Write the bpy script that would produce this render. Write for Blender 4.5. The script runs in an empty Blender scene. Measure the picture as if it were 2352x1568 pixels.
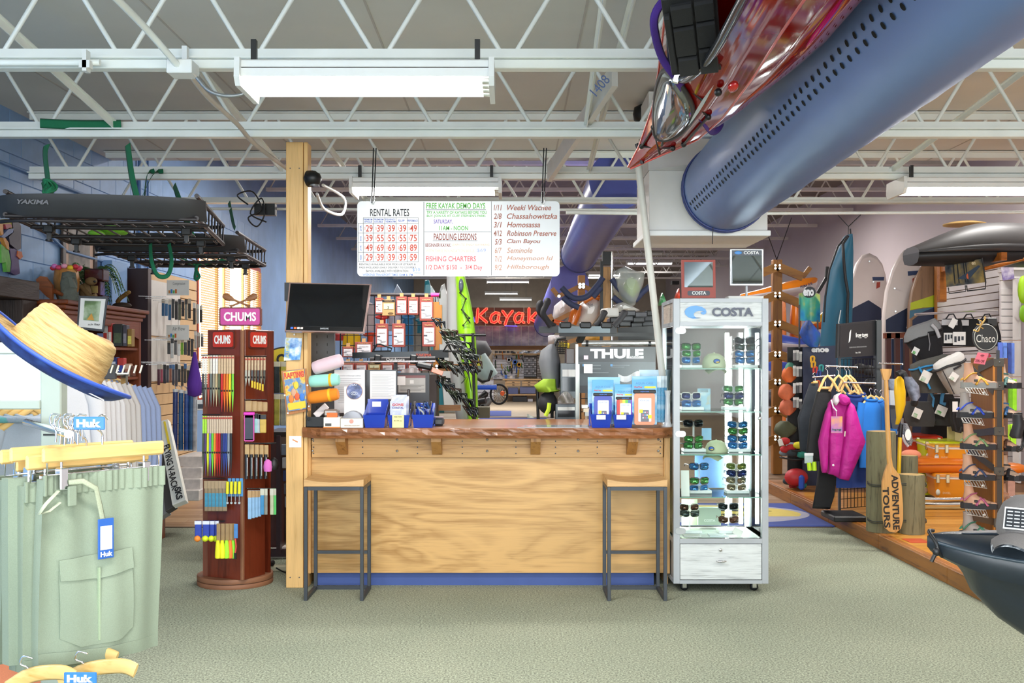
import bpy,math,random
from math import sin,cos
from mathutils import Matrix,Vector
R=random.Random(7)
sc=bpy.context.scene
COL=sc.collection
PI=math.pi
# ---------------------------------------------------------------- camera, world, lights, exposure
F=2450.0;HX=1176.0;HY=830.0;EYE=1.5
cd=bpy.data.cameras.new('camera');cam=bpy.data.objects.new('camera',cd);COL.objects.link(cam)
cam.location=(0,0,EYE);cam.rotation_euler=(PI/2,0,0)
cd.sensor_width=36.0;cd.lens=F/2352*36;cd.shift_y=(HY-784)/2352;cd.clip_start=.05;cd.clip_end=200
sc.camera=cam
sc.view_settings.view_transform='Standard';sc.view_settings.look='None'
sc.view_settings.exposure=.55;sc.view_settings.gamma=1;sc.view_settings.use_curve_mapping=False
sc.cycles.max_bounces=8;sc.cycles.diffuse_bounces=4;sc.cycles.glossy_bounces=3;sc.cycles.transparent_max_bounces=12;sc.cycles.caustics_reflective=False;sc.cycles.caustics_refractive=False
w=bpy.data.worlds.new('world');sc.world=w;w.use_nodes=True
w.node_tree.nodes['Background'].inputs[0].default_value=(.78,.9,1,1)
w.node_tree.nodes['Background'].inputs[1].default_value=1.6
def area(name,loc,rot,sx,sy,power,col=(1,1,1)):
    l=bpy.data.lights.new(name,'AREA');l.shape='RECTANGLE';l.size=sx;l.size_y=sy;l.energy=power;l.color=col
    o=bpy.data.objects.new(name,l);COL.objects.link(o);o.location=loc;o.rotation_euler=rot
    return o
# daylight through the glazed shop front behind the camera
area('shopfront_daylight',(.9,-3.4,1.9),(PI/2,0,0),8.4,2.6,430,(.93,.97,1))
# fluorescent fixtures: x, y, z of the tubes (those in view carry a modelled housing), plus a lamp added at left
FIX=[(-.66,4.95,2.78),(-.66,8.3,2.83),(3.56,8.3,2.83)]
FIXH=[(-.62,1.6,2.8),(3.4,4.9,2.8),(3.4,1.6,2.8),(-3.2,3.1,2.8),(5.2,11.2,4.1)]  # the leftmost is an added lamp, out of view, brightening the left wall
FAR=[(-.22,36.5,4.25),(-.18,41.0,4.25)]
for i,(x,y,z)in enumerate(FIX+FIXH):
    area('overhead_area_light',(x,y,z-.035),(0,0,0),1.1,.3,42,(1,.97,.93))
area('overhead_area_light',(1.2,13.5,4.1),(0,0,0),1.2,.4,110,(1,.95,.9))  # bare area lamps over the far room, no housing modelled for them
area('overhead_area_light',(-1.6,12.5,4.1),(0,0,0),1.2,.4,70,(1,.95,.9))
area('overhead_area_light',(3.6,17.5,4.1),(0,0,0),1.2,.4,100,(1,.95,.92))
area('overhead_area_light',(-.9,19,4.1),(0,0,0),1.2,.4,150,(1,.96,.92))
area('overhead_area_light',(1.0,26,4.1),(0,0,0),1.2,.4,150,(1,.96,.92))
area('overhead_area_light',(-.4,34,4.1),(0,0,0),2.4,.4,220,(1,.96,.92))
for x_ in(1.17,1.55):area('case_led_light',(x_,7.36,1.03),(PI/2,0,PI if False else 0),.02,1.3,12,(.95,.98,1))
# ---------------------------------------------------------------- helpers
def AN(n):return[2*PI*i/n for i in range(n)]
def at(px,py,Y):
    return Vector(((px-HX)/F*Y,Y,EYE+(HY-py)/F*Y))
def lin(c):
    if isinstance(c,str):
        c=c.lstrip('#');c=[int(c[i:i+2],16)for i in(0,2,4)]
    return tuple(((v/255)/12.92 if v<=10 else((v/255+.055)/1.055)**2.4)for v in c)
_mc={}
def m(col,rough=.5,metal=0.,kind='plain',**k):
    key=(str(col),rough,metal,kind,str(sorted(k.items())))
    if key in _mc:return _mc[key]
    a=bpy.data.materials.new('%s_%s'%(kind,str(col).replace('#','').replace(' ','')));a.use_nodes=True;_mc[key]=a
    nt=a.node_tree;N=nt.nodes;L=nt.links;b=N['Principled BSDF']
    c=lin(col);b.inputs['Base Color'].default_value=(*c,1)
    b.inputs['Roughness'].default_value=rough;b.inputs['Metallic'].default_value=metal
    if 'coat' in k:b.inputs['Coat Weight'].default_value=k['coat'];b.inputs['Coat Roughness'].default_value=.06
    if 'alpha' in k:b.inputs['Alpha'].default_value=k['alpha']
    if 'trans' in k:b.inputs['Transmission Weight'].default_value=k['trans'];b.inputs['IOR'].default_value=1.2
    if 'sss' in k:b.inputs['Subsurface Weight'].default_value=k['sss']
    def node(t,**kw):
        n=N.new(t)
        for q,v in kw.items():
            if q in n.inputs:n.inputs[q].default_value=v
            else:setattr(n,q,v)
        return n
    if kind=='emit':
        b.inputs['Emission Color'].default_value=(*c,1);b.inputs['Emission Strength'].default_value=k.get('e',1.)
        return a
    if kind=='glass':
        N.remove(b);g=node('ShaderNodeBsdfGlossy',Roughness=k.get('gr',.02));t=node('ShaderNodeBsdfTransparent')
        t.inputs[0].default_value=(*c,1);fr=node('ShaderNodeFresnel',IOR=k.get('ior',1.45));mx=node('ShaderNodeMixShader')
        L.new(fr.outputs[0],mx.inputs[0]);L.new(t.outputs[0],mx.inputs[1]);L.new(g.outputs[0],mx.inputs[2])
        L.new(mx.outputs[0],N['Material Output'].inputs[0]);return a
    tc=node('ShaderNodeTexCoord');mp=node('ShaderNodeMapping');L.new(tc.outputs['Object'],mp.inputs[0])
    s=k.get('s',1.)
    def ramp(cols,src,ps=None):
        r=node('ShaderNodeValToRGB');e=r.color_ramp.elements
        for i in range(len(cols)-2):e.new(.5)
        for i,q in enumerate(cols):
            e[i].position=ps[i]if ps else.3+.4*i/(len(cols)-1)
            e[i].color=(*q,1)
        L.new(src,r.inputs[0]);return r
    def sc_(f):return tuple(min(1,v*f)for v in c)
    def bump(src,st,d=.01):
        bp=node('ShaderNodeBump',Strength=st,Distance=d);L.new(src,bp.inputs['Height']);L.new(bp.outputs[0],b.inputs['Normal'])
    if kind=='wood': # grain along axis: k['ax']
        ax=k.get('ax','x');st={'x':(1.2,14,14),'y':(14,1.2,14),'z':(14,14,1.2)}[ax]
        mp.inputs['Scale'].default_value=tuple(q*s for q in st)
        n=node('ShaderNodeTexNoise',Scale=1.6,Detail=5,Roughness=.6,Distortion=k.get('dist',.6));L.new(mp.outputs[0],n.inputs[0])
        n2=node('ShaderNodeTexNoise',Scale=9.,Detail=2);L.new(mp.outputs[0],n2.inputs[0])
        d=lin(k['dark'])if 'dark' in k else sc_(.6)
        mix=node('ShaderNodeMath',operation='ADD');ml=node('ShaderNodeMath',operation='MULTIPLY');ml.inputs[1].default_value=.35
        L.new(n2.outputs[0],ml.inputs[0]);L.new(n.outputs[0],mix.inputs[0]);L.new(ml.outputs[0],mix.inputs[1])
        r=ramp([d,c,sc_(1.12)],mix.outputs[0],[.45,.64,.85]);L.new(r.outputs[0],b.inputs['Base Color']);bump(n2.outputs[0],.12)
    elif kind=='ply': # flat-sawn veneer with cathedral figure
        mp.inputs['Scale'].default_value=(.55*s,2*s,2.6*s)
        n=node('ShaderNodeTexNoise',Scale=1.15,Detail=3,Roughness=.5,Distortion=1.2);L.new(mp.outputs[0],n.inputs[0])
        ml=node('ShaderNodeMath',operation='MULTIPLY');ml.inputs[1].default_value=k.get('rings',9.);L.new(n.outputs[0],ml.inputs[0])
        fr=node('ShaderNodeMath',operation='PINGPONG');fr.inputs[1].default_value=.5;L.new(ml.outputs[0],fr.inputs[0])
        n2=node('ShaderNodeTexNoise',Scale=3.,Detail=6);mp2=node('ShaderNodeMapping');mp2.inputs['Scale'].default_value=(2,60,60)
        L.new(tc.outputs['Object'],mp2.inputs[0]);L.new(mp2.outputs[0],n2.inputs[0])
        ad=node('ShaderNodeMath',operation='ADD');L.new(fr.outputs[0],ad.inputs[0]);L.new(n2.outputs[0],ad.inputs[1])
        n3=node('ShaderNodeTexNoise',Scale=.9,Detail=2);L.new(tc.outputs['Object'],n3.inputs[0])
        ad2=node('ShaderNodeMath',operation='ADD');L.new(ad.outputs[0],ad2.inputs[0]);L.new(n3.outputs[0],ad2.inputs[1])
        d=lin(k['dark'])if 'dark' in k else sc_(.72)
        r=ramp([d,c,sc_(1.1)],ad2.outputs[0],[.75,1.,1.0]);r.color_ramp.elements[0].position=.55;r.color_ramp.elements[1].position=.85
        md=node('ShaderNodeMath',operation='MULTIPLY');md.inputs[1].default_value=.66;L.new(ad2.outputs[0],md.inputs[0]);L.new(md.outputs[0],r.inputs[0])
        L.new(r.outputs[0],b.inputs['Base Color'])
    elif kind=='carpet':
        n=node('ShaderNodeTexNoise',Scale=95.,Detail=4,Roughness=.85);L.new(tc.outputs['Object'],n.inputs[0])
        n2=node('ShaderNodeTexNoise',Scale=1.3,Detail=3);L.new(tc.outputs['Object'],n2.inputs[0])
        r=ramp([sc_(.25),c,sc_(1.9)],n.outputs[0],[.36,.5,.64]);r2=ramp([(.90,.92,.90),(1.06,1.05,1.03)],n2.outputs[0])
        mx=node('ShaderNodeMixRGB',blend_type='MULTIPLY');mx.inputs[0].default_value=1
        L.new(r.outputs[0],mx.inputs[1]);L.new(r2.outputs[0],mx.inputs[2]);L.new(mx.outputs[0],b.inputs['Base Color']);bump(n.outputs[0],.6,.006)
    elif kind=='multi': # patches of several colours
        mp.inputs['Scale'].default_value=(s,s,s)
        n=node('ShaderNodeTexVoronoi',Scale=k.get('vs',8.));L.new(mp.outputs[0],n.inputs[0])
        cols=[lin(q)for q in k['cols']];r=ramp(cols,n.outputs['Color'],[i/len(cols)for i in range(len(cols))]);r.color_ramp.interpolation='CONSTANT'
        L.new(r.outputs[0],b.inputs['Base Color'])
    elif kind=='cloud':
        mp.inputs['Scale'].default_value=k.get('sv',(s,s,s))
        n=node('ShaderNodeTexNoise',Scale=k.get('vs',3.),Detail=4,Distortion=k.get('dist',0.));L.new(mp.outputs[0],n.inputs[0])
        cols=[lin(q)for q in k['cols']];r=ramp(cols,n.outputs[0]);L.new(r.outputs[0],b.inputs['Base Color'])
        if k.get('b'):bump(n.outputs[0],k['b'],.02)
    else:
        fab=kind=='fabric'
        n=node('ShaderNodeTexNoise',Scale=k.get('ns',400.if fab else 6.),Detail=2 if fab else 4);L.new(tc.outputs['Object'],n.inputs[0])
        v=k.get('v',.10 if fab else.06)
        r=ramp([sc_(1-v),sc_(1+v)],n.outputs[0]);L.new(r.outputs[0],b.inputs['Base Color'])
        if fab:b.inputs['Sheen Weight'].default_value=.04;bump(n.outputs[0],.25,.002)
        elif k.get('b'):bump(n.outputs[0],k['b'],k.get('bd',.01))
    return a
def sgn(v):return-1 if v<0 else 1
class M:
    def __init__(s):s.v=[];s.f=[];s.mi=[];s.sm=[];s.k=0;s.X=None
    def add(s,vs,fs,sm=False):
        n=len(s.v)
        s.v+=[(s.X@Vector(p))if s.X else p for p in vs];s.f+=[tuple(i+n for i in f)for f in fs]
        s.mi+=[s.k]*len(fs);s.sm+=[sm]*len(fs);return s
    def mat(s,k):s.k=k;return s
    def box(s,x0,x1,y0,y1,z0,z1,b=0):
        if x0>x1:x0,x1=x1,x0
        if y0>y1:y0,y1=y1,y0
        if z0>z1:z0,z1=z1,z0
        if b<=0:
            vs=[(x,y,z)for z in(z0,z1)for y in(y0,y1)for x in(x0,x1)]
            return s.add(vs,[(0,2,3,1),(4,5,7,6),(0,1,5,4),(2,6,7,3),(0,4,6,2),(1,3,7,5)])
        b=min(b,(x1-x0)*.49,(y1-y0)*.49,(z1-z0)*.49)
        vs=[];ix={}
        for sx in(0,1):
            for sy in(0,1):
                for sz in(0,1):
                    X,Y,Z=(x0,x1)[sx],(y0,y1)[sy],(z0,z1)[sz];dx,dy,dz=b*(1-2*sx),b*(1-2*sy),b*(1-2*sz)
                    for a,p in enumerate(((X,Y+dy,Z+dz),(X+dx,Y,Z+dz),(X+dx,Y+dy,Z))):
                        ix[sx,sy,sz,a]=len(vs);vs.append(p)
        I=lambda*q:ix[q];fs=[]
        for t in(0,1):
            fs+=[(I(t,0,0,0),I(t,1,0,0),I(t,1,1,0),I(t,0,1,0)),(I(0,t,0,1),I(1,t,0,1),I(1,t,1,1),I(0,t,1,1)),
(I(0,0,t,2),I(1,0,t,2),I(1,1,t,2),I(0,1,t,2))]
            for u in(0,1):
                fs+=[(I(t,u,0,0),I(t,u,1,0),I(t,u,1,1),I(t,u,0,1)),(I(t,0,u,0),I(t,1,u,0),I(t,1,u,2),I(t,0,u,2)),
(I(0,t,u,1),I(1,t,u,1),I(1,t,u,2),I(0,t,u,2))]
                for q in(0,1):fs.append((I(t,u,q,0),I(t,u,q,1),I(t,u,q,2)))
        return s.add(vs,fs)
    def rbox(s,c,size,rot=(0,0,0),b=0): # box centred at c, rotated
        X=Matrix.Translation(Vector(c))@Matrix.Rotation(rot[2],4,'Z')@Matrix.Rotation(rot[1],4,'Y')@Matrix.Rotation(rot[0],4,'X')
        o=s.X;s.X=(o@X)if o else X;a,d,e=[q/2 for q in size];s.box(-a,a,-d,d,-e,e,b);s.X=o;return s
    def bar(s,p,q,w,h=None,up=(0,0,1)): # rectangular bar from p to q
        p,q=Vector(p),Vector(q);h=h or w;d=(q-p).normalized();u=Vector(up)
        if abs(d.dot(u))>.98:u=Vector((1,0,0))
        a=d.cross(u).normalized()*w/2;e=a.cross(d).normalized()*h/2
        vs=[r+i+j for r in(p,q)for i,j in((a,e),(-a,e),(-a,-e),(a,-e))]
        return s.add(vs,[(0,1,2,3),(7,6,5,4),(0,4,5,1),(1,5,6,2),(2,6,7,3),(3,7,4,0)])
    def tube(s,pts,r,n=8,cap=True,closed=False,flat=1.,up=None):
        pts=[Vector(p)for p in pts];L=len(pts);rs=r if isinstance(r,(list,tuple))else[r]*L;vs=[];fs=[]
        a=None
        for i,p in enumerate(pts):
            d=(pts[(i+1)%L]-pts[i-1])if closed else(pts[min(i+1,L-1)]-pts[max(i-1,0)])
            d=d.normalized()if d.length>1e-9 else Vector((0,0,1))
            if a is None or up:
                t=Vector(up)if up else(Vector((0,0,1))if abs(d.z)<.9 else Vector((1,0,0)));a=d.cross(t).normalized()
            else:a=(a-d*a.dot(d)).normalized()
            e=d.cross(a)
            vs+=[p+(a*cos(2*PI*k/n)+e*flat*sin(2*PI*k/n))*rs[i]for k in range(n)]
        for i in range(L if closed else L-1):
            for k in range(n):
                j=(i+1)%L;fs.append((i*n+k,i*n+(k+1)%n,j*n+(k+1)%n,j*n+k))
        s.add(vs,fs,True)
        if cap and not closed:s.add(vs[:n],[tuple(range(n))[::-1]]);s.add(vs[-n:],[tuple(range(n))])
        return s
    def cyl(s,p,q,r,r2=None,n=12):return s.tube([p,q],[r,r if r2 is None else r2],n)
    def lathe(s,prof,c=(0,0,0),n=20,ax='z',sx=1.,sy=1.):
        vs=[];fs=[]
        for r,h in prof:
            for k in range(n):
                x,y=r*sx*cos(2*PI*k/n),r*sy*sin(2*PI*k/n)
                p={'z':(x,y,h),'y':(x,h,y),'x':(h,x,y)}[ax];vs.append((p[0]+c[0],p[1]+c[1],p[2]+c[2]))
        for i in range(len(prof)-1):
            for k in range(n):fs.append((i*n+k,i*n+(k+1)%n,(i+1)*n+(k+1)%n,(i+1)*n+k))
        s.add(vs,fs,True)
        if prof[0][0]>1e-5:s.add(vs[:n],[tuple(range(n))[::-1]])
        if prof[-1][0]>1e-5:s.add(vs[-n:],[tuple(range(n))])
        return s
    def ell(s,c,r,n=16,k=10):
        return s.lathe([(max(1e-6,sin(PI*i/k)),-cos(PI*i/k)*r[2])for i in range(k+1)],c,n,'z',r[0],r[1])
    def prism(s,poly,d0,d1,ax='y',sm=False): # poly 2D; ax y: (x,z) extruded over y
        g={'y':lambda a,b,d:(a,d,b),'x':lambda a,b,d:(d,a,b),'z':lambda a,b,d:(a,b,d)}[ax]
        n=len(poly);s.add([g(a,b,d0)for a,b in poly]+[g(a,b,d1)for a,b in poly],[tuple(range(n))[::-1],tuple(range(n,2*n))])
        s.add([g(a,b,d0)for a,b in poly]+[g(a,b,d1)for a,b in poly],[(i,(i+1)%n,n+(i+1)%n,n+i)for i in range(n)],sm);return s
    def loft(s,rings,cap=True,sm=True,open_=False):
        n=len(rings[0]);vs=[p for r in rings for p in r]
        s.add(vs,[(i*n+k,i*n+(k+1)%n,(i+1)*n+(k+1)%n,(i+1)*n+k)for i in range(len(rings)-1)for k in range(n-1 if open_ else n)],sm)
        if cap and not open_:s.add(rings[0],[tuple(range(n))[::-1]]);s.add(rings[-1],[tuple(range(n))])
        return s
    def grid(s,fn,nu,nv,th=None): # fn(u,v) 0..1 -> point ; th = thickness vector for a closed sheet
        P=[[Vector(fn(i/nu,j/nv))for i in range(nu+1)]for j in range(nv+1)];w_=nu+1
        vs=[p for r in P for p in r];fs=[(j*w_+i,j*w_+i+1,(j+1)*w_+i+1,(j+1)*w_+i)for j in range(nv)for i in range(nu)]
        s.add(vs,fs,True)
        if th is not None:
            t=Vector(th);s.add([p+t for p in vs],[f[::-1]for f in fs],True)
            ed=[j*w_ for j in range(nv+1)],[j*w_+nu for j in range(nv+1)],list(range(w_)),[nv*w_+i for i in range(w_)]
            for e in ed:s.add([vs[i]for i in e]+[vs[i]+t for i in e],[(i,i+1,len(e)+i+1,len(e)+i)for i in range(len(e)-1)])
        return s
    def map(s,fn):s.v=[fn(Vector(p))for p in s.v];return s
    def to(s,name,mat,parent=None,label=None,cat=None,group=None,kind=None,loc=None,local=False,rz=0):
        me=bpy.data.meshes.new(name);vs=s.v
        o=bpy.data.objects.new(name,me);COL.objects.link(o)
        if parent is not None:
            o.parent=parent
            if not local:
                W=wm(parent).inverted();vs=[W@Vector(p)for p in vs]
        elif local:o.location=loc or(0,0,0);o.rotation_euler.z=rz
        else:
            c=Vector(loc)if loc else Vector([(min(p[i]for p in vs)+max(p[i]for p in vs))/2 for i in(0,1)]+[min(p[2]for p in vs)])
            o.location=c;vs=[Vector(p)-c for p in vs]
        me.from_pydata([tuple(p)for p in vs],[],s.f)
        for q in(mat if isinstance(mat,(list,tuple))else[mat]):me.materials.append(q)
        me.polygons.foreach_set('material_index',s.mi);me.polygons.foreach_set('use_smooth',s.sm)
        me.update();me.validate()
        tag(o,label,cat,group,kind);return o
def wm(o):
    W=Matrix.Identity(4)
    while o is not None:W=o.matrix_basis@W;o=o.parent
    return W
def tag(o,label=None,cat=None,group=None,kind=None):
    for k,v in(('label',label),('category',cat),('group',group),('kind',kind)):
        if v:o[k]=v
    return o
def T(name,label,cat,loc,rz=0,group=None,rot=None):
    o=bpy.data.objects.new(name,None);COL.objects.link(o);o.empty_display_size=.05;o.location=loc
    o.rotation_euler=rot or(0,0,rz);return tag(o,label,cat,group)
KIDS={}
def kids(o):
    return[c for c in bpy.data.objects if c.parent is o]if o.name not in KIDS else KIDS[o.name]
def dup(root,loc,rz=None,label=None,group=None,scale=None,rot=None,par=None):
    if root.name not in KIDS:KIDS[root.name]=[(c,[d for d in bpy.data.objects if d.parent is c])for c in bpy.data.objects if c.parent is root]
    r=root.copy();COL.objects.link(r);r.location=loc
    if rz is not None:r.rotation_euler=(0,0,rz)
    if rot is not None:r.rotation_euler=rot
    if scale is not None:r.scale=scale if isinstance(scale,(tuple,list))else(scale,)*3
    if label:r['label']=label
    if group:r['group']=group
    for ch,gs in KIDS[root.name]:
        c=ch.copy();COL.objects.link(c);c.parent=r
        for g in gs:d=g.copy();COL.objects.link(d);d.parent=c
    return r
_tc={}
def text(s,p,w,h,mat,parent,name='lettering',nrm=(0,-1,0),right=None,th=.002,off=.0,sh=0.,vert=False,sp=1.,rough=0):
    """raised lettering: s centred at world point p, w x h metres, facing nrm"""
    key=(s,off,sh,sp)
    if key not in _tc:
        cu=bpy.data.curves.new('t','FONT');cu.body=s;cu.align_x='LEFT';cu.resolution_u=3;cu.offset=off;cu.shear=sh;cu.space_character=sp;cu.extrude=.5
        ob=bpy.data.objects.new('t',cu);me=ob.to_mesh();
        _tc[key]=([v.co.copy()for v in me.vertices],[tuple(q.vertices)for q in me.polygons]);ob.to_mesh_clear();bpy.data.objects.remove(ob);bpy.data.curves.remove(cu)
    vs,fs=_tc[key]
    if not vs:return None
    x0,x1=min(v.x for v in vs),max(v.x for v in vs);y0,y1=min(v.y for v in vs),max(v.y for v in vs)
    n=Vector(nrm).normalized();r=Vector(right).normalized()if right else Vector((0,0,1)).cross(n).normalized();u=n.cross(r).normalized()
    p=Vector(p);q=M();W=wm(parent).inverted()if parent else Matrix.Identity(4)
    q.add([W@(p+r*((v.x-x0)/(x1-x0)-.5)*w+u*((v.y-y0)/(y1-y0)-.5)*h+n*th*(v.z*1.0+.5))for v in vs],fs)
    return q.to(name,mat,parent,local=1)
def pbox(x0,x1,y0,y1,Y,th=.01,b=0): # box spanning image columns x0..x1 and rows y0..y1 when its front stands at depth Y
    A,B=at(x0,y1,Y),at(x1,y0,Y);return M().box(A.x,B.x,Y,Y+th,A.z,B.z,b)
def ppoly(pts,Y,th=.01):
    q=[at(x,y,Y)for x,y in pts];return M().prism([(p.x,p.z)for p in q],Y,Y+th,'y')
def bil(a,b,c,d): # a,b bottom left/right; c,d top left/right -> map (u, depth, v)
    a,b,c,d=map(Vector,(a,b,c,d));n=(b-a).cross(c-a).normalized()
    if n.y>0:n=-n
    return lambda p:(a*(1-p[0])+b*p[0])*(1-p[2])+(c*(1-p[0])+d*p[0])*p[2]-n*p[1]
def ptext(s,x0,x1,y0,y1,Y,mat,parent,**k):
    A,B=at(x0,y1,Y),at(x1,y0,Y);return text(s,((A.x+B.x)/2,Y,(A.z+B.z)/2),B.x-A.x,B.z-A.z,mat,parent,**k)
def circ(cx,cy,rx,ry=None,n=20,a0=0,a1=2*PI):
    ry=ry or rx;k=n if abs(a1-a0-2*PI)<1e-6 else n+1
    return[(cx+rx*cos(a0+(a1-a0)*i/n),cy+ry*sin(a0+(a1-a0)*i/n))for i in range(k)]
def rrect(x0,x1,z0,z1,r,n=5):
    o=[]
    for cx,cz,a in((x1-r,z1-r,0),(x0+r,z1-r,PI/2),(x0+r,z0+r,PI),(x1-r,z0+r,1.5*PI)):o+=circ(cx,cz,r,r,n,a,a+PI/2)
    return o
def spline(pts,n=6):
    P=[Vector(p)for p in pts];o=[]
    for i in range(len(P)-1):
        a,b,c,d=P[max(i-1,0)],P[i],P[i+1],P[min(i+2,len(P)-1)]
        for k in range(n):
            t=k/n;o.append(.5*((2*b)+(c-a)*t+(2*a-5*b+4*c-d)*t*t+(3*b-a-3*c+d)*t**3))
    return o+[P[-1]]
WHITE=m('#e6e8e6',.45,v=.03);STEEL=m('#c8cac8',.3,.9);CHROME=m('#e8e8ea',.12,1.);BLACK=m('#111113',.45);BLK2=m('#2c2d30',.6);DGREY=m('#46484b',.5)
RUB=m('#141414',.8);GLASS=m('#f4faf8',kind='glass');PAPER=m('#eeece8',.8,v=.02);KRAFT=m('#b08a5a',.8)
PINE=m('#d9ae6c',.5,kind='wood',ax='z',dark='#b98a4a');PINEX=m('#c99a5c',.5,kind='wood',ax='x',dark='#9a6a34')
# ---------------------------------------------------------------- the setting
LW=-3.87;RW=6.05;FW=42.0;CZ=3.44;HC=4.75;YS=10.3
def struct(mb,name,mat,parent=None,kind='structure',loc=None):return mb.to(name,mat,parent,kind=kind if parent is None else None,loc=loc)
CARPET=m('#8c917e',.95,kind='carpet')
floor=struct(M().box(LW,RW,-3.6,9.65,-.1,0),'floor',CARPET,loc=(0,0,0))
fw=M().box(LW,RW,9.65,FW,-.1,-.012);fw.to('subfloor',m('#7a6149',.6,kind='wood',ax='x',s=.6),floor)
VIN=[m(c,.45,kind='wood',ax='x',s=1.,dark=d)for c,d in(('#9a7a5a','#6d5038'),('#8a6a4a','#5a4028'),('#a58664','#745a40'))]
pk=[]
for j in range(3):pk.append(M().box(0,1.195,0,.146,-.012,.0,.0015).to('plank',VIN[j],floor,local=1))
npk=0
for j in range(22):
    y=9.655+j*.15
    for x0,x1 in((-3.86,-1.9),(1.4,3.2)):
        x=x0;i=0
        while x<x1-.3:
            L_=(.4,.8,1.2)[(j*2)%3]if i==0 else 1.2
            if npk<3:o=pk[npk]
            else:o=pk[R.randrange(3)].copy();COL.objects.link(o)
            o.location=(x,y,0);o.scale.x=L_/1.2;npk+=1;x+=L_;i+=1
# reducer strip where the carpet meets the planks
M().box(LW,2.9,9.63,9.67,0,.006,.002).to('trim_1',m('#5c4a38',.6),kind='structure')
# far floor: pale, with blue mats
M().box(-3,4,24,41.9,-.011,.004).to('trim_2',m('#b5a48c',.6,v=.1),kind='structure')
M().box(-.85,0.9,23.5,28.2,.005,.02).to('floor_mat',m('#4f5fa8',.9,kind='fabric'),label='nearer blue mat on the pale floor before the workbench',cat='mat')
M().box(-1.2,-.02,29.2,32.0,.005,.02).to('floor_mat',m('#4f5fa8',.9,kind='fabric'),label='smaller blue mat beyond the larger one near the workbench',cat='mat')
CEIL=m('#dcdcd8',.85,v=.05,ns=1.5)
cei=M().box(LW-.3,RW+.3,-3.8,YS,CZ,CZ+.1).to('ceiling',CEIL,kind='structure')
# ceiling board battens (thin seams running along the room) as parts
for i,x in enumerate([-3.2,-2.0,-.8,.4,1.6,2.8,4.0,5.2]):
    M().box(x,x+.012,-3.6,YS,CZ-.004,CZ).to('seam_strip',m('#c4c0bc',.8),cei)
M().box(LW-.3,RW+.3,YS-.1,YS,CZ+.1,HC).to('wall_step',m('#a8a4a0',.8),kind='structure')
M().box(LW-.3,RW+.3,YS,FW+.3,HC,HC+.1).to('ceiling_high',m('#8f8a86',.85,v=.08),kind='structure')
BLUE=m('#83a9d8',.5,v=.09,ns=2.2,b=.35,bd=.01);BLUEB=[m(c,.45,v=.06,ns=9,b=.5,bd=.004)for c in('#86acda','#82a8d8','#8ab0dd')]
wl=M().box(LW-.25,LW,-3.6,FW,-.1,HC).to('wall_left',BLUE,kind='structure',loc=(LW,0,0))
# painted blocks standing a little proud of their joints
bk=[M().box(0,.008,.0025,.3975,.0025,.1975,.003).to('block',BLUEB[j],wl,local=1)for j in range(3)];nb=0
for r in range(12):
    for c in range(22):
        y=7.2+c*.4+(r%2)*.2;z=1.1+r*.2
        if y>9.9 and z>3.35 and False:continue
        if 13.0<y<16.3 and z<2.9:continue
        if y>12.6 and r<5:continue
        if nb<3:o=bk[nb]
        else:o=bk[R.randrange(3)].copy();COL.objects.link(o)
        o.location=(0,y,z);nb+=1
RWM=m('#c8bec0',.75,v=.02,ns=1.2)
M().box(RW,RW+.25,-3.6,FW,-.1,HC).to('wall_right',RWM,kind='structure')
wf=M().box(LW,RW,FW,FW+.25,-.1,HC).to('wall_far',m('#bdb4a4',.8),kind='structure')
# shop front behind the camera: sill, header, mullions, glass
M().box(LW,RW,-3.8,-3.62,0,.55).box(LW,RW,-3.8,-3.62,3.2,CZ).to('wall_front',m('#8b9098',.7),kind='structure')
wd=M().box(LW,RW,-3.74,-3.68,.55,.6)
for x in(-3.8,-1.4,.9,3.2,5.6):wd.box(x,x+.07,-3.76,-3.66,.55,3.2)
wd.to('window_front',m('#55585c',.4,.5),kind='structure')
M().box(LW,RW,-3.715,-3.705,.6,3.2).to('window_front_glass',GLASS,kind='structure')
# ground and hedge outside the shop front, seen only in reflections
M().box(-14,14,-22,-3.85,-.12,-.06).to('ground_outside',m('#9b9b94',.9),kind='structure')
# blue square wall column left of the window
# conduit on the left wall
cb=M()
cb.tube([(LW+.03,7.3,2.62),(LW+.03,8.6,2.62),(LW+.03,9.2,2.45),(LW+.03,12.5,2.42)],.012)
cb.tube([(LW+.03,7.3,3.0),(LW+.03,10.2,3.0),(LW+.03,14,3.0)],.012);cb.tube([(LW+.03,11.0,4.2),(LW+.03,11.0,2.2)],.02);cb.tube([(LW+.03,11.25,4.2),(LW+.03,11.25,2.2)],.014)
cb.to('wall_conduit',m('#6d92c4',.5),label='blue painted conduit runs along the blue block wall',cat='conduit')
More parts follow.
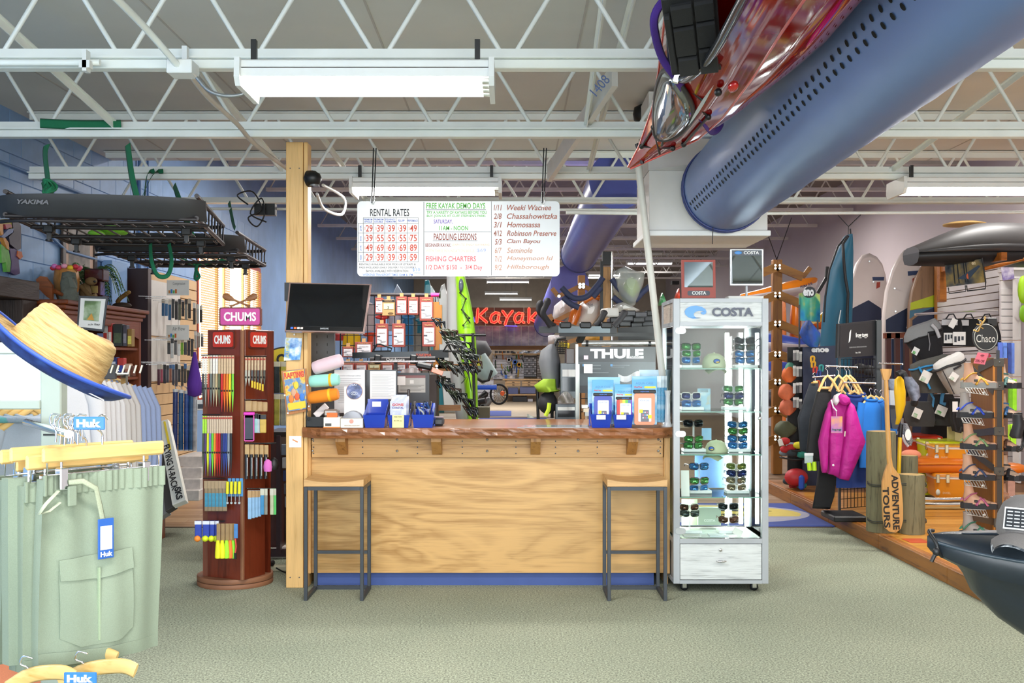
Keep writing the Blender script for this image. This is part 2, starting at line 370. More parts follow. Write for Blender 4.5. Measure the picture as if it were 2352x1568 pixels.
# ---------------------------------------------------------------- bar joists
JW=m('#eef2ee',.4,v=.05,ns=4);JW2=m('#e2dfda',.5,v=.06)
JH=2.96;JX0=LW+.12;JX1=RW-.05
JY=[5.18,6.75,8.30,9.85]
jn=['nearest','second','third','fourth']
for i,y in enumerate(JY+[3.6,2.0]):
    lab='white steel bar joist, %s of the row under the grey ceiling'%(jn[i]if i<4 else '')
    j=T('bar_joist',lab if i<4 else 'white steel bar joist above the viewer, %s'%('in front' if i==4 else 'overhead'),'joist',(JX0,y,JH))
    c=M().box(JX0,JX1,y-.055,y-.008,JH,JH+.008).box(JX0,JX1,y+.008,y+.055,JH,JH+.008).box(JX0,JX1,y-.012,y-.005,JH,JH+.055).box(JX0,JX1,y+.005,y+.012,JH,JH+.055)
    if i<3:c.box(JX0+(.8 if i==2 else 0)*0,JX1,y-.035,y+.035,JH-.045,JH-.002,.004)
    c.to('bottom_chord',JW,j)
    t=CZ-.006
    M().box(JX0,JX1,y-.055,y+.055,t-.01,t-.001).box(JX0,JX1,y-.012,y-.004,t-.055,t-.01).box(JX0,JX1,y+.004,y+.012,t-.055,t-.01).to('top_chord',JW,j)
    P=.622;n=int((JX1-JX0)/P)+1;ph=(.0,.17,.33,.1,.25,.05)[i];web=None
    for k in range(-1,n):
        xa=JX0+ph+k*P
        for a,b,za,zb in((xa+.03,xa+P/2-.03,JH+.03,t-.03),(xa+P/2+.03,xa+P-.03,t-.03,JH+.03)):
            if a<JX0 or b>JX1:continue
            nm=M().tube([(a,y,za),(b,y,zb)],.0125,8);nm.to('web_rod',JW,j)
# bridging angles: diagonal and straight members between joists
for(xa,ya,za,xb,yb,zb,w_,lab)in(
(-3.55,3.6,3.38,-3.1,5.18,2.98,.04,'white diagonal brace between joists at upper left corner'),
(-2.72,5.18,3.38,-2.5,6.75,3.0,.045,'white diagonal brace ending on the second joist above the black basket'),
(-1.98,6.75,3.36,-1.78,8.3,3.0,.045,'white diagonal brace ending on the third joist beside the post'),
(-1.55,8.3,3.36,-1.35,9.85,3.0,.045,'white diagonal brace behind the timber post top'),
(.62,5.18,3.4,.6,8.3,2.99,.04,'white steel strut sloping down past the red kayak bow'),
(.46,5.18,3.4,.47,6.75,2.99,.035,'thinner white strut beside the beam marked in blue'),
(3.25,6.75,3.36,2.95,8.3,3.0,.04,'white diagonal brace above the right-hand fluorescent light'),
(3.75,5.18,3.36,3.35,6.75,3.0,.04,'white diagonal brace at right, beyond the blue duct')):
    M().bar((xa,ya,za),(xb,yb,zb),w_,.006).bar((xa,ya,za-w_/2),(xb,yb,zb-w_/2),.006,w_).to('brace',JW,label=lab,cat='brace')
# timber beam painted white, with blue crayon numbers, slanting from lower left up to the right
bm=T('slanted_beam','white slanted board marked 1408 in blue between the joists','beam',at(1270,300,7.1))
a,b_=at(1262,398,8.2),at(1412,172,6.0)
M().bar(a,b_,.13,.035,up=(0,-1,.3)).to('board',JW2,bm)
text('1408',at(1378,196,5.98),.12,.055,m('#6a80b8',.7),bm,'chalk_mark',nrm=(0,-1,-.1),right=(.65,0,.75),th=.001)
# high ceiling joists of the far room
for i in range(11):
    y=12.2+i*2.2;hb=4.15
    j=T('bar_joist','grey bar joist number %s in the higher far ceiling'%('one two three four five six seven eight nine ten eleven'.split()[i]),'joist',(LW,y,hb))
    j['label']='pale bar joist under the high far ceiling, %s back from the step'%('first second third fourth fifth sixth seventh eighth ninth tenth eleventh'.split()[i]);j['group']='joists of the high far ceiling'
    M().box(LW+.05,RW-.05,y-.05,y+.05,hb,hb+.05).to('bottom_chord',JW2,j)
    M().box(LW+.05,RW-.05,y-.05,y+.05,HC-.06,HC-.001).to('top_chord',JW2,j)
    n=16
    if i<5:
        for k in range(n):
            xa=LW+.1+k*.6
            M().tube([(xa,y,hb+.04),(xa+.3,y,HC-.05)],.014,5).tube([(xa+.3,y,HC-.05),(xa+.6,y,hb+.04)],.014,5).to('web_rod',JW2,j)
    else:
        z=M()
        for k in range(n):xa=LW+.1+k*.6;z.tube([(xa,y,hb+.04),(xa+.3,y,HC-.05),(xa+.6,y,hb+.04)],.014,4)
        z.to('web_rods',JW2,j,kind='stuff')
# pipes and rails hung below the fourth joist
for(p,q,r,lab)in((at(0,478,9.6),at(1470,482,9.6),.012,'thin white conduit crossing below the fourth joist'),
(at(1740,490,9.4),at(2352,487,9.4),.014,'white rail crossing in front of the white side wall'),
(at(1300,487,9.4),at(1492,489,9.4),.02,'grey pipe behind the whiteboard top')):
    M().tube([p,q],r,8).to('ceiling_pipe',JW,label=lab,cat='pipe')
M().tube([(JX0,5.05,2.915),(-1.95,5.05,2.915)],.016,8).to('ceiling_conduit',JW,label='white conduit under the nearest joist, left of junction box',cat='conduit')
M().tube(spline([at(230,-40,4.3),at(330,60,4.7),at(408,150,5.0)],4),.016,8).to('ceiling_conduit',JW,label='white conduit slanting down to the junction box',cat='conduit')
M().tube(spline([at(440,175,5.1),at(480,225,5.6),at(545,285,6.3),at(590,335,6.9),at(690,410,8.0)],4),.014,8).to('ceiling_conduit',m('#cfc8c0',.5),label='bent pale conduit running from junction box to the timber post',cat='conduit')
jb=T('junction_box','white junction box under the nearest joist','junction box',at(420,160,5.05))
q=at(420,160,5.05);M().box(q.x-.06,q.x+.06,q.y-.06,q.y+.06,q.z-.03,q.z+.035,.004).to('box',WHITE,jb)
M().box(q.x-.012,q.x+.012,q.y+.02,q.y+.06,q.z+.035,q.z+.12).to('bracket',WHITE,jb)
hs=[at(452,178,5.0),at(480,208,5.0),at(520,220,5.0),at(560,215,5.0),at(572,195,5.0)]
M().tube(spline(hs,8),.009,8).to('flexible_conduit',m('#9a9c9c',.4,.7),jb,'ribbed grey metal hose')
cl=T('conduit_clamp','white clamp holding the conduit to the nearest joist','clamp',at(197,150,5.02));q=at(197,150,5.02)
M().box(q.x-.025,q.x+.025,q.y-.02,q.y+.02,q.z-.015,q.z+.02).box(q.x-.01,q.x+.01,q.y-.02,q.y+.03,q.z-.03,q.z+.07).to('bracket',WHITE,cl)
# ---------------------------------------------------------------- fluorescent fixtures
TUBE=m('#fffdfa',kind='emit',e=6.);
def fixture(x,y,z,lab,L=1.12,W=.34,far=False):
    t=T('fluorescent_light',lab,'light fixture',(x,y,z),group=None)
    a=M().box(x-L/2,x+L/2,y-W/2,y+W/2,z+.03,z+.075,.006).box(x-L/2,x+L/2,y-W/2-.0,y-W/2+.012,z-.0,z+.04)
    a.box(x-L/2,x+L/2,y+W/2-.012,y+W/2,z,z+.04);a.to('housing',WHITE,t)
    for s in(-1,1):
        X=x+s*(L/2+.008)
        M().prism([(y-W/2-.02,z+.08),(y+W/2+.02,z+.08),(y+W/2+.03,z-.01),(y+W/2,z-.045),(y-W/2,z-.045),(y-W/2-.03,z-.01)],X-.012,X+.012,'x').to('end_cap',WHITE,t)
    if far:
        M().box(x-L/2,x+L/2,y-W/2,y+W/2,z-.02,z).to('tube',TUBE,t)
        for s in(-.4,.4):M().tube([(x+s,y,z+.07),(x+s,y,HC)],.006,4).to('hanging_wire',STEEL,t)
        return t
    for k in range(4):
        yy=y-W/2+.055+k*(W-.11)/3
        M().tube([(x-L/2+.01,yy,z-.01),(x+L/2-.01,yy,z-.01)],.013,10).to('tube',TUBE,t)
        M().tube([(x+L/2-.035,yy,z-.01),(x+L/2,yy,z-.01)],.0145,10).to('tube_socket',STEEL,t)
    for s in(-.9,.9):
        M().box(x+s*L/2-.012,x+s*L/2+.012,y-.15,y-.12,z+.07,z+.17).to('hook',BLACK,t)
    return t
fixture(*FIX[0],'large bright four-tube light under the nearest joist');fixture(*FIX[1],'bright tube light hanging right above the whiteboard');fixture(*FIX[2],'bright tube light at right, past the end of the blue duct')
for x,y,z,L,n in((-.13,33.5,4.0,1.3,'highest'),(-.4,40,4.05,1.2,'middle'),(.14,41,3.88,1.2,'lowest and longest'),(2.94,34,4.25,1.0,'smallest'),(4.05,31.5,4.4,1.3,'rightmost')):
    fixture(x,y,z,'small bright far light beyond the red neon sign, %s of those'%n if n!='rightmost' else 'small far light seen above the red sunglasses mirror',L,.3,True)
# ---------------------------------------------------------------- timber post
S1=m('#dcb070',.45,kind='wood',ax='z',s=.6,dark='#c09250')
p=T('timber_post','tall pine post at the left end of the sales counter','post',(-1.42,7.15,0))
M().box(-1.498,-1.385,7.07,7.2,0,2.955,.003).to('post',S1,p)
M().box(-1.382,-1.355,7.075,7.2,0,2.955,.003).to('side_board',S1,p)
for z in(.06,.05,2.8,2.79):
    pass
for x in(-1.47,-1.41):
    for z in(.07,2.78):M().cyl((x,7.071,z),(x,7.067,z),.004,n=8).to('screw_head',DGREY,p)
# black security light on the post
q=at(718,410,7.05);t=T('spot_light','black dome spotlight fixed beside the post top','light fixture',q)
M().lathe([(0,-.045),(.045,-.04),(.062,0),(.05,.03),(.02,.05),(0,.05)],(0,0,0),18,'z').to('housing',BLACK,t,local=1)
M().cyl((-.0,0,0),(-.03,.01,.0),.055,n=16).to('mounting_plate',BLACK,t,local=1)
M().lathe([(.034,-.052),(.034,-.04)],(.01,0,0),16).to('lens',m('#8a8a88',.2,.5),t,local=1)
M().tube(spline([at(742,425,7.4),at(790,455,8.2),at(785,492,8.2),at(745,480,8.0),at(728,445,7.6)],6),.011,8).to('cable',m('#d8d8d6',.5),label='looping white cable beside the black dome spotlight',cat='cable')
# ---------------------------------------------------------------- sales counter
ct=T('sales_counter','plywood-fronted sales counter with varnished slab top','counter',(-.15,7.5,0))
X0,X1=-1.385,1.052
PLY=m('#c99e62',.38,kind='ply',dark='#a87c42',rings=7.)
M().box(X0+.045,X1-.04,7.13,7.15,.088,.862).to('front_panel',PLY,ct)
M().box(X0+.08,X1-.1,7.16,7.2,0,.09).to('toe_kick',m('#3f5490',.6),ct)
PW=m('#cf9f62',.45,kind='wood',ax='x',dark='#a87840',s=.7)
M().box(X0+.05,X1-.045,7.108,7.13,.862,.995,.003).to('apron_board',PW,ct)
M().box(X0+.05,X1-.045,7.100,7.13,.945,.998,.003).to('apron_board',PW,ct)
PZ=m('#d3a468',.45,kind='wood',ax='z',dark='#b08044')
M().box(X0,X0+.045,7.10,7.2,.088,.995,.003).to('corner_board',PZ,ct);M().box(X1-.04,X1,7.10,7.2,.088,.995,.003).to('corner_board',PZ,ct)
M().box(X0,X0+.02,7.2,7.9,0,1.0).to('side_panel',PZ,ct);M().box(X1-.02,X1,7.2,7.9,0,1.0).to('side_panel',PZ,ct)
M().box(X0+.02,X1-.02,7.85,7.87,0,1.0).to('back_panel',PZ,ct)
R.seed(3)
def edge(x,f):return f+(.012*sin(x*9)+.008*sin(x*23+1)if-1.2<x<.9 else.0)
n=70;xs=[-1.385+(1.055+1.385)*i/n for i in range(n+1)]
pr=[(x,(6.93 if-1.23<x<.93 else 6.93+.11*min(1,abs(x+1.23 if x<0 else x-.93)/.15)))for x in xs]
ring=lambda z,k:[(x,y+.004*k*sin(x*17)+.003*sin(x*71+z*300),z)for x,y in pr]
tp=M();rows=[[(x,8.05,1.066)for x in xs],[(x,y+.006,1.066)for x,y in pr],ring(1.058,1),ring(1.04,-1),ring(1.02,1),[(x,y+.01,1.0)for x,y in pr],[(x,8.05,1.0)for x in xs]]
for a_,b_ in zip(rows,rows[1:]):tp.add(a_+b_,[(i,i+1,n+1+i+1,n+1+i)for i in range(n)])
tp.add(rows[0]+rows[-1],[(i,i+1,n+1+i+1,n+1+i)for i in range(n)])
e0=[r[0]for r in rows];e1=[r[-1]for r in rows];tp.add(e0,[tuple(range(7))]);tp.add(e1,[tuple(range(7))[::-1]])
tp.to('slab_top',m('#8f5a34',.45,kind='wood',ax='x',dark='#5e3418',s=.9,coat=.35),ct)
for i,x in enumerate((-1.118,-.575,-.085,0,.29,.805)):
    if x==0 or i==2:continue
for px in(785,1003,1230,1452):
    x=(px-HX)/F*7.04
    M().prism([(7.108,1.0),(6.97,1.0),(6.97,.975),(7.085,.882),(7.108,.882)],x-.032,x+.032,'x').to('bracket',m('#b08048',.5,kind='wood',ax='z',dark='#8a5c2c'),ct)
for px in(718,912,1119,1328,1512):
    for z in(.982,.905):
        x=(px-HX)/F*7.1;M().lathe([(.009,7.1),(.008,7.096),(.0,7.094)],(x,0,z),10,'y').to('bolt_head',STEEL,ct)
for px in(720,833,959,1062,1185,1276,1372,1517):
    for z in(.97,.93,.888):x=(px-HX)/F*7.1;M().cyl((x,7.106,z),(x,7.098,z),.0045,n=6).to('nail_head',DGREY,ct)
# ---------------------------------------------------------------- bar stools
IRON=m('#474b50',.45,.5,v=.1);SEATW=m('#c89e68',.45,kind='wood',ax='x',dark='#a07440')
def stool(x,y,lab,rz=0):
    t=T('bar_stool',lab,'stool',(x,y,0),rz);w,d,h=.375,.36,.715;g=.0225
    for sx in(-1,1):
        for sy in(-1,1):
            a=sx*(w/2-g/2)-g/2;b=sy*(d/2-g/2)-g/2;M().box(a,a+g,b,b+g,0,h,.002).to('leg',IRON,t,local=1)
        a=sx*(w/2-g/2)-g/2;M().box(a,a+g,-d/2+g,d/2-g,.0,g).box(a,a+g,-d/2+g,d/2-g,h-g,h).to('side_rail',IRON,t,local=1)
    for sy in(-1,1):
        b=sy*(d/2-g/2)-g/2;M().box(-w/2+g,w/2-g,b,b+g,h-g,h).to('top_rail',IRON,t,local=1)
    b=d/2-g;M().box(-w/2+g,w/2-g,b,b+g,0,g).to('base_rail',IRON,t,local=1);M().box(-w/2+g,w/2-g,b,b+g,.235,.255).to('footrest',IRON,t,local=1)
    f=lambda u:h+.027+.016*(2*u-1)**2*1.2
    s=M();N_=12;w2=w/2
    r0=[(-w2+w*i/N_,f(i/N_))for i in range(N_+1)]
    s.prism([(-w2,h+.002)]+r0+[(w2,h+.002)],-d/2,d/2,'y',False);s.to('seat',SEATW,t,local=1)
stool(-1.118,6.865,'wood and iron bar stool at the left end of the counter, by the post');stool(.785,6.86,'wood and iron bar stool at the right end, beside the glass display case')
# ---------------------------------------------------------------- sunglasses display case
CF=m('#a9adb0',.4,.1);GW=m('#cfd3d1',.5,kind='wood',ax='x',dark='#a9adac',dist=2.)
dc=T('display_case','tall grey glazed display case of sunglasses on castors','display case',(1.357,7.2,0))
a,b,yf,yb=1.049,1.667,6.93,7.48;g=.042
fr=M()
for x in(a,b-g):
    for y in(yf,yb-g):fr.box(x,x+g,y,y+g,.057,1.91,.002)
for z0,z1 in((1.885,1.91),(1.732,1.757),(.318,.349),(.057,.08)):
    fr.box(a+g,b-g,yf,yf+g,z0,z1).box(a+g,b-g,yb-g,yb,z0,z1).box(a,a+g,yf+g,yb-g,z0,z1).box(b-g,b,yf+g,yb-g,z0,z1)
fr.to('frame',CF,dc)
M().box(a+.005,b-.005,yf+.005,yb-.005,1.90,1.908).to('top_board',CF,dc)
M().box(a+g,b-g,yf+.008,yf+.02,1.757,1.885).to('header_panel',GW,dc)
M().box(a+.008,a+.02,yf+g,yb-g,1.757,1.885).box(b-.02,b-.008,yf+g,yb-g,1.757,1.885).to('header_side',m('#bcae9f',.5,kind='wood',ax='y',dark='#9a8c80',dist=2.),dc)
M().box(a+.008,a+.02,yf+g,yb-g,.08,.318).box(b-.02,b-.008,yf+g,yb-g,.08,.318).box(a+g,b-g,yb-.02,yb-.008,.08,.318).to('base_panel',m('#8d8f8e',.5),dc)
dr=M().box(a+g+.003,b-g-.003,yf+.004,yf+.03,.084,.314,.001).to('drawer',GW,dc)
M().tube([(1.325,6.918,.205),(1.34,6.912,.205),(1.375,6.912,.205),(1.39,6.918,.205)],[.004,.007,.007,.004],8).cyl((1.348,6.914,.205),(1.348,6.936,.205),.006).cyl((1.366,6.914,.205),(1.366,6.936,.205),.006).to('cleat_handle',CHROME,dr)
M().lathe([(.011,6.934),(.011,6.928),(.006,6.926),(0,6.926)],(1.355,0,.275),14,'y').to('lock',CHROME,dr)
deck=M().box(a+.01,b-.01,yf+.012,yb-.012,.34,.349).to('bottom_deck',m('#e9ecec',.4),dc)
gl=M().box(a+g,b-g,yf+.012,yf+.016,.352,1.73).to('glass_door',m('#f8fcfa',kind='glass',ior=1.15),dc)
for z in(1.70,1.03,.40):
    x=a+g;M().prism(rrect(x-.03,x+.038,z-.02,z+.02,.019),yf-.004,yf+.008,'y').to('hinge',m('#b9bcbd',.3,.6),dc)
M().lathe([(.012,yf+.01),(.012,yf+.0),(.006,yf-.002),(0,yf-.002)],(b-g-.015,0,1.13),14,'y').to('door_lock',CHROME,dc)
M().box(a+.014,a+.018,yf+g,yb-g,.352,1.73).to('glass_side',m('#f8fcfa',kind='glass',ior=1.15),dc);M().box(b-.018,b-.014,yf+g,yb-g,.352,1.73).to('glass_side',m('#f8fcfa',kind='glass',ior=1.15),dc);M().box(a+g,b-g,yb-.02,yb-.016,.352,1.73).to('glass_back',m('#f8fcfa',kind='glass',ior=1.15),dc)
SH=[1.455,1.174,.894,.616,.349]
for z in SH[:4]:
    M().box(a+g*.5,b-g*.5,yf+.03,yb-.04,z-.006,z).to('glass_shelf',m('#d5e8e2',kind='glass',ior=1.2),dc)
    M().box(a+g,b-g,yf+.028,yf+.031,z-.006,z).to('shelf_edge',m('#7fb0a0',.2),dc)
LED=m('#ffffff',kind='emit',e=14.)
for x,y in((b-.075,yb-.06),(b-.165,yb-.035),(a+.06,yb-.06)):
    st=M().box(x-.013,x+.013,y,y+.01,.37,1.70).to('led_strip',LED,dc)
for x in(a+.08,b-.08):
    for y in(yf+.07,yb-.07):
        w_=M().lathe([(.012,-.012),(.026,-.012),(.026,.012),(.012,.012)],(x,y,.026),14,'y').to('castor_wheel',BLACK,dc)
        M().box(x-.02,x+.02,y-.02,y+.02,.05,.057).box(x-.012,x+.014,y-.018,y-.013,.02,.055).box(x-.012,x+.014,y+.013,y+.018,.02,.055).to('castor_fork',CHROME,dc)
# header marks: wave emblem and name
hy=yf-.000
wv=circ(1.180,1.822,.058,.036,28,math.radians(15),math.radians(320))
hx=lambda px:(px-HX)/F*6.93;hz=lambda py:EYE+(HY-py)/F*6.93
wave=[(hx(1540+x/6.535+0),hz(660+y/6.535))for x,y in((590,455),(540,462),(470,468),(400,445),(355,405),(346,355),(375,310),(440,280),(520,272),(600,290),(655,325),(670,365),(660,395),(625,408),(595,395),(590,372),(610,362),(645,364),(610,352),(560,350),(510,362),(480,390),(482,425),(515,452),(555,460))]
wave=[(x-.0566,z)for x,z in wave] # crop offset
M().prism(wave,hy,hy+.01,'y').to('wave_emblem',m('#5f9fdf',.4),dc)
text('COSTA',(hx(1520+1065/6.535),yf-.001,hz(660+368/6.535)),.268,.058,m('#4a4f60',.4),dc,off=.035,th=.004,name='header_lettering')
# sunglasses
def lens_mat(c):return m(c,.08,.75,v=.15,ns=12)
LC={'green':'#5fa860','blue':'#4e8fd8','navy blue':'#33407e','black':'#2e3338','gold-green':'#8f9a50','silver-brown':'#9a8c74','brown':'#6b4a3c','grey':'#55605e'}
def sunglasses(c,fc):
    t=T('sunglasses','','sunglasses',(0,0,0))
    for s in(-1,1):
        o=rrect(.006,.064,-.02,.019,.014,4);o=[(x*s,z-(.004 if x<.03 else 0)*(1))for x,z in o]
        if s<0:o=o[::-1]
        q=M();yy=lambda x:.35*x*x/.064*.5
        ri=[[(x*k,yy(x)-(.0 if k<1 else 0),z*k)for x,z in o]for k in(1.08,1.0)]
        n_=len(o)
        L_=M();L_.add([(x,yy(x)-.002,z)for x,z in o]+[(x,yy(x)+.001,z)for x,z in o],[tuple(range(n_)),tuple(range(n_,2*n_))[::-1]]+[(i,(i+1)%n_,n_+(i+1)%n_,n_+i)for i in range(n_)],True)
        L_.to('lens',lens_mat(LC[c]),t,local=1)
        M().tube([(.066*s,.012,.010),(.068*s,.03,.010),(.064*s,.12,.006),(.062*s,.14,-.012)],[.004,.0035,.0025,.003],6).to('temple',fc,t,local=1)
    f=M()
    for s in(-1,1):
        f.tube([(x*s,.35*x*x/.064*.5,z)for x,z in rrect(.006,.065,-.0245,.0195,.015,4)],.0028,6,closed=True)
    f.tube([(-.009,0,.006),(0,-.001,.009),(.009,0,.006)],.003,6);f.to('frame',fc,t,local=1)
    return t
proto={}
def place_glasses(px,py,c,fcn,lab,rz=0.,Y=7.14):
    fc={'black':BLACK,'tortoise':m('#5a3a26',.3,v=.5,ns=60),'grey':m('#8c9096',.3),'white':m('#e8e4dc',.3),'blue':m('#3a5a94',.3)}[fcn]
    k=(c,fcn);L_=at(px,py,Y)
    if k not in proto:proto[k]=o=sunglasses(c,fc);o.location=L_;o.rotation_euler.z=rz;o['label']=lab;o['group']='sunglasses in the display case'
    else:dup(proto[k],L_,rz,lab,'sunglasses in the display case')
ACR=m('#eef2f4',.15,alpha=.45)
def stand(px,ztop_py,zb,pys,lab,Y=7.19):
    X=(px-HX)/F*Y;t=T('eyewear_stand',lab,'stand',(X,Y,zb))
    M().box(X-.075,X+.075,Y-.06,Y+.05,zb+.001,zb+.022,.003).to('base',m('#eceff0',.3),t)
    zt=EYE+(HY-ztop_py)/F*Y;M().box(X-.006,X+.006,Y,Y+.006,zb+.02,zt).to('post',ACR,t)
    for p_ in pys:z=EYE+(HY-p_)/F*Y;M().tube([(X-.05,Y-.07,z+.003),(X-.05,Y+.003,z),(X+.05,Y+.003,z),(X+.05,Y-.07,z+.003)],.0022,6).to('arm',ACR,t)
G=[('top shelf',SH[0],[(1588,[(795,'green','black'),(811,'green','grey'),(826,'blue','grey')]),(1711,[(781,'black','black'),(796,'grey','black'),(811,'blue','tortoise'),(826,'blue','black')])]),
('second shelf',SH[1],[(1588,[(908,'navy blue','white'),(926,'blue','blue')]),(1685,[(892,'green','grey'),(908,'navy blue','black'),(922,'green','black')])]),
('third shelf',SH[2],[(1593,[(971,'black','black'),(1007,'green','tortoise'),(1022,'green','black')]),(1694,[(974,'blue','grey'),(989,'green','tortoise'),(1006,'blue','black'),(1022,'blue','blue')])]),
('fourth shelf',SH[3],[(1606,[(1070,'blue','black'),(1103,'green','tortoise'),(1120,'blue','grey')]),(1691,[(1070,'gold-green','white'),(1086,'navy blue','black'),(1102,'silver-brown','grey'),(1118,'silver-brown','white')])]),
('bottom deck',SH[4],[(1584,[(1164,'brown','white'),(1178,'grey','black')]),(1673,[(1162,'black','grey'),(1192,'brown','tortoise')])])]
ordn=['uppermost','second','third','lowest']
for sn,zb,st in G:
    for i,(px,L_)in enumerate(st):
        sd=('left','right')[i]
        stand(px,L_[0][0]-4,zb,[q_[0]for q_ in L_],'clear eyewear stand with white base, %s one on %s of the glass case'%(sd,sn))
        for k,(py,c,fcn)in enumerate(L_):
            o_=ordn[k]if k<len(L_)-1 else 'lowest'
            place_glasses(px+(k%2),py,c,fcn,'%s-lens sunglasses with %s frame, %s on the %s stand of the %s'%(c,fcn,o_,sd,sn),rz=(.12 if i==0 else-.1)+.05*k)
# caps in the case
def cap(loc,rz,body,brim,lab,scale=1.,emb=None,hat='baseball_cap',grp=None):
    t=T(hat,lab,'cap',loc,rz,grp);t.scale=(scale,)*3
    M().lathe([(.085,0),(.088,.02),(.084,.05),(.068,.082),(.04,.1),(0,.106)],(0,0,0),24,'z',.92,1.1).to('crown',body,t,local=1)
    M().grid(lambda u,v:((u-.5)*.15*(1-.25*v*v),-.078-.085*v*math.sqrt(max(0,1-(2*u-1)**2*.85))+.02*(2*u-1)**2*(1-v),.012-.02*v*v-.03*(2*u-1)**2),12,6,(0,0,.004)).to('brim',brim,t,local=1)
    M().ell((0,0,.106),(.008,.008,.004),8,4).to('button',body,t,local=1)
    if emb:emb(t)
    return t
OLV=m('#c3c9a8',.9,kind='fabric')
def emb1(t):
    M().lathe([(.021,-.094),(.021,-.0985),(0,-.0985)],(0,0,.05),20,'y',1,.72).to('patch',m('#4a6fc0',.6),t,local=1)
    M().tube([(.021*cos(a_),-.098,.05+.0151*sin(a_))for a_ in[PI*2*i/20 for i in range(20)]],.002,5,closed=True).to('patch_border',m('#3a3a30',.6),t,local=1)
    M().prism(circ(.004,.046,.012,.007,12,PI,2*PI+.5),-.1,-.0985,'y').to('patch_wave',m('#e0b83c',.6),t,local=1)
cap(at(1640,846,7.13),0,OLV,OLV,'pale green cap on the top shelf of the glass case',.98,emb1);cap(at(1645,1044,7.17)+Vector((0,0,.001)),-.55,OLV,OLV,'pale green cap turned aside on the third shelf',.93,emb1)
# cards and leaflets in the case
def card(pxa,pxb,pya,pyb,Y,mat_,lab,cat='card',name='counter_card',lean=.0,th=.004,rz=0,txt=None,extra=None,kind=None):
    A,B=at(pxa,pyb,Y),at(pxb,pya,Y);t=T(name,lab,cat,((A.x+B.x)/2,Y,A.z),rz,rot=(-lean,0,rz));w_,h_=B.x-A.x,B.z-A.z
    M().box(-w_/2,w_/2,0,th,0,h_).to('card',mat_,t,local=1)
    if txt:
        for(s_,x_,z_,ww,hh,mm,*o_)in txt:text(s_,wm(t)@Vector((x_*w_/2,-.0012,z_*h_)),ww*w_,hh*h_,mm,t,nrm=(wm(t).to_3x3()@Vector((0,-1,0))),right=(wm(t).to_3x3()@Vector((1,0,0))),th=.0008,off=(o_[0]if o_ else 0))
    if extra:extra(t,w_,h_)
    return t
INK=m('#3c4048',.7)
card(1602,1632,892,944,7.22,m('#cfe2ec',.5,kind='cloud',cols=['#e8f2f6','#a8cfe4','#e6c070'],vs=12),'pale blue picture card behind the left stand, second shelf',txt=[('MAKE YOUR',0,.93,.6,.05,INK),('OWN WATER',0,.86,.6,.05,INK)])
card(1612,1634,983,1010,7.3,m('#6fb0e0',.5,kind='cloud',cols=['#5aa4e0','#d8ecf8'],vs=3),'sky-blue card behind the cap on the third shelf')
card(1596,1668,1046,1120,7.42,m('#5b7fae',.5),'large slate-blue board at the back of the fourth shelf')
card(1565,1584,1080,1141,7.0,m('#f4f4f0',.5),'blank white leaning card at front left of the fourth shelf',lean=.15)
card(1604,1656,1166,1206,7.36,m('#b9c8b8',.5),'grey-green branded box standing on the bottom deck',name='eyewear_box',cat='box',th=.06,txt=[('COSTA',0,.28,.5,.14,m('#f2f4f0',.5),.03)])
card(1566,1602,1146,1206,7.40,m('#9aa68c',.5),'olive board at back left of the bottom deck')
M().box(1.13,1.24,7.0,7.08,.351,.356).to('leaflet',PAPER,label='white leaflet lying at left on the bottom deck',cat='leaflet')
M().box(1.30,1.42,7.0,7.1,.351,.357).to('leaflet',m('#e2ebf0',.6),label='pale blue leaflet lying mid bottom deck',cat='leaflet')
q=M();q.rbox((1.49,7.04,.375),(.07,.004,.045),(0,.5,.3));q.to('price_tent',PAPER,label='folded white price card at right on bottom deck',cat='card')
# things on top of the case
t=card(1566,1644,596,684,7.2,m('#9c3c2c',.4),'red framed countertop mirror on the glass display case',cat='mirror',name='display_mirror',lean=.06,th=.02,txt=[('COSTA',.02,.13,.42,.09,m('#e8e8e4',.4),.03)])
w_=at(1644,0,7.2).x-at(1566,0,7.2).x;h_=at(0,596,7.2).z-at(0,684,7.2).z
M().box(-w_*.42,w_*.42,-.003,0,h_*.28,h_*.94).to('mirror_glass',m('#9aa4a8',.02,1.),t,local=1)
M().prism(rrect(-w_*.33,w_*.33,h_*.06,h_*.19,.012),-.001,.0,'y').to('name_plate',m('#4c5058',.5),t,local=1)
t=T('display_mirror','silver-framed mirror sign mounted above the glass display case','mirror',at(1714,684,7.3));q=at(1714,684,7.3)
A,B=at(1676,656,7.3),at(1753,572,7.3)
M().box(A.x,B.x,7.29,7.31,A.z,B.z,.003).to('frame',m('#c8ccce',.3,.6),t);M().box(0,1,-.002,.004,0,1).map(bil((A.x+.012,7.27,A.z+.012),(B.x-.012,7.27,A.z+.012),(A.x+.012,7.288,B.z-.045),(B.x-.012,7.288,B.z-.045))).to('mirror_glass',m('#9aa4ac',.02,1.),t)
M().box(A.x+.012,B.x-.012,7.286,7.291,B.z-.045,B.z-.008).to('sign_strip',m('#27303f',.3),t);M().ell((A.x+.055,7.285,B.z-.026),(.026,.002,.012),16,6).to('emblem',m('#4a93dc',.4),t)
text('COSTA',(A.x+.145,7.285,B.z-.026),.105,.022,m('#f0f0f0',.4),t,off=.03)
M().box(q.x-.0,q.x+.012,7.31,7.33,q.z+.002,A.z+.1).box(q.x-.06,q.x+.06,7.28,7.36,q.z,q.z+.008).to('stand',CF,t)
M().box(at(1670,0,7.05).x,at(1750,0,7.05).x,7.0,7.12,1.911,1.93,.002).to('flat_box',m('#d8d8d2',.6),label='flat pale box lying on top of the glass case',cat='box')
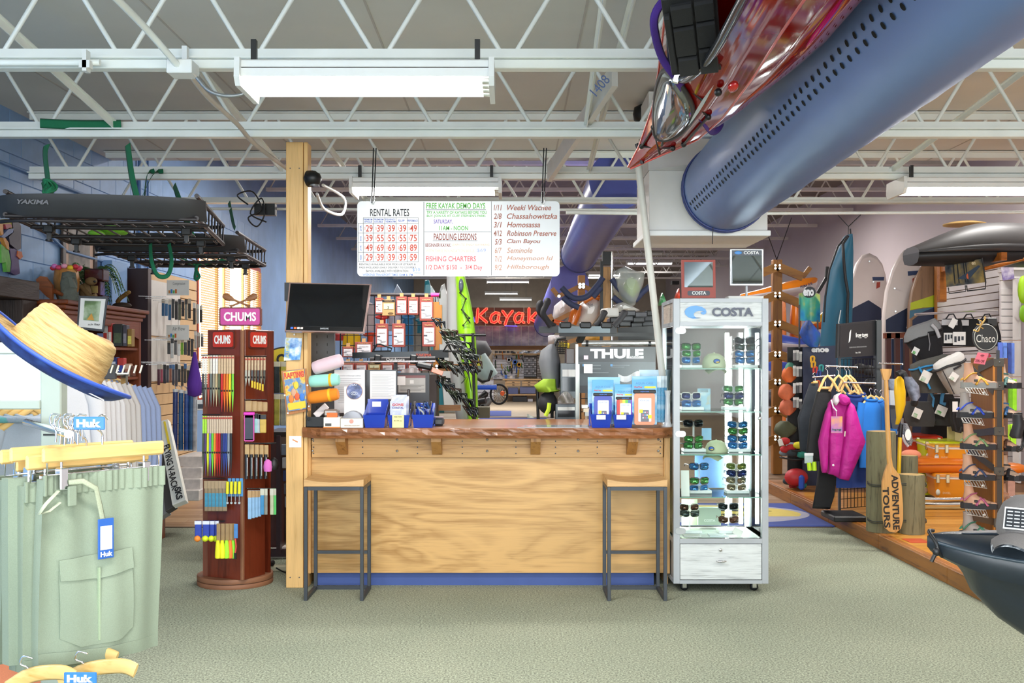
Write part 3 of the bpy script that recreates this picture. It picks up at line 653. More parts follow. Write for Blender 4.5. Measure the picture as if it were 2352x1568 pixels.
# ---------------------------------------------------------------- red kayak hung deck-down under the joists
KR=m('#8e0805',.05,v=.03,coat=.15);KS=[(5.78,.63,1.055,.645,1.045),(5.5,.655,1.11,.74,1.05),(5.03,.66,1.19,.875,1.045),(4.58,.63,1.25,.905,1.045),(3.98,.575,1.33,.895,1.05),(3.4,.53,1.36,.86,1.05),(2.6,.50,1.37,.83,1.05),(1.6,.50,1.37,.83,1.05)]
def kst(Y):
    for a,b in zip(KS,KS[1:]):
        if a[0]>=Y>=b[0]:
            t=(a[0]-Y)/(a[0]-b[0]);return[a[i]+(b[i]-a[i])*t for i in range(5)]
    return KS[-1]
def KD(u,Y,off=0): # a point of the deck: u 0 left .. 1 right gunwale
    _,xl,hl,xr,hr=kst(Y);L_=Vector((xl,Y,EYE+hl));R_=Vector((xr,Y,EYE+hr));d=(R_-L_);n=Vector((-(-d.z),0,-d.x)).normalized();n=Vector((d.z,0,-d.x)).normalized()
    if n.z>0:n=-n
    w_=d.length;return L_+d*u+n*(w_*.20*sin(PI*u)+off)
kr=T('kayak','glossy red sea kayak hung deck-down from the joists, bow end towards the counter','kayak',(.7,5.7,2.5))
NU,NV=16,60;dk=M();ys=[5.78-(5.78-1.6)*j/NV for j in range(NV+1)]
CPC,CPR=(.40,3.22),(.30,.98) # cockpit ellipse in (u, Y)
V=[tuple(KD(i/NU,y))for y in ys for i in range(NU+1)];fs=[]
for j in range(NV):
    for i in range(NU):
        uc,yc=(i+.5)/NU,(ys[j]+ys[j+1])/2
        if((uc-CPC[0])/CPR[0])**2+((yc-CPC[1])/CPR[1])**2>1:fs.append((j*(NU+1)+i,j*(NU+1)+i+1,(j+1)*(NU+1)+i+1,(j+1)*(NU+1)+i))
dk.add(V,fs,True);dk.to('deck',KR,kr)
hl=M()
def KH(t,Y):
    _,xl,hl_,xr,hr=kst(Y);L_=Vector((xl,Y,EYE+hl_));R_=Vector((xr,Y,EYE+hr));d=R_-L_;n=Vector((-d.z,0,d.x)).normalized()
    if n.z<0:n=-n
    k_=min(1,(5.78-Y)/2.2);P_=((0,0),(-.06,.2),(.0,.5),(.35,.75),(.75,.78),(1.12,.6),(1.28,.35),(1.22,.14),(1,0));j=min(7,int(t*8));f_=t*8-j
    u_=P_[j][0]*(1-f_)+P_[j+1][0]*f_;w_=P_[j][1]*(1-f_)+P_[j+1][1]*f_;u_=min(max(u_,0),1)+(u_-min(max(u_,0),1))*k_;return L_+d*u_+n*(d.length*w_)
hl.grid(lambda u,v:KH(u,5.78-(5.78-1.6)*v),18,40);hl.to('hull',KR,kr)
M().tube([KD(1,y)for y in ys],.006,6).tube([KD(0,y)for y in ys],.006,6).to('seam_band',m('#d04a40',.15,coat=.5),kr)
cp=[KD(CPC[0]+CPR[0]*cos(a),CPC[1]+CPR[1]*sin(a),.025)for a in AN(40)]
M().tube(cp,.018,8,closed=True).to('cockpit_rim',m('#3a3c40',.12,.4),kr)
cp2=[KD(CPC[0]+CPR[0]*1.0*cos(a),CPC[1]+CPR[1]*sin(a),0)for a in AN(40)]
M().loft([cp,cp2],cap=False).to('cockpit_wall',m('#7a0c0a',.25),kr)
M().tube([KD(.25,4.9,.02),KD(.28,4.9,.035)],.001,4)
ht=[[KD(.38+.32*k*cos(a),4.72+.42*k*sin(a),o)for a in AN(28)]for k,o in((1.,0),(1.,.02),(.85,.035),(.5,.045),(.1,.048))]
M().loft(ht).to('hatch_cover',m('#8b8d90',.08,.85),kr)
M().tube([KD(.38+.33*cos(a),4.72+.43*sin(a),.012)for a in AN(28)],.011,6,closed=True).to('hatch_rim',m('#2c2c2e',.5),kr)
# black padded seat back hanging out of the cockpit
pa,pb,pc,pd=at(1545,178,3.95),at(1655,165,3.9),at(1520,8,3.6),at(1642,-14,3.55)
sb=M().box(-.03,1.03,.01,.05,-.02,1.02,.03).map(bil(pa,pb,pc,pd));so=sb.to('seat_back',m('#1a1a1b',.75,kind='fabric'),kr)
for u0,u1,v0,v1 in((.0,.12,.1,.85),(.15,.56,.72,.95),(.6,.97,.74,.96),(.15,.56,.32,.68),(.6,.97,.40,.70),(.16,.56,.04,.28),(.6,.97,.04,.36)):
    M().box(u0,u1,-.018,.012,v0,v1,.012).map(bil(pa,pb,pc,pd)).to('seat_pad',m('#161617',.8,kind='fabric'),so)
for a_,b_ in(((.15,5.42),(.2,5.1)),((.2,5.1),(.8,5.35)),((.15,5.42),(.85,5.2)),((.2,4.35),(.85,4.55)),((.85,4.55),(.9,5.1)),((.3,4.3),(.75,4.35)),((.3,4.45),(.6,5.2))):
    M().tube([KD(a_[0],a_[1],.012),KD(b_[0],b_[1],.012)],.006,6).to('deck_line',BLACK,kr)
for u,y in((.15,5.42),(.2,5.1),(.85,5.2),(.85,4.55),(.9,5.1)):M().ell(tuple(KD(u,y,.012)),(.014,.018,.014),10,6).to('line_fitting',BLACK,kr)
M().ell(tuple(KD(.9,4.1,.0)),(.02,.05,.02),12,8).to('side_fitting',m('#c01c14',.2,coat=.5),kr);M().ell(tuple(KD(.82,4.15,.02)),(.016,.02,.016),10,6).to('fitting_knob',BLACK,kr)
q0,q1=at(1462,330,5.6),at(1476,376,5.6);M().cyl(q0,q1,.010,n=10).to('toggle_handle',BLACK,kr);M().tube([q0.lerp(q1,.5),KD(.5,5.6)],.004,6).to('toggle_cord',BLACK,kr)
M().ell(tuple(at(1520,352,5.35)),(.02,.006,.006),8,4)
# purple strap
st=spline([at(1535,-10,3.9),at(1508,25,3.9),at(1503,65,3.95),at(1520,130,4.1),at(1552,178,4.2),at(1590,235,4.5),at(1625,290,4.75),at(1640,303,4.95),at(1655,285,5.05),at(1650,250,5.1)],5)
M().tube(st,.016,6,flat=.12,up=(0,1,.3)).to('hanging_strap',m('#4b2a8c',.8,kind='fabric'),label='purple webbing strap looped around the red kayak',cat='strap')
M().rbox(at(1553,180,4.18),(.03,.012,.04),(0,.3,0),.004).to('strap_buckle',CHROME,label='metal cam buckle on the purple strap',cat='buckle')
M().grid(lambda u,v:at(1580+60*u,290-95*u-8*sin(PI*u)*(v-.5)*2,4.25-.3*u),10,2,(0,.004,0)).to('clear_strip',m('#b8beb4',.1,alpha=.6),label='curled clear tag strip below the kayak seat back',cat='tag')
# ---------------------------------------------------------------- blue fabric air ducts
DB=m('#6480b4',.38,v=.06,ns=1.2);DD=m('#050507',.9)
def duct(C,Y0,Y1,r,dx,dz,lab,mat_,per=None,sag=0):
    t=T('fabric_duct',lab,'duct',C(Y0));NS=60;rr=M();N_=40
    rings=[]
    for j in range(NS+1):
        y=Y0+(Y1-Y0)*j/NS;c=C(y);k=r*(1+.006*sin(y*23)+.004*sin(y*61))
        rings.append([c+Vector((k*cos(2*PI*i/N_),0,k*sin(2*PI*i/N_)))for i in range(N_)])
    rr.loft(rings,cap=False);rr.to('sleeve',mat_,t)
    if Y1>0:M().add(rings[-1],[tuple(range(N_))]).to('end_panel',mat_,t)
    for y in(Y0+.0,Y0-.06*sgn(Y0-Y1)):
        c=C(y);M().tube([c+Vector(((r+.006)*cos(2*PI*i/N_),0,(r+.006)*sin(2*PI*i/N_)))for i in range(N_)],.007,6,closed=True).to('end_hoop',m('#3f4a80',.4),t)
    return t
C1=lambda y:Vector((1.42+(y-7.1)*.0065,y,2.65-(y-7.1)*.017))
d1=duct(C1,7.1,-1.5,.284,0,0,'large perforated blue fabric duct running overhead from the white box',DB)
hp=M();hr_=.2865
for k in range(78):
    y=6.95-k*.085
    for s_ in(0,1):
        a0=math.radians(206+s_*9);yy=y-s_*.0425;c=C1(yy);h_=.0135
        hp.add([c+Vector((hr_*cos(a0+h_/hr_*cos(b)),h_*1.0*sin(b),hr_*sin(a0+h_/hr_*cos(b))))for b in AN(10)],[tuple(range(10))])
hp.to('perforations',DD,d1,kind='stuff')
M().tube([C1(7.0)+Vector((-.1,0,-.27)),at(1636,560,7.0)],.008,6,flat=.3).to('strap_tail',BLACK,d1)
C2=lambda y:Vector(((1330+(1418-1330)*(16.3/y-1)/.63-HX)/F*y,y,EYE+(HY-(585-167*(16.3/y-1)/.63))/F*y))
DB2=m('#5560b0',.35,v=.08,ns=2)
duct(C2,16.3,9.9,.27,0,0,'second blue fabric duct beyond the whiteboard',DB2)
C3=lambda y:Vector(((1255+(1310-1255)*(27./y-1)/.62-HX)/F*y,y,EYE+(HY-(745-95*(27./y-1)/.62))/F*y))
duct(C3,27,16.8,.30,0,0,'farthest blue fabric duct, near the red neon sign',m('#5a5ab0',.4))
# white plenum box and riser
pl=T('plenum_box','white sheet-metal duct box at the end of the big blue duct','duct box',(1.3,7.6,2.33))
PW2=m('#dcdad6',.5,v=.04)
M().box(.925,1.725,7.2,7.9,2.385,2.79,.004).to('box',PW2,pl);M().box(.90,1.74,7.17,7.93,2.345,2.382,.004).to('tray',WHITE,pl)
M().prism([(.925,2.79),(1.26,2.79),(1.26,2.84)],7.2,7.85,'y').to('sloped_top',m('#c4c2bc',.5),pl)
M().box(.96,1.5,7.5,8.1,2.84,3.4,.004).to('riser',PW2,pl)
M().box(1.02,1.14,8.12,8.24,2.6,3.42,.003).to('steel_column',m('#d0d2d0',.5),label='white square steel column behind the duct box',cat='column')
pole=M().tube([at(1466,378,7.05),at(1535,978,7.3)],.0235,12);pole.to('leaning_pole',m('#dad8ce',.5),label='thick white pole leaning from counter end up to the kayak bow',cat='pole')
sl=T('spot_light','black round spotlight on the wall column left of the kayak bow','light fixture',at(1472,262,8.0))
q=at(1472,262,8.0);M().lathe([(0,-.06),(.05,-.05),(.075,0),(.06,.05),(0,.06)],tuple(q),18,'x').to('housing',BLACK,sl);M().bar(q,q+Vector((.08,.1,-.18)),.02).to('bracket',BLACK,sl)
# ---------------------------------------------------------------- rental rates board
WB=m('#cfd1d2',.25,v=.01);YB=6.7
wb=T('whiteboard','white marker board with rental rates hung above the counter','whiteboard',at(1052,634,YB))
A,B=at(820.5,634.5,YB),at(1285.5,462,YB)
M().prism(rrect(A.x,B.x,A.z,B.z,.028,6),YB,YB+.006,'y').to('board',WB,wb)
def cx(X):return 800+X/4.612
def cy(Y):return 420+Y/4.612
def wt(s,x0,x1,y0,y1,c,off=0.,sh=0.):ptext(s,cx(x0),cx(x1),cy(y0),cy(y1),YB-.0005,m(c,.6),wb,off=off+.012,sh=sh,th=.0008,name='marker_lettering')
BK,RD,BLU,GRN,PUR,BRN='#1c1c1e','#c03c1c','#3450a8','#50b030','#6844a8','#843420'
wt('RENTAL RATES',232,645,275,352,BK)
for i,s_ in enumerate(('PREMIUM','PREMIUM','FISHING/','SUP','PERFORMANCE')):
    xx=[(165,255),(272,372),(392,498),(528,596),(628,736)][i];wt(s_,*xx,*((378,396)if i<3 else(388,412)),BLU)
for i,s_ in enumerate(('SINGLE','DOUBLE','THERMOFORM')):wt(s_,*[(170,250),(278,366),(392,500)][i],400,420,BLU)
for r,row in enumerate((('29','39','39','39','49'),('39','55','55','55','75'),('49','69','69','69','89'),('29','39','39','39','59'))):
    for c,s_ in enumerate(row):
        x1=(262,380,498,618,730)[c];y0=(445,548,650,752)[r]
        wt(s_,x1-76,x1-4,y0,y0+72,RD);wt('$',x1-92,x1-80,y0+18,y0+56,'#e8907a')
for s_,y in(('2HR',480),('4HR',590),('24 HR',690),('WEEKEND',790)):
    A_=at(cx(132),cy(y),YB-.0005);text(s_,A_,.034,.0105,m(BLU,.6),wb,'marker_lettering',nrm=(0,-1,0),right=(0,0,1),th=.0008)
g=M()
def gl_(x0,x1,y0,y1):
    a,b=at(cx(x0),cy(y1),YB),at(cx(x1),cy(y0),YB);g.box(a.x,b.x,YB-.0012,YB,a.z,b.z)
for y in(368,428,530,633,735,835):gl_(158 if y==368 else 105,742,y-1.6,y+1.6)
for x in(105,158,264,386,506,624,741):gl_(x-1.6,x+1.6,428 if x==105 else 368,837)
gl_(798,803,200,980);gl_(1513,1517,195,980);gl_(805,1510,516,519);gl_(820,1458,281,285);gl_(895,1368,611,615)
g.to('ruled_lines',m('#303234',.6),wb)
for s_,y,x0,x1 in(('RENTALS AVAILABLE FOR PICK-UP (STRAPS &',852,116,715),('PADS INCLUDED) DAILY DELIVERY TO COOPER\'S',885,116,716),('BAYOU AVAILABLE WITH RESERVATION.',920,190,640)):wt(s_,x0,x1,y,y+24,'#5a5048')
wt('WEEKEND TRANSPORT TIMES 10AM & 1PM.',152,690,960,984,'#6a86d8');wt('$10',680,760,900,940,'#8aa0e0');wt('Delivery',700,775,942,965,'#8aa0e0')
wt('FREE KAYAK DEMO DAYS',828,1450,212,272,GRN);wt('TRY A VARIETY OF KAYAKS BEFORE YOU',828,1466,296,328,GRN);wt('BUY. JOIN US AT CLIFF STEPHEN\'S PARK:',832,1456,336,368,GRN)
wt('SATURDAY,',905,1105,388,436,PUR);wt('11AM - NOON',962,1268,455,502,GRN)
wt('PADDLING LESSONS',905,1358,535,606,BRN);wt('BEGINNER KAYAK:',818,1088,640,678,BRN);wt('LEARN TO ENJOY KAYAKING',1098,1495,642,674,'#e8c0a0');wt('WITH THESE FOUNDATION SKILLS',820,1336,702,736,'#ecc8a8');wt('$69',1360,1460,695,735,'#a8b0e0')
wt('FISHING CHARTERS',822,1352,776,830,'#e05a60');wt('1/2 DAY $150  -  3/4 Day',826,1420,868,932,'#e0585c')
for k,(d_,s_,x1)in enumerate((('1/11','Weeki Wachee',2150),('2/8','Chassahowitzka',2212),('3/1','Homosassa',2032),('4/12','Robinson Preserve',2204),('5/3','Clam Bayou',2035),('6/7','Seminole',1950),('7/12','Honeymoon Isl',2168),('9/2','Hillsborough',2125))):
    y=232+k*90.5;c='#9a5440' if k<5 else '#c09078';wt(d_,1540+(k>3)*12,1625,y,y+60,c,sh=.2);wt(s_,1680,x1,y,y+58,c,sh=.25)
for px in(856,1247):
    M().tube([at(px-2,466,YB-.012),at(px+2,340,6.75)],.004,6).to('rope',BLACK,wb);M().tube([at(px+3,450,YB-.006),at(px+8,340,6.75)],.004,6).to('rope',BLACK,wb)
    M().tube([at(px,470,YB-.008),at(px+4,462,YB-.012),at(px+3,440,YB-.008),at(px-3,440,YB-.008),at(px-4,462,YB-.012)],.003,6,closed=True).to('snap_hook',CHROME,wb)
    M().lathe([(.008,-.002),(.008,.002)],tuple(at(px,473,YB)),12,'y').to('eyelet',STEEL,wb)
# ---------------------------------------------------------------- monitor on the post
tv=T('monitor','black flat-screen monitor mounted tilted in front of the post','monitor',at(755,705,6.98))
mp_=bil(at(656,759,6.86),at(836,763,6.9),at(667,649,6.97),at(852,653,7.01))
M().box(0,1,0,.028,0,1,.004).map(mp_).to('housing',m('#0e0e10',.15),tv)
M().box(.04,.96,-.002,.0,.1,.94).map(mp_).to('screen',m('#101114',.08),tv)
e=M().box(-.01,1.01,-.003,.02,.985,1.0).box(.985,1.008,-.003,.02,0,1.0).box(-.012,.004,-.003,.02,0,1.0).box(-.01,1.01,-.003,.02,-.015,.008);e.map(mp_);e.to('bezel',m('#b89a94',.15,.6),tv)
for i,c in enumerate(('#3a6ad0','#d86a30','#e0e0e0','#e0d0c8')):M().box(.06+i*.042,.092+i*.042,-.004,-.002,.035,.075).map(mp_).to('card_sticker',m(c,.5),tv)
text('SAMSUNG',mp_(Vector((.49,-.004,.055))),.055,.010,m('#c8ccd0',.3),tv,th=.001)
M().bar(at(745,700,7.0),(-1.42,7.1,2.0),.05).box(-1.50,-1.4,7.03,7.07,1.9,2.02).to('wall_arm',BLACK,tv)
# posters and sticker on the post
t=T('flyer','crinkled blue clear-bagged sale flyer hanging on the post under the monitor','flyer',at(674,826,7.04))
fm=bil(at(652,828,7.05),at(690,826,7.05),at(655,775,7.05),at(693,776,7.05));M().grid(lambda u,v:fm(Vector((u,.008*sin(u*5)*cos(v*4),v))),6,6,(0,.002,0)).to('sheet',m('#3c6cc0',.3,kind='cloud',cols=['#2c5cb8','#6fa8e0','#e8eef2','#d8d060'],s=4,vs=4),t)
a_=fm(Vector((.2,-.01,.1)));text('SALE EVENT',fm(Vector((.2,-.006,.45))),.1,.022,m('#e8d83c',.5),t,right=(.06,0,1),th=.001)
M().cyl(at(676,768,7.05),at(676,768,7.07),.006).to('push_pin',m('#e8e8e8',.3),t)
t=T('poster_board','wood-backed rafting magazine poster screwed to the post','poster',at(680,950,7.05))
pm=bil(at(659,953,7.05),at(714,942,7.05),at(646,852,7.05),at(703,846,7.05));M().box(0,1,.0,.012,0,1).map(pm).to('backing_board',m('#b4733c',.5,kind='wood',ax='z'),t)
pm2=bil(at(661,945,7.04),at(705,938,7.04),at(650,854,7.04),at(699,846,7.04));M().box(0,1,0,.004,0,1).map(pm2).to('magazine',m('#6a7468',.3,kind='cloud',cols=['#3c4a44','#7a8a9c','#4f86c0','#e8c030','#e0622c'],s=6,vs=4),t)
M().box(.02,.98,-.003,0,.80,.99).map(pm2).to('masthead',m('#f4c040',.4,kind='cloud',cols=['#e8502c','#f4b83c','#f4e87c'],s=9),t)
text('RAFTING',pm2(Vector((.5,-.004,.88))),.13,.04,m('#d03020',.4),t,off=.03,right=(1,0,.12),th=.001)
M().box(.05,.95,-.003,0,.03,.2).map(pm2).to('raft_print',m('#f0c828',.4),t)
for u,v,c in((.25,.3,'#f08030'),(.55,.34,'#e86030'),(.8,.3,'#3c7ad0'),(.4,.45,'#d0a080'),(.55,.62,'#e8c838')):M().ell(tuple(pm2(Vector((u,-.003,v)))),(.018,.002,.026),10,6).to('paddler_print',m(c,.5),t)
for u,v in((.98,.6),(.95,.1),(.05,.04),(.02,.45)):M().cyl(pm(Vector((u,-.003,v))),pm(Vector((u,.004,v))),.006,n=8).to('screw',STEEL,t)
t=T('sticker','small white square notice stuck on the post at counter height','sticker',at(677,1014,7.06))
pbox(664,692,1001,1027,7.067,.002).to('paper',m('#eeeeea',.5),t);M().prism([(at(672,0,7.06).x,at(0,1008,7.06).z),(at(684,0,7.06).x,at(0,1014,7.06).z),(at(683,0,7.06).x,at(0,1016.5,7.06).z),(at(671,0,7.06).x,at(0,1010.5,7.06).z)],7.065,7.067,'y').to('orange_mark',m('#e0935a',.5),t)
# ---------------------------------------------------------------- roof baskets hung at upper left
BM=m('#2a2526',.4,.3);BF=m('#2c2c2e',.5,v=.05)
def basket(org,rz,L,W,lab,fair=True,n=11):
    t=T('roof_basket',lab,'roof basket',org,rz);H=.13
    for k in range(n):
        x=.04+(W-.08)*k/(n-1)
        M().tube([(x,0,.0),(x,L-.12,0),(x,L-.03,.03),(x,L,H)],.006,6).to('floor_bar',BM,t,local=1)
    for k,y in enumerate((.0,L*.33,L*.66,L-.03)):M().tube([(.0,y,-.008+(.03 if k==3 else 0)),(W,y,-.008+(.03 if k==3 else 0))],.013,8).to('cross_bar',BM,t,local=1)
    rim=[(0,0,H)]+[(0,L-.1,H),(.03,L-.03,H),(.1,L,H),(W-.1,L,H),(W-.03,L-.03,H),(W,L-.1,H),(W,0,H)]
    M().tube(rim,.014,8).to('rim_rail',BM,t,local=1)
    M().tube([(0,0,0),(0,L-.1,0),(.1,L,0),(W-.1,L,0),(W,L-.1,0),(W,0,0)],.014,8).to('base_rail',BM,t,local=1)
    for s_ in(0,W):
        for k in range(9):y=.08+k*(L-.2)/8;M().tube([(s_,y,0),(s_+(.02 if s_==0 else-.02)*0,y,H*.6),(s_,y+.03,H)],.006,6).to('side_bar',BM,t,local=1)
    for x in(.12,W-.12):
        for y in(L*.3,L*.75):M().box(x-.03,x+.03,y-.03,y+.03,-.05,-.005,.006).box(x-.012,x+.012,y-.012,y+.012,-.09,-.05).cyl((x,y,-.09),(x,y,-.1),.022).to('clamp',BLACK,t,local=1)
    if fair:
        f=M();N_=20
        f.grid(lambda u,v:(-.05+(W+.1)*u,-.02-.05*sin(PI*v*.5)-.02*v+.10*(2*u-1)**8,-.012+.125*v-.012*(2*u-1)**2*v),24,6,(0,.01,0));fo=f.to('wind_fairing',BF,t,local=1)
        M().tube([(-.05+(W+.1)*u/24,-.022+.10*(2*u/24-1)**8,-.035)for u in range(25)],.011,6).to('fairing_edge',BM,t,local=1)
        text('YAKIMA',wm(t)@Vector((.17,-.082,.062)),.17,.026,m('#6e6e72',.4),t,nrm=wm(t).to_3x3()@Vector((0,-1,.2)),right=wm(t).to_3x3()@Vector((1,0,0)),off=.03,sh=.2,th=.002)
    return t
q=at(12,492,6.05);basket((q.x,q.y,q.z),math.radians(9),1.5,1.05,'black roof basket with wind fairing, hung nearer by green straps')
q=at(228,572,7.78);basket((q.x,q.y,q.z),math.radians(4),1.36,.99,'black roof basket hung lower behind the first, over the window')
GS=m('#14704a',.8,kind='fabric');gs_n=[0]
def strap(pts,lab,w_=.024,n=4):
    M().tube(spline(pts,n),w_,6,flat=.1,up=(.15,1,.1)).to('green_strap',GS,label=lab,cat='strap')
strap([at(107,333,6.7),at(104,360,6.6),at(112,430,6.2)],'leftmost green strap, knotted above the roof basket');
kn=M();kn.X=None
R.seed(5)
q=at(112,425,6.2)
for k in range(6):a=R.uniform(0,PI);kn.tube([q+Vector((.035*cos(a+b)*(.6+.4*sin(k)),.03*sin(b*2),.04*sin(a+b)-.012))for b in AN(14)],.016,6,closed=True,flat=.3)
kn.to('strap_knot',GS,label='big knot of green strap on top of the nearer basket',cat='strap')
strap([at(293,332,6.7),at(302,400,6.5),at(314,452,6.35)],'straight green strap from the second joist to the fairing middle',.022)
strap([at(375,393,8.2),at(352,400,8.1),at(325,455,6.9)],'green strap with a bend, nearer of the pair over the basket middle',.018);strap([at(355,392,8.2),at(338,402,8.1),at(332,452,7.1)],'green strap with a bend, left of the pair over the basket middle',.018)
strap([at(400,425,8.25),at(412,460,7.9),at(440,540,7.7),at(445,560,7.8)],'green strap hanging from the third joist at the basket right rear')
strap([at(526,464,9.8),at(535,510,9.2),at(540,525,8.9)],'short green strap from the fourth joist to the farther basket',.02)
strap([at(345,560,7.6),at(348,600,7.5),at(362,632,7.5),at(385,632,7.5),at(394,600,7.5),at(388,560,7.6)],'loop of green strap drooping under the baskets',.016,6)
strap([at(410,590,8.9),at(450,606,9.0),at(540,592,9.1)],'green strap lashed across the farther basket rear bar',.016)
strap([at(456,600,8.9),at(450,618,8.9),at(458,635,8.9),at(448,640,8.9),at(452,612,8.9)],'small hanging green strap end with a loop',.014)
strap([at(92,283,6.68),at(190,287,6.7),at(278,286,6.7)],'green strap lying along the top of the second joist',.03,3)
M().tube(spline([at(570,470,9.2),at(545,448,9.2),at(580,440,9.2),at(600,480,9.2),at(570,500,9.2),at(590,520,9.2),at(608,490,9.2),at(600,455,9.2),at(575,490,9.2),at(612,510,9.2)],6),.007,5).to('cord_tangle',BLACK,label='tangled black cord hanging left of the timber post',cat='cord')
M().rbox(at(610,482,9.3),(.18,.08,.1)).to('black_bundle',BLACK,label='black bundled gear lashed by the tangled cord',cat='gear')
lm=M().ell(tuple(at(262,530,7.4)),(.09,.14,.035),14,8).ell(tuple(at(222,538,7.2)),(.05,.1,.03),12,6);lm.to('lime_bag',m('#7cc832',.5),label='lime green bag lying inside the nearer basket',cat='bag')
# ================================================================ left side
ORD='first second third fourth fifth sixth seventh eighth ninth tenth eleventh twelfth thirteenth fourteenth fifteenth sixteenth seventeenth eighteenth nineteenth twentieth'.split()
FM=lambda c,**k:m(c,.85,kind='fabric',**k)
# ---- foreground clothing fixture
AL=m('#a9b3a8',.4,.2)
fx=T('clothing_fixture','grey-green metal clothing fixture with white panel, under the straw hat','clothing rack',at(60,1560,3.0)*1.0)
fx.location=(at(60,0,3.0).x,3.0,0)
def wx(px,Y):return(px-HX)/F*Y
def wz(py,Y):return EYE+(HY-py)/F*Y
Yf=3.25
M().box(wx(92,Yf),wx(140,Yf),Yf,Yf+.05,0,wz(812,Yf),.004).to('upright',AL,fx);M().box(wx(-140,Yf),wx(-92,Yf),Yf,Yf+.05,0,wz(812,Yf),.004).to('upright',AL,fx)
M().box(wx(-140,Yf),wx(140,Yf),Yf-.005,Yf+.05,wz(812,Yf),wz(786,Yf),.003).to('top_rail',m('#bcc6bc',.4),fx);M().box(wx(-92,Yf),wx(93,Yf),Yf-.003,Yf+.03,wz(940,Yf),wz(919,Yf),.003).to('lower_rail',AL,fx)
M().box(wx(-92,Yf),wx(91,Yf),Yf+.01,Yf+.02,wz(919,Yf),wz(813,Yf)).to('white_panel',m('#dfe9ea',.3),fx)
for z_ in(996,1392,1545):M().box(wx(100,Yf),wx(132,Yf),Yf-.003,Yf,wz(z_+4,Yf),wz(z_,Yf)).to('slot',BLACK,fx)
M().box(wx(-150,Yf),wx(150,Yf),Yf-.3,Yf+.3,0,.03,.005).to('foot_plate',AL,fx)
M().tube([(wx(60,Yf),Yf,1.315),(wx(150,2.7),2.72,1.315)],.011,8).tube([(wx(60,Yf),Yf,.52),(wx(140,2.7),2.70,.52)],.011,8).to('display_arm',CHROME,fx)
# straw hat
ht=T('straw_hat','natural straw sun hat with blue-lined brim resting atop the near fixture','hat',at(118,838,2.35),rot=(math.radians(-7),math.radians(34),.1))
STR=m('#e9cf94',.7,kind='cloud',cols=['#8c6c3c','#b89c68','#a4824c'],sv=(5,5,60),vs=2.,b=.5)
n_=36;rings=[]
for r_,h_,cr in((.098,0,0),(.1,.012,0),(.095,.04,0),(.09,.075,0),(.082,.098,0),(.066,.112,.4),(.045,.114,.9),(.02,.110,1),(.001,.108,1)):
    rings.append([((r_*1.12)*cos(a),r_*.95*sin(a),h_+.006*cos(2*a)*(h_>.08)-cr*.012)for a in[2*PI*i/n_ for i in range(n_)]])
# raised braid rows
rr=[]
for i in range(len(rings)-1):
    for k in range(4):
        t_=k/4;rr.append([tuple(Vector(rings[i][j]).lerp(Vector(rings[i+1][j]),t_)*(1+(.012 if k%2 else 0)))for j in range(n_)])
M().loft(rr,cap=False).to('crown',STR,ht,local=1)
def brim(r0,r1,dz):return[[((r0+(r1-r0)*t_)*1.1*cos(a),(r0+(r1-r0)*t_)*sin(a),dz-.012*sin(PI*t_)+.022*t_*t_+.012*t_*cos(2*a))for a in AN(48)]for t_ in[q/6 for q in range(7)]]
M().loft(brim(.09,.158,.002),cap=False).to('brim',STR,ht,local=1);M().loft(brim(.09,.158,-.003),cap=False).to('brim_lining',m('#24408c',.7,kind='cloud',cols=['#101c4c','#1a2e6c','#2c4888'],vs=25),ht,local=1)
M().tube([(.159*1.1*cos(a),.159*sin(a),.021+.012*cos(2*a))for a in AN(48)],.005,6,closed=True).to('brim_binding',m('#2a4aa4',.6),ht,local=1)
M().rbox((.13,-.06,.0),(.035,.03,.002),(0,-.1,.3)).to('price_label',PAPER,ht,local=1)
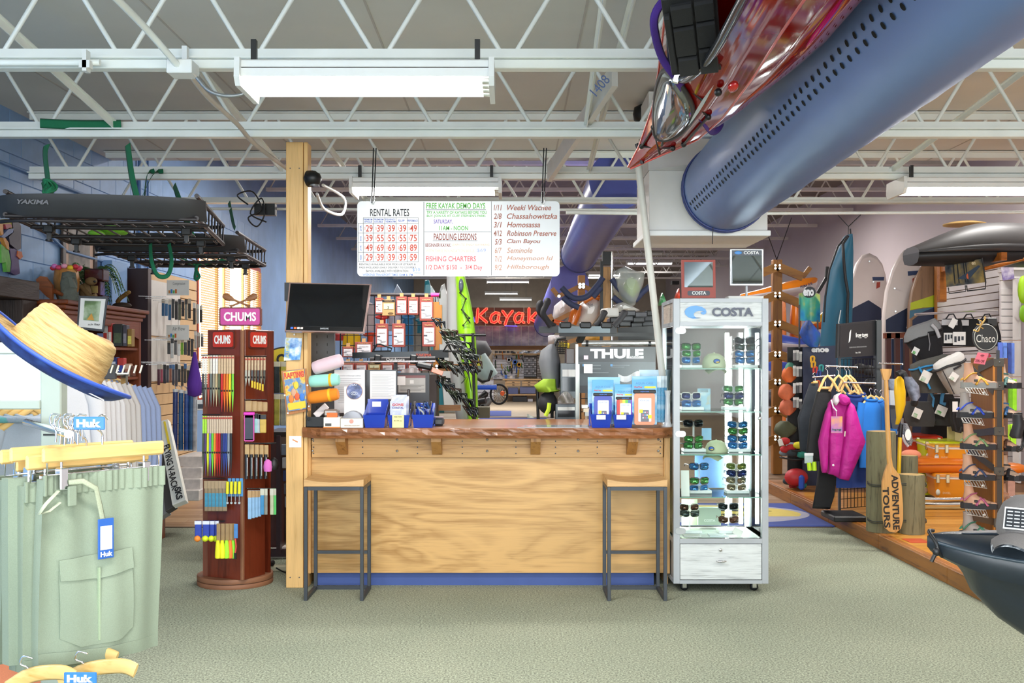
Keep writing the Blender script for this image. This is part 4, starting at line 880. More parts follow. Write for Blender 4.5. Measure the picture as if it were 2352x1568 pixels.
# wooden clip hangers with shorts
HW=m('#e8c27c',.4,kind='wood',ax='x',dark='#cfa050',s=.7)
A0,B0=at(100,1100,2.85),at(358,1075,3.12);ax_=(B0-A0);ax_.z=0;WL=ax_.length;ang=math.atan2(ax_.y,ax_.x);away=Vector((-ax_.y,ax_.x,0)).normalized()
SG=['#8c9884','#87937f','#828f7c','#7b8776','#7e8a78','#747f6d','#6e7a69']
def shorts(i,base,zt,col,lab,tier=0):
    t=T('cargo_shorts',lab,'shorts',base,ang,'sage green shorts on the near fixture');mt_=FM(col,v=.06);w_,h_=WL+.02,.50
    def f(u,v):
        fold=.007*sin(u*22+i)*(1-.5*v)+.012*sin(u*5+v*2+i);return(w_*u-.01*v,fold-.035*sin(PI*u)*(.3+v)*.5,-h_*v+.02*sin(u*PI*2)*(v>.98)*0-.016*u*v)
    M().grid(f,36,20,(0,.035,0)).to('body',mt_,t,local=1)
    if i>1:return t
    M().grid(lambda u,v:(w_*u,f(u,0)[1]-.006-.004*sin(u*110),.012-.055*v),70,3,(0,.008,0)).to('waistband',mt_,t,local=1)
    M().grid(lambda u,v:(w_*u-.01,f(u,1)[1]-.003,-h_-.016*u+.035-.035*v),24,2,(0,.003,0)).to('hem',mt_,t,local=1)
    if i:return t
    g_=lambda u,v,o:(w_*u,f(u,v)[1]-o,f(u,v)[2])
    M().grid(lambda a,b:g_(.12+.56*a,.44+.13*b-.03*a*(1)+(.02*abs(2*a-1)if b>.5 else 0)*-1,.012+.006*b),12,4,(0,.003,0)).to('pocket_flap',mt_,t,local=1)
    M().grid(lambda a,b:g_(.12+.56*a,.50+.42*b-.02*a-(.06*b*max(0,.25-a)/.25)-(.05*b*max(0,a-.8)/.2),.008+.006*sin(PI*b)),12,8,(0,.004,0)).to('pocket',mt_,t,local=1)
    M().box(w_*.385,w_*.40,-.035,-.028,-.45,-.25).to('pocket_pleat',FM('#a3b496'),t,local=1)
    M().tube([(.06,-.02,-.01),(.09,-.04,-.008),(.125,-.045,-.03),(.14,-.04,-.08),(.152,-.04,-.135)],.008,6,flat=.25,up=(0,1,0)).to('drawstring',FM('#a9b096'),t,local=1)
    M().tube([(.03,-.02,-.03),(-.01,-.03,-.06),(-.03,-.03,-.085),(0,-.03,-.08),(.03,-.03,-.06)],.008,6,flat=.3).to('belt_end',FM('#b8bfa4'),t,local=1)
    M().box(w_*.15,w_*.22,-.03,-.02,-.075,-.02,.003).to('belt_loop',mt_,t,local=1)
    tg=M().box(.128,.175,-.052,-.048,-.225,-.115,.001).to('swing_tag',m('#2f62b4',.4),t,local=1)
    M().box(.134,.169,-.0535,-.052,-.20,-.135).to('tag_label',PAPER,tg,local=False)if False else M().box(.134,.169,-.0535,-.052,-.20,-.135).to('tag_label',PAPER,tg,local=1)
    W_=wm(t);text('Huk',W_@Vector((.1515,-.0535,-.212)),.036,.014,m('#f4f4f4',.4),t,nrm=W_.to_3x3()@Vector((0,-1,0)),off=.03,th=.001)
    return t
def hanger(base,lab,tier='upper'):
    t=T('clip_hanger',lab,'hanger',base,ang,'wooden clip hangers on the near fixture')
    M().box(-.005,WL+.025,-.008,.006,.045,.085,.005).to('wooden_bar',HW,t,local=1)
    for x in(.05,WL-.04):M().box(x-.012,x+.012,-.018,.012,-.03,.03,.003).tube([(x,0,.03),(x,0,.045)],.004,6).to('clip',CHROME,t,local=1)
    M().tube([(.01,0,.045),(.01,0,.012),(WL+.01,0,.012),(WL+.01,0,.045)],.003,6).to('wire_bar',CHROME,t,local=1)
    x=WL*.5;M().tube(spline([(x,0,.08),(x,0,.115),(x-.015,0,.13),(x-.02,0,.15),(x,0,.168),(x+.018,0,.155)],5),.0028,6).to('hook',CHROME,t,local=1)
    return t
lb=['frontmost sage green cargo shorts with blue swing tag','sage green shorts hanging directly behind the tagged pair','third pair of sage shorts back from the tagged one','fourth pair of sage shorts back from the tagged one','fifth pair of sage shorts back from the tagged one','sixth pair of sage shorts back from the tagged one','rearmost pair of sage shorts on the near fixture']
zb=wz(1098,2.9)
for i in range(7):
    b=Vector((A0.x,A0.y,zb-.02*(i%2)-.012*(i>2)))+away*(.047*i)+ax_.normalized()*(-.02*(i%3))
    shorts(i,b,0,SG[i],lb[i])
    if i<5:hanger(b+Vector((0,0,.0)),'wooden clip hanger holding the %s shorts from the front'%ORD[i])
def huk(px0,px1,py0,py1,Y,lab):
    A,B=at(px0,py1,Y),at(px1,py0,Y);t=T('brand_sign',lab,'sign',((A.x+B.x)/2,Y,A.z));M().box(A.x,B.x,Y,Y+.006,A.z,B.z,.002).to('plate',m('#3a7cc4',.3),t)
    text('Huk',((A.x+B.x)/2,Y,(A.z+B.z)/2),(B.x-A.x)*.78,(B.z-A.z)*.62,m('#f6f6f6',.4),t,off=.045,th=.002)
huk(168,240,957,987,2.66,'blue arm-end sign with white lettering above the shorts');huk(146,221,1544,1572,2.62,'blue arm-end sign with white lettering at the bottom edge')
# cluster of empty chrome hooks round the upper arm
for k in range(7):
    x,y=128+k*10,962+(k%3)*4;q=at(x,y,2.78+.03*k);M().tube(spline([q+Vector((0,0,-.06)),q+Vector((.0,0,-.03)),q+Vector((-.014,0,-.01)),q+Vector((-.01,0,.012)),q+Vector((.012,0,.01))],4),.0026,6).to('hanger_hook',CHROME,label='chrome hanger hook over the upper display arm, %s from the left'%ORD[k],cat='hook',group='chrome hooks on the upper arm')
# lower tier wooden hangers and shirts
for k,(x0,x1,y0,y1,Y)in enumerate(((85,268,1512,1540,3.0),(140,312,1540,1570,2.85),(20,170,1556,1580,2.8))):
    a_,b_=at(x0,y1,Y),at(x1,y0,Y-.05);t=T('wooden_hanger',['upper','right','left'][k]+' wooden hanger at the bottom edge of the near fixture','hanger',a_)
    dv=b_-a_;M().tube(spline([a_,a_+dv*.35+Vector((0,0,.025)),a_+dv*.8+Vector((0,0,.02)),b_],5),.02,8,flat=.35,up=(0,1,0)).to('wooden_bar',HW,t)
    c_=a_+dv*.3;M().tube(spline([c_+Vector((0,0,.02)),c_+Vector((0,0,.045)),c_+Vector((-.02,0,.055)),c_+Vector((-.012,0,.075)),c_+Vector((.012,0,.07))],4),.003,6).to('hook',CHROME,t)
def shirt(base,rz,w_,h_,col,lab,grp,sleeve=.5,hang=True,cat='shirt',name='shirt',dep=.05,coll=None):
    t=T(name,lab,cat,base,rz,grp);mt_=FM(col,v=.05)
    def prof(v): # half width at v (0 shoulder .. 1 hem)
        return w_/2*(.30+.70*min(1,v/.12))if v<.12 else w_/2*(1-.04*sin(PI*v))
    rg=[]
    for j in range(15):
        v=j/14;hw=prof(v);zz=-h_*v;d=dep*(.35+.65*min(1,v/.1))
        rg.append([(hw*cos(a),d/2*sin(a)*(1+.25*sin(a*7+v*3)*v),zz)for a in AN(28)])
    M().loft(rg).to('body',mt_,t,local=1)
    if sleeve:
        for s in(-1,1):M().tube([(s*w_*.40,0,-.035),(s*w_*.52,-.005,-.16),(s*w_*.56,-.01,-h_*sleeve*.7),(s*w_*.56,-.01,-h_*sleeve)],[.045,.05,.042,.035],10,flat=.55,up=(0,1,0)).to('sleeve',mt_,t,local=1)
    M().tube([(.07*cos(a),.03*sin(a),.0+.012*sin(a))for a in AN(16)],.011,6,closed=True).to('collar',FM(coll or col),t,local=1)
    if hang:
        M().tube([(-w_*.36,0,-.045),(-.03,0,.015),(0,0,.03),(.03,0,.015),(w_*.36,0,-.045)],.012,8,flat=.6,up=(0,1,0)).to('hanger',HW,t,local=1)
        M().tube(spline([(0,0,.03),(0,0,.055),(-.018,0,.075),(0,0,.095),(.018,0,.08)],4),.0028,6).to('hanger_hook',CHROME,t,local=1)
    return t
for k,(px,col,cn)in enumerate(((4,'#5fa3a8','teal'),(28,'#93a5b8','grey-blue'),(52,'#9aa9ba','pale slate'),(76,'#a4b0bf','light grey'))):
    shirt(at(px,955,3.6+.03*k),1.15,.4,.75,col,'%s shirt on a wooden hanger behind the near fixture panel'%cn,'shirts behind the near fixture',dep=.045)
for k,(px,col,cn)in enumerate(((6,'#e08a68','coral'),(22,'#9cc4e0','sky blue'),(52,'#aab8d0','lavender grey'))):
    shirt(at(px,1470,3.5+.04*k),1.0,.3,.35,col,'%s shirt low on the near fixture, at the bottom edge'%cn,'shirts low on the near fixture',hang=False,sleeve=0)
M().grid(lambda u,v:at(165+36*u,1508+36*v,3.4-.03*sin(u*3)),6,4,(0,.02,0)).to('folded_garment',FM('#8fd8c0'),label='mint green garment showing under the sage shorts',cat='clothing')
# ---- shirts rack in middle distance
rk=T('clothes_rail','chrome rail with black end bar holding grey and blue shirts','clothing rack',(at(230,0,6.6).x,6.6,0))
a_,b_=at(150,862,6.4),at(295,858,6.6);M().tube([a_,b_],.012,8).to('rail',CHROME,rk);M().box(b_.x-.04,b_.x-.01,b_.y-.02,b_.y+.02,0,b_.z).box(a_.x,a_.x+.03,a_.y-.02,a_.y+.02,0,a_.z).to('upright',CHROME,rk);M().box(a_.x+.2,b_.x,6.38,6.41,b_.z-.03,b_.z+.06,.003).to('size_bar',m('#3c3c3e',.5),rk)
for k in range(8):x=a_.x+.22+k*.035;M().rbox((x,6.37,b_.z+.03),(.008,.01,.05),(0,.3,0)).to('size_divider',m('#e0dccc',.4),rk)
for k in range(12):
    col,cn=[('#c9c6c8','pale grey'),('#b9b4b2','grey'),('#8795b8','blue')][0 if k<5 else 1 if k<8 else 2];px=128+k*12.6
    shirt(at(px,862+k*1.8,6.1+.055*k),.35,.42,.72,col,'%s long-sleeved shirt, %s from the left on the chrome rail'%(cn,ORD[k]),'shirts on the chrome rail',dep=.035,sleeve=.85)
# ---- toucan carving, picture, timber frame on the blue wall
tc=T('toucan_carving','painted wooden toucan carving on the blue wall','wall carving',(LW+.03,8.2,2.35))
def wy(px,X):return-X*F/(HX-px)*-1 if False else(X)*F/(px-HX)
def wallpoly(pts,X,th): # polygon drawn on a plane x = X facing the shop
    q=[]
    for px,py in pts:Y=X*F/(px-HX);q.append((Y,wz(py,Y)))
    return M().prism(q,X-th,X,'x')
WX=LW+.05
def tp_(pts,c,nm,X=WX,th=.03):return wallpoly([(x/3.0+0,440+y/2.904)for x,y in pts],X,th).to(nm,m(c,.5,v=.15,ns=30),tc)
tp_([(5,190),(50,182),(115,190),(138,240),(140,300),(120,310),(85,270),(60,215),(20,240),(0,235)],'#b8a840','head')
tp_([(85,185),(125,188),(145,230),(146,380),(120,390),(70,350),(62,300),(95,270)],'#3e3848','back_feathers',WX+.008)
tp_([(68,380),(125,380),(130,470),(138,545),(110,558),(75,540),(80,470)],'#4c3a6c','tail',WX+.004)
tp_([(8,350),(60,390),(76,470),(70,535),(48,535),(40,470),(12,475)],'#5ca03c','leaf_carving',WX+.006)
tp_([(0,190),(20,188),(24,290),(60,340),(66,390),(50,380),(0,260)],'#c88840','perch',WX+.012);tp_([(10,300),(60,250),(95,245),(90,270),(30,310)],'#6c7ca8','beak',WX+.016);tp_([(36,218),(75,215),(85,235),(45,250)],'#a04050','cheek',WX+.018)
tp_([(125,395),(150,400),(158,435),(140,450),(120,430)],'#c86a38','foot_carving',WX+.012);M().ell((WX+.014,wy(38,WX),wz(509,8.3)),(.004,.012,.014),10,6).to('eye',BLACK,tc)
pf=T('framed_picture','large dark-framed landscape picture on the blue wall behind the hutch','picture',(LW+.02,9.4,2.15))
PX=LW+.04;z0,z1=2.14,2.86;y0,y1=9.10,9.86
M().box(LW+.015,PX,y0,y1,z0,z0+.07,.006).box(LW+.015,PX,y0,y1,z1-.07,z1,.006).box(LW+.015,PX,y0,y0+.07,z0,z1,.006).box(LW+.015,PX,y1-.07,y1,z0,z1,.006).to('frame',m('#3a2a24',.4,v=.3,ns=60),pf)
M().box(LW+.015,PX-.014,y0+.07,y1-.07,z0+.07,z1-.07).to('mat_board',m('#c9ad9c',.7),pf);M().box(LW+.015,PX-.012,y0+.15,y1-.15,z0+.17,z1-.15).to('print',m('#7c7470',.5,kind='cloud',cols=['#4a4440','#7f776f','#a8a09c'],vs=5),pf)
tf=T('timber_surround','dark stained timber surround with grey boards at far left','wall frame',(-3.6,7.6,0));DW=m('#33241f',.5,kind='wood',ax='y',dark='#1c1210')
M().box(LW+.02,-3.52,6.6,7.95,1.95,2.09,.006).to('header_beam',DW,tf);M().box(LW+.02,-3.53,7.70,7.93,0,1.95,.006).to('side_post',m('#2e211c',.5,kind='wood',ax='z',dark='#181010'),tf)
for k in range(6):M().box(LW+.02,LW+.035,6.6+k*.185,6.6+k*.185+.18,0,1.95,.003).to('board',m('#6f6c6a',.7,kind='wood',ax='z',s=.8),tf)
shirt((-3.62,7.55,1.74),.3,.34,.8,'#33344c','dark navy garment hanging inside the dark timber surround',None,sleeve=0,dep=.12)
# ---- hutch bookcase along the left wall
CH=m('#743410',.4,kind='wood',ax='z',dark='#48200a');CHY=m('#783814',.4,kind='wood',ax='y',dark='#4c220c')
hu=T('hutch','cherry-brown wooden hutch with arched top standing along the blue wall','bookcase',(-3.6,8.9,0))
hx0,hx1,hy0,hy1=LW+.03,-3.38,8.02,9.72
M().box(hx0,hx0+.02,hy0,hy1,0,1.86).to('back_board',m('#5a2c14',.5,kind='wood',ax='y'),hu)
for y in(hy0,hy1-.05):M().box(hx0,hx1,y,y+.05,0,1.86,.003).to('side_panel',CH,hu)
M().box(hx0,hx1+.06,hy0-.05,hy1+.05,1.93,1.965,.008).box(hx0,hx1+.035,hy0-.03,hy1+.03,1.895,1.93,.008).box(hx0,hx1+.015,hy0-.01,hy1+.01,1.86,1.895,.006).to('cornice',CHY,hu)
M().prism([(hy0+.05,1.86),(hy1-.05,1.86),(hy1-.05,1.70)]+[(hy1-.05-(hy1-hy0-.1)*i/12,1.70+.10*sin(PI*i/12))for i in range(1,12)]+[(hy0+.05,1.70)],hx1-.02,hx1,'x').to('arched_rail',CHY,hu)
for z in(1.60,1.34,1.08,.72,.36,.06):M().box(hx0,hx1-.01,hy0+.05,hy1-.05,z,z+.022).to('shelf',CHY,hu)
w_=M().box(hx1-.02,hx1+.004,hy0+.08,hy1-.07,1.105,1.19,.004).to('drawer',CHY,hu);M().lathe([(.012,hx1+.004),(.014,hx1+.02),(0,hx1+.026)],(0,9.45,1.147),12,'x').to('knob',BLACK,w_)
M().box(hx0,hx1+.02,hy0-.02,hy1+.02,1.045,1.08,.005).to('worktop',CHY,hu)
def pack(px0,px1,py0,py1,Y,col,lab,th=.04,name='packet',cat='package',cap_=None,capf=.25,grp=None,mat_=None,rz=0,txt=None,tc_='#f0f0f0',lab2=None):
    A,B=at(px0,py1,Y),at(px1,py0,Y);w_,h_=B.x-A.x,B.z-A.z;t=T(name,lab,cat,((A.x+B.x)/2,Y,A.z),rz,grp)
    M().box(-w_/2,w_/2,0,th,0,h_,min(.004,w_*.1)).to('box' if th>.02 else 'card',mat_ or m(col,.5,v=.12,ns=25),t,local=1)
    if cap_:M().box(-w_/2-.0005,w_/2+.0005,-.0012,th*.5,h_*(1-capf),h_-.0005).to('header_band',m(cap_,.5),t,local=1)
    if lab2:M().box(-w_*.36,w_*.36,-.0015,0,h_*.15,h_*.6).to('printed_panel',m(lab2,.5,v=.2,ns=40),t,local=1)
    if txt:W_=wm(t);text(txt,W_@Vector((0,-.0014,h_*(1-capf/2))),w_*.7,h_*capf*.45,m(tc_,.5),t,nrm=W_.to_3x3()@Vector((0,-1,0)),off=.03,th=.0006)
    return t
R.seed(11)
# shelf goods in the hutch
for k,(x0,x1,y0,y1,c,lab,c2)in enumerate(((236,247,745,793,'#c8c4c0','white bottle with red cap on hutch top shelf, left','#b02c28'),(248,257,742,793,'#b83430','red spray bottle on the hutch top shelf','#e8e0dc'),(259,281,744,795,'#2c3434','black boxed dog-lead pack on the hutch top shelf','#506048'),(282,291,746,795,'#4a4854','dark slim box between two boxes on the hutch top shelf','#8a8894'),(292,303,755,796,'#8a6a34','amber jar at right end of the hutch top shelf','#d8d060'),
(222,238,765,792,'#7f92c4','blue clear packet at left on hutch top shelf','#dfe4f0'),(228,244,822,846,'#23306c','navy boxed can at left on the hutch second shelf','#c8ccdc'),(248,268,820,846,'#26356f','navy box beside the can on the hutch second shelf','#c8ccdc'),(269,284,822,864,'#b03430','red and blue box on the hutch second shelf','#3048a0'),(286,298,835,865,'#c4a490','tan card box on the hutch second shelf','#a06a58'),(299,305,840,864,'#5a2c18','small brown block at right on the hutch second shelf','#703820'))):
    pack(x0,x1,y0,y1,9.0,c,lab,.07,name='boxed_goods',cat='box',lab2=c2)
# things standing on the hutch
zt=1.966;hxm=-3.52
fl=T('carved_head','carved coconut-brown head with smiling face and flower crown','carving',(-3.6,8.6,zt));q=(-3.60,8.62,zt)
M().lathe([(.06,0),(.075,.05),(.095,.12),(.10,.2),(.09,.27),(.05,.31),(0,.32)],q,20).to('head',m('#b07a3c',.5,kind='wood',ax='z'),fl)
M().ell((q[0]+.055,q[1]-.065,zt+.2),(.06,.03,.085),14,8).to('face',m('#d29a5c',.5),fl)
for dx,dz in((.025,.225),(.07,.225)):M().ell((q[0]+dx,q[1]-.094,zt+dz),(.006,.004,.012),8,5).to('eye',BLACK,fl)
M().tube([(q[0]+.03,q[1]-.095,zt+.17),(q[0]+.05,q[1]-.1,zt+.16),(q[0]+.07,q[1]-.094,zt+.17)],.004,5).to('mouth',m('#a03030',.5),fl)
for k in range(14):a=2*PI*k/14;M().ell((q[0]+.1*cos(a),q[1]+.1*sin(a),zt+.285+.012*(k%2)),(.026,.026,.02),8,5).to('flower',m(['#d84a6c','#e8a0b8','#e8c430','#c83040','#d87ac0'][k%5],.6),fl)
M().lathe([(.045,0),(.05,.07),(.03,.1)],(q[0]+.05,q[1]-.09,zt),10).to('bodice',m('#b83a30',.6),fl)
mo=T('stone_head','grey stone long-faced head standing beside the flower-crowned carving','carving',(-3.48,8.4,zt));q=Vector((-3.50,8.42,zt))
M().loft([[(q.x+a*cos(t_)*(1+.1*cos(3*t_)),q.y+b*sin(t_),zt+h)for t_ in AN(14)]for a,b,h in((.075,.06,0),(.08,.06,.05),(.06,.05,.09),(.065,.055,.15),(.055,.05,.2),(.05,.045,.235),(.01,.01,.245))]).to('head',m('#5b6058',.85,v=.25,ns=25,b=.6),mo)
M().prism([(q.x+.02,zt+.2),(q.x+.05,zt+.19),(q.x+.085,zt+.11),(q.x+.04,zt+.115)],q.y-.065,q.y-.03,'y').to('nose',m('#666b62',.85),mo);M().box(q.x-.02,q.x+.07,q.y-.062,q.y-.04,zt+.19,zt+.205).to('brow',m('#5b6058',.85),mo)
be=T('bear_carving','small brown driftwood bear carving beside the dark red trophy','carving',(-3.5,8.75,zt));BRW=m('#6e5836',.8,v=.2,ns=30)
M().ell((-3.50,8.75,zt+.09),(.05,.06,.09),12,8).to('body',BRW,be);M().ell((-3.44,8.72,zt+.19),(.05,.04,.035),12,8).to('head',BRW,be);M().tube([(-3.52,8.7,zt+.15),(-3.43,8.68,zt+.06),(-3.38,8.67,zt+.07)],.02,8).to('arm',BRW,be);M().ell((-3.40,8.69,zt+.185),(.012,.01,.01),8,5).to('nose',BLACK,be)
tr=T('trophy','stacked dark red wooden trophy block on the hutch','trophy',(-3.45,8.85,zt));TRM=m('#3c1418',.25,coat=.5)
M().box(-3.52,-3.38,8.8,8.92,zt,zt+.06,.008).to('base',m('#7a4a2c',.5,kind='wood'),tr);M().box(-3.53,-3.37,8.79,8.93,zt+.06,zt+.08,.006).box(-3.50,-3.40,8.81,8.91,zt+.08,zt+.2,.006).to('body',TRM,tr);M().box(-3.53,-3.37,8.79,8.93,zt+.2,zt+.3,.01).to('top_block',TRM,tr);M().box(-3.48,-3.42,8.808,8.812,zt+.1,zt+.16).to('plaque',m('#c8b070',.3,.8),tr)
fe=T('potted_fern','green fern with arching fronds on top of the hutch','plant',(-3.62,9.15,zt));M().lathe([(.06,0),(.085,.12),(.09,.13),(.0,.13)],(-3.62,9.15,zt),18).to('pot',m('#2c2422',.6),fe)
FG=[m(c,.5)for c in('#2f5c2a','#3f7034','#4c7c40')];R.seed(21)
for k in range(26):
    a=R.uniform(0,2*PI);ln=R.uniform(.26,.44);up_=R.uniform(.12,.32);pts=[]
    for i in range(9):t_=i/8;pts.append(Vector((-3.62+cos(a)*ln*t_*.75,9.15+sin(a)*ln*t_,zt+.13+up_*sin(PI*.62*t_)*1.1-.28*t_**3)))
    for p_ in pts:p_.x=max(p_.x,LW+.03)
    fr_=M().tube(pts,.003,4);d_=Vector((cos(a+PI/2),sin(a+PI/2),0))
    for i in range(1,24):
        t_=i/24;j=min(7,int(t_*8));p_=pts[j].lerp(pts[j+1],t_*8-j);l_=.06*sin(PI*(.12+.85*t_));tt=(pts[min(8,j+1)]-pts[j]).normalized()
        for s in(-1,1):e_=p_+d_*s*l_+tt*.015-Vector((0,0,.008));e_.x=max(e_.x,LW+.02);fr_.add([p_-tt*.007,e_,p_+tt*.007],[(0,1,2)])
    fr_.to('frond',FG[k%3],fe)
lv=T('leafy_plant','dark green broad-leaved plant behind the dark red trophy','plant',(-3.66,8.85,zt));M().lathe([(.04,0),(.05,.1),(0,.1)],(-3.66,8.86,zt),12).to('pot',m('#3a302c',.6),lv)
for k in range(12):
    a=2*PI*k/12+.3;c=Vector((-3.66,8.86,zt+.1));e_=c+Vector((.13*cos(a),.15*sin(a),.16+.05*(k%3)));e_.x=max(e_.x,LW+.08);M().tube([c,(c+e_)/2+Vector((0,0,.05)),e_-Vector((0,0,.02))],[.004,.045,.003],6,flat=.08).to('leaf',m('#33592f',.5),lv)
sq=T('otter_figurine','small brown animal figurine at right end of the hutch top','figurine',(-3.46,9.45,zt));M().ell((-3.46,9.46,zt+.03),(.09,.05,.03),12,6).to('base',m('#3a2c20',.7),sq);M().tube(spline([(-3.5,9.45,zt+.05),(-3.47,9.44,zt+.09),(-3.43,9.44,zt+.12),(-3.40,9.43,zt+.14)],4),[.012]+[.02]*11+[.012],8).to('body',m('#7a5a28',.6),sq);M().ell((-3.39,9.43,zt+.145),(.022,.018,.018),10,6).to('head',m('#8a6a30',.6),sq)
pd_=T('wooden_scoop','large carved wooden paddle lying on the left end of the hutch','paddle',at(130,665,8.3));
q1=[at(85,642,8.3),at(95,634,8.3),at(107,636,8.3),at(122,655,8.3),at(129,672,8.35),at(122,690,8.3),at(108,680,8.3),at(90,662,8.3)]
M().prism([(p_.x,p_.z)for p_ in q1],8.28,8.31,'y').to('blade',m('#8a4c26',.4,kind='wood'),pd_);M().tube([at(125,668,8.3),at(150,680,8.4),at(172,690,8.5)],[.02,.014,.016],8).to('shaft',m('#7a4222',.4,kind='wood'),pd_)
pp=T('framed_photo','black-framed white-matted photo of a kayak on a river, hung on the hutch','picture',at(212,762,8.0))
fm=bil(at(172+4,755,7.98),at(238,762,8.0),at(181,679,7.98),at(248,681,8.0));M().box(0,1,0,.015,0,1,.003).map(fm).to('frame',m('#17171a',.3),pp);M().box(.07,.93,-.002,0,.07,.93).map(fm).to('mat_board',m('#f0eeea',.6),pp)
M().box(.22,.78,-.004,0,.28,.86).map(fm).to('photo',m('#56703c',.4,kind='cloud',cols=['#2c4020','#5c7c3c','#b8c8a8','#8a9a60'],vs=6),pp);M().prism([(.35,.3),(.62,.3),(.5,.5)],-.006,0,'y').map(fm).to('kayak_print',m('#d89a30',.5),pp);text('Beach Bay',fm(Vector((.55,-.004,.17))),.12,.018,BLACK,pp,th=.001)
# green boxed devices, small table
for k,(y0,y1)in enumerate(((914,944),(945,976))):
    t=pack(319,341,y0,y1,8.9,'#9fc81e','%s lime green device box beside the hutch'%['upper','lower'][k],.1,name='device_box',cat='box');W_=wm(t);text('SPOT',W_@Vector((-.02,-.001,.03)),.035,.02,BLACK,t,off=.02);M().prism([(.0,.045),(.02,.065),(.04,.045),(.02,.025)],-.001,0,'y').to('logo',m('#303830',.5),t,local=1)
M().box(at(300,0,8.9).x,at(362,0,8.9).x,8.8,9.1,0,at(0,977,8.9).z,.004).to('side_table',CH,label='brown wooden low cabinet under the lime device boxes',cat='cabinet')
M().rbox(at(350,957,8.95),(.09,.1,.07),(0,0,.4),.015).to('bagged_device',m('#a8a4ac',.3),label='grey plastic-bagged device right of the lime boxes',cat='device')
# ---- slatwall panel on left wall
SLT=m('#d2b083',.5,v=.05);SX=-3.62;sy0,sy1=10.62,12.25
sw=T('slatwall_panel','tan slatwall panel with dark brown end post along the blue wall','display panel',(SX,11.4,0))
M().box(LW+.02,SX+.03,sy0-.10,sy0,0,2.42,.004).to('end_post',m('#3a2420',.4),sw);M().box(LW+.02,SX-.014,sy0,sy1,0,2.42).to('backing',m('#6e5638',.7),sw)
for k in range(21):M().box(SX-.014,SX,sy0,sy1,.03+k*.114,.03+k*.114+.106,.003).to('slat',SLT,sw)
M().box(LW+.02,LW+.12,10.0,10.4,0,2.45,.005).to('wall_pilaster',m('#84abdc',.5,v=.03),label='light blue painted pilaster between hutch and slatwall',cat='pilaster')
def wpack(px0,px1,py0,py1,X,col,lab,**k): # something hung on a plane x = X, facing the room and camera
    Y=X*F/((px0+px1)/2-HX);return pack(px0,px1,py0,py1,Y,col,lab,**k)
M().box(SX,SX+.012,sy0+.03,11.6,1.76,2.32,.002).to('header_board',m('#d4d2cc',.4),label='grey plastic display board, upper, on the tan slatwall',cat='display board');M().box(SX,SX+.012,sy0+.03,11.6,1.30,1.74,.002).to('header_board',m('#d4d2cc',.4),label='grey plastic display board, lower, on the tan slatwall',cat='display board')
for(x0,x1,y0,y1,nm,lb_)in((383,434,643,678,'Compression','white compression sack sign on the tan slatwall'),(382,434,746,780,'Air Flow','white tapered picture sign halfway up the tan slatwall')):
    t=card(x0,x1,y0,y1,10.75,m('#ecece6',.5),lb_,cat='sign',name='shelf_sign',txt=[(nm,.1,.75,.55,.25,m('#8a8c88',.5))])
    w_=at(x1,0,10.75).x-at(x0,0,10.75).x
    for i,c in enumerate(('#c88a4c','#3f8ad0','#60b050','#d07030')):M().box(-w_*.42+i*.022,-.42*w_+i*.022+.018,-.002,0,.02,.05+.012*(i%2)).to('printed_sack',m(c,.5),t,local=1)
R.seed(4)
row=lambda x0,x1,n:[x0+(x1-x0)*i/n for i in range(n)]
for(rn,y0,y1,x0,x1,n,cols)in(('top row',688,728,372,440,9,['#1f5d8c','#1f5d8c','#1f5d8c','#303438','#202226','#585c48','#2a2c30','#8a8a80','#303438']),('second row',778,815,385,446,8,['#404448','#c0c4c4','#606468','#d8dcda','#7cb83c','#404448','#302c38','#303030']),
('third row',838,880,362,450,13,['#602c40','#94344c','#2c3044','#383c48','#a06a58','#303444','#50505c','#282a30','#3c3c40','#44423c','#282a2c','#505050','#303234'])):
    for k,px in enumerate(row(x0,x1,n)):
        w_=(x1-x0)/n*.82;y_=y0+R.uniform(-3,3);cc=cols[k]
        t=wpack(px,px+w_,y_,y1+R.uniform(-4,8),SX+.12+.2*(k%2),cc,'small hanging packet, %s from the left in the %s of the tan slatwall'%(ORD[k],rn),th=.015,cap_=R.choice(['#d8d4c8','#3a6aa0','#2a2c30','#b8b0a0']),grp='packets hanging on the tan slatwall',rz=.5)
        M().tube([(0,.01,.09*0+(at(0,y_,11).z-at(0,y1,11).z)+.002),(-.25,.05,(at(0,y_,11).z-at(0,y1,11).z)+.004)],.003,5).to('peg',CHROME,t,local=1)
for(rn,y0,y1,x0,x1,n)in(('upper right',695,745,443,466,3),('middle right',760,800,446,468,3),('lower right',822,850,440,470,4)):
    for k,px in enumerate(row(x0,x1,n)):wpack(px,px+6,y0+3*k,y1-2*k,-3.3,R.choice(['#b8b8b4','#6c6c70','#3c3a38','#9c948c']),'little grey blister pack, %s at the %s end of the slatwall'%(ORD[k],rn),th=.012,grp='blister packs at the slatwall end',cap_='#dcdcd8')
for k,(px,c)in enumerate(((398,'#34447c'),(411,'#2c5c8c'),(424,'#3a5aa0'),(435,'#3c6894'),(443,'#b8bcc4'))):
    Y=10.3;a,b=at(px+4,1032,Y),at(px+5,900+k*2,Y);t=T('rolled_chart','blue rolled chart tube in plastic sleeve, %s from left under the packets'%ORD[k],'tube',(a.x,Y,a.z),0,'rolled charts hung on the slatwall');M().cyl(a,b,.024,n=12).to('roll',m(c,.3,v=.3,ns=18),t);M().cyl(b,b+Vector((0,0,.03)),.025,n=12).cyl(a-Vector((0,0,.012)),a,.025,n=12).to('clear_cap',m('#d8dcdc',.2),t)
    M().tube([b+Vector((0,0,.03)),b+Vector((0,0,.06)),b+Vector((-.1,.2,.07))],.004,5).to('peg',CHROME,t)
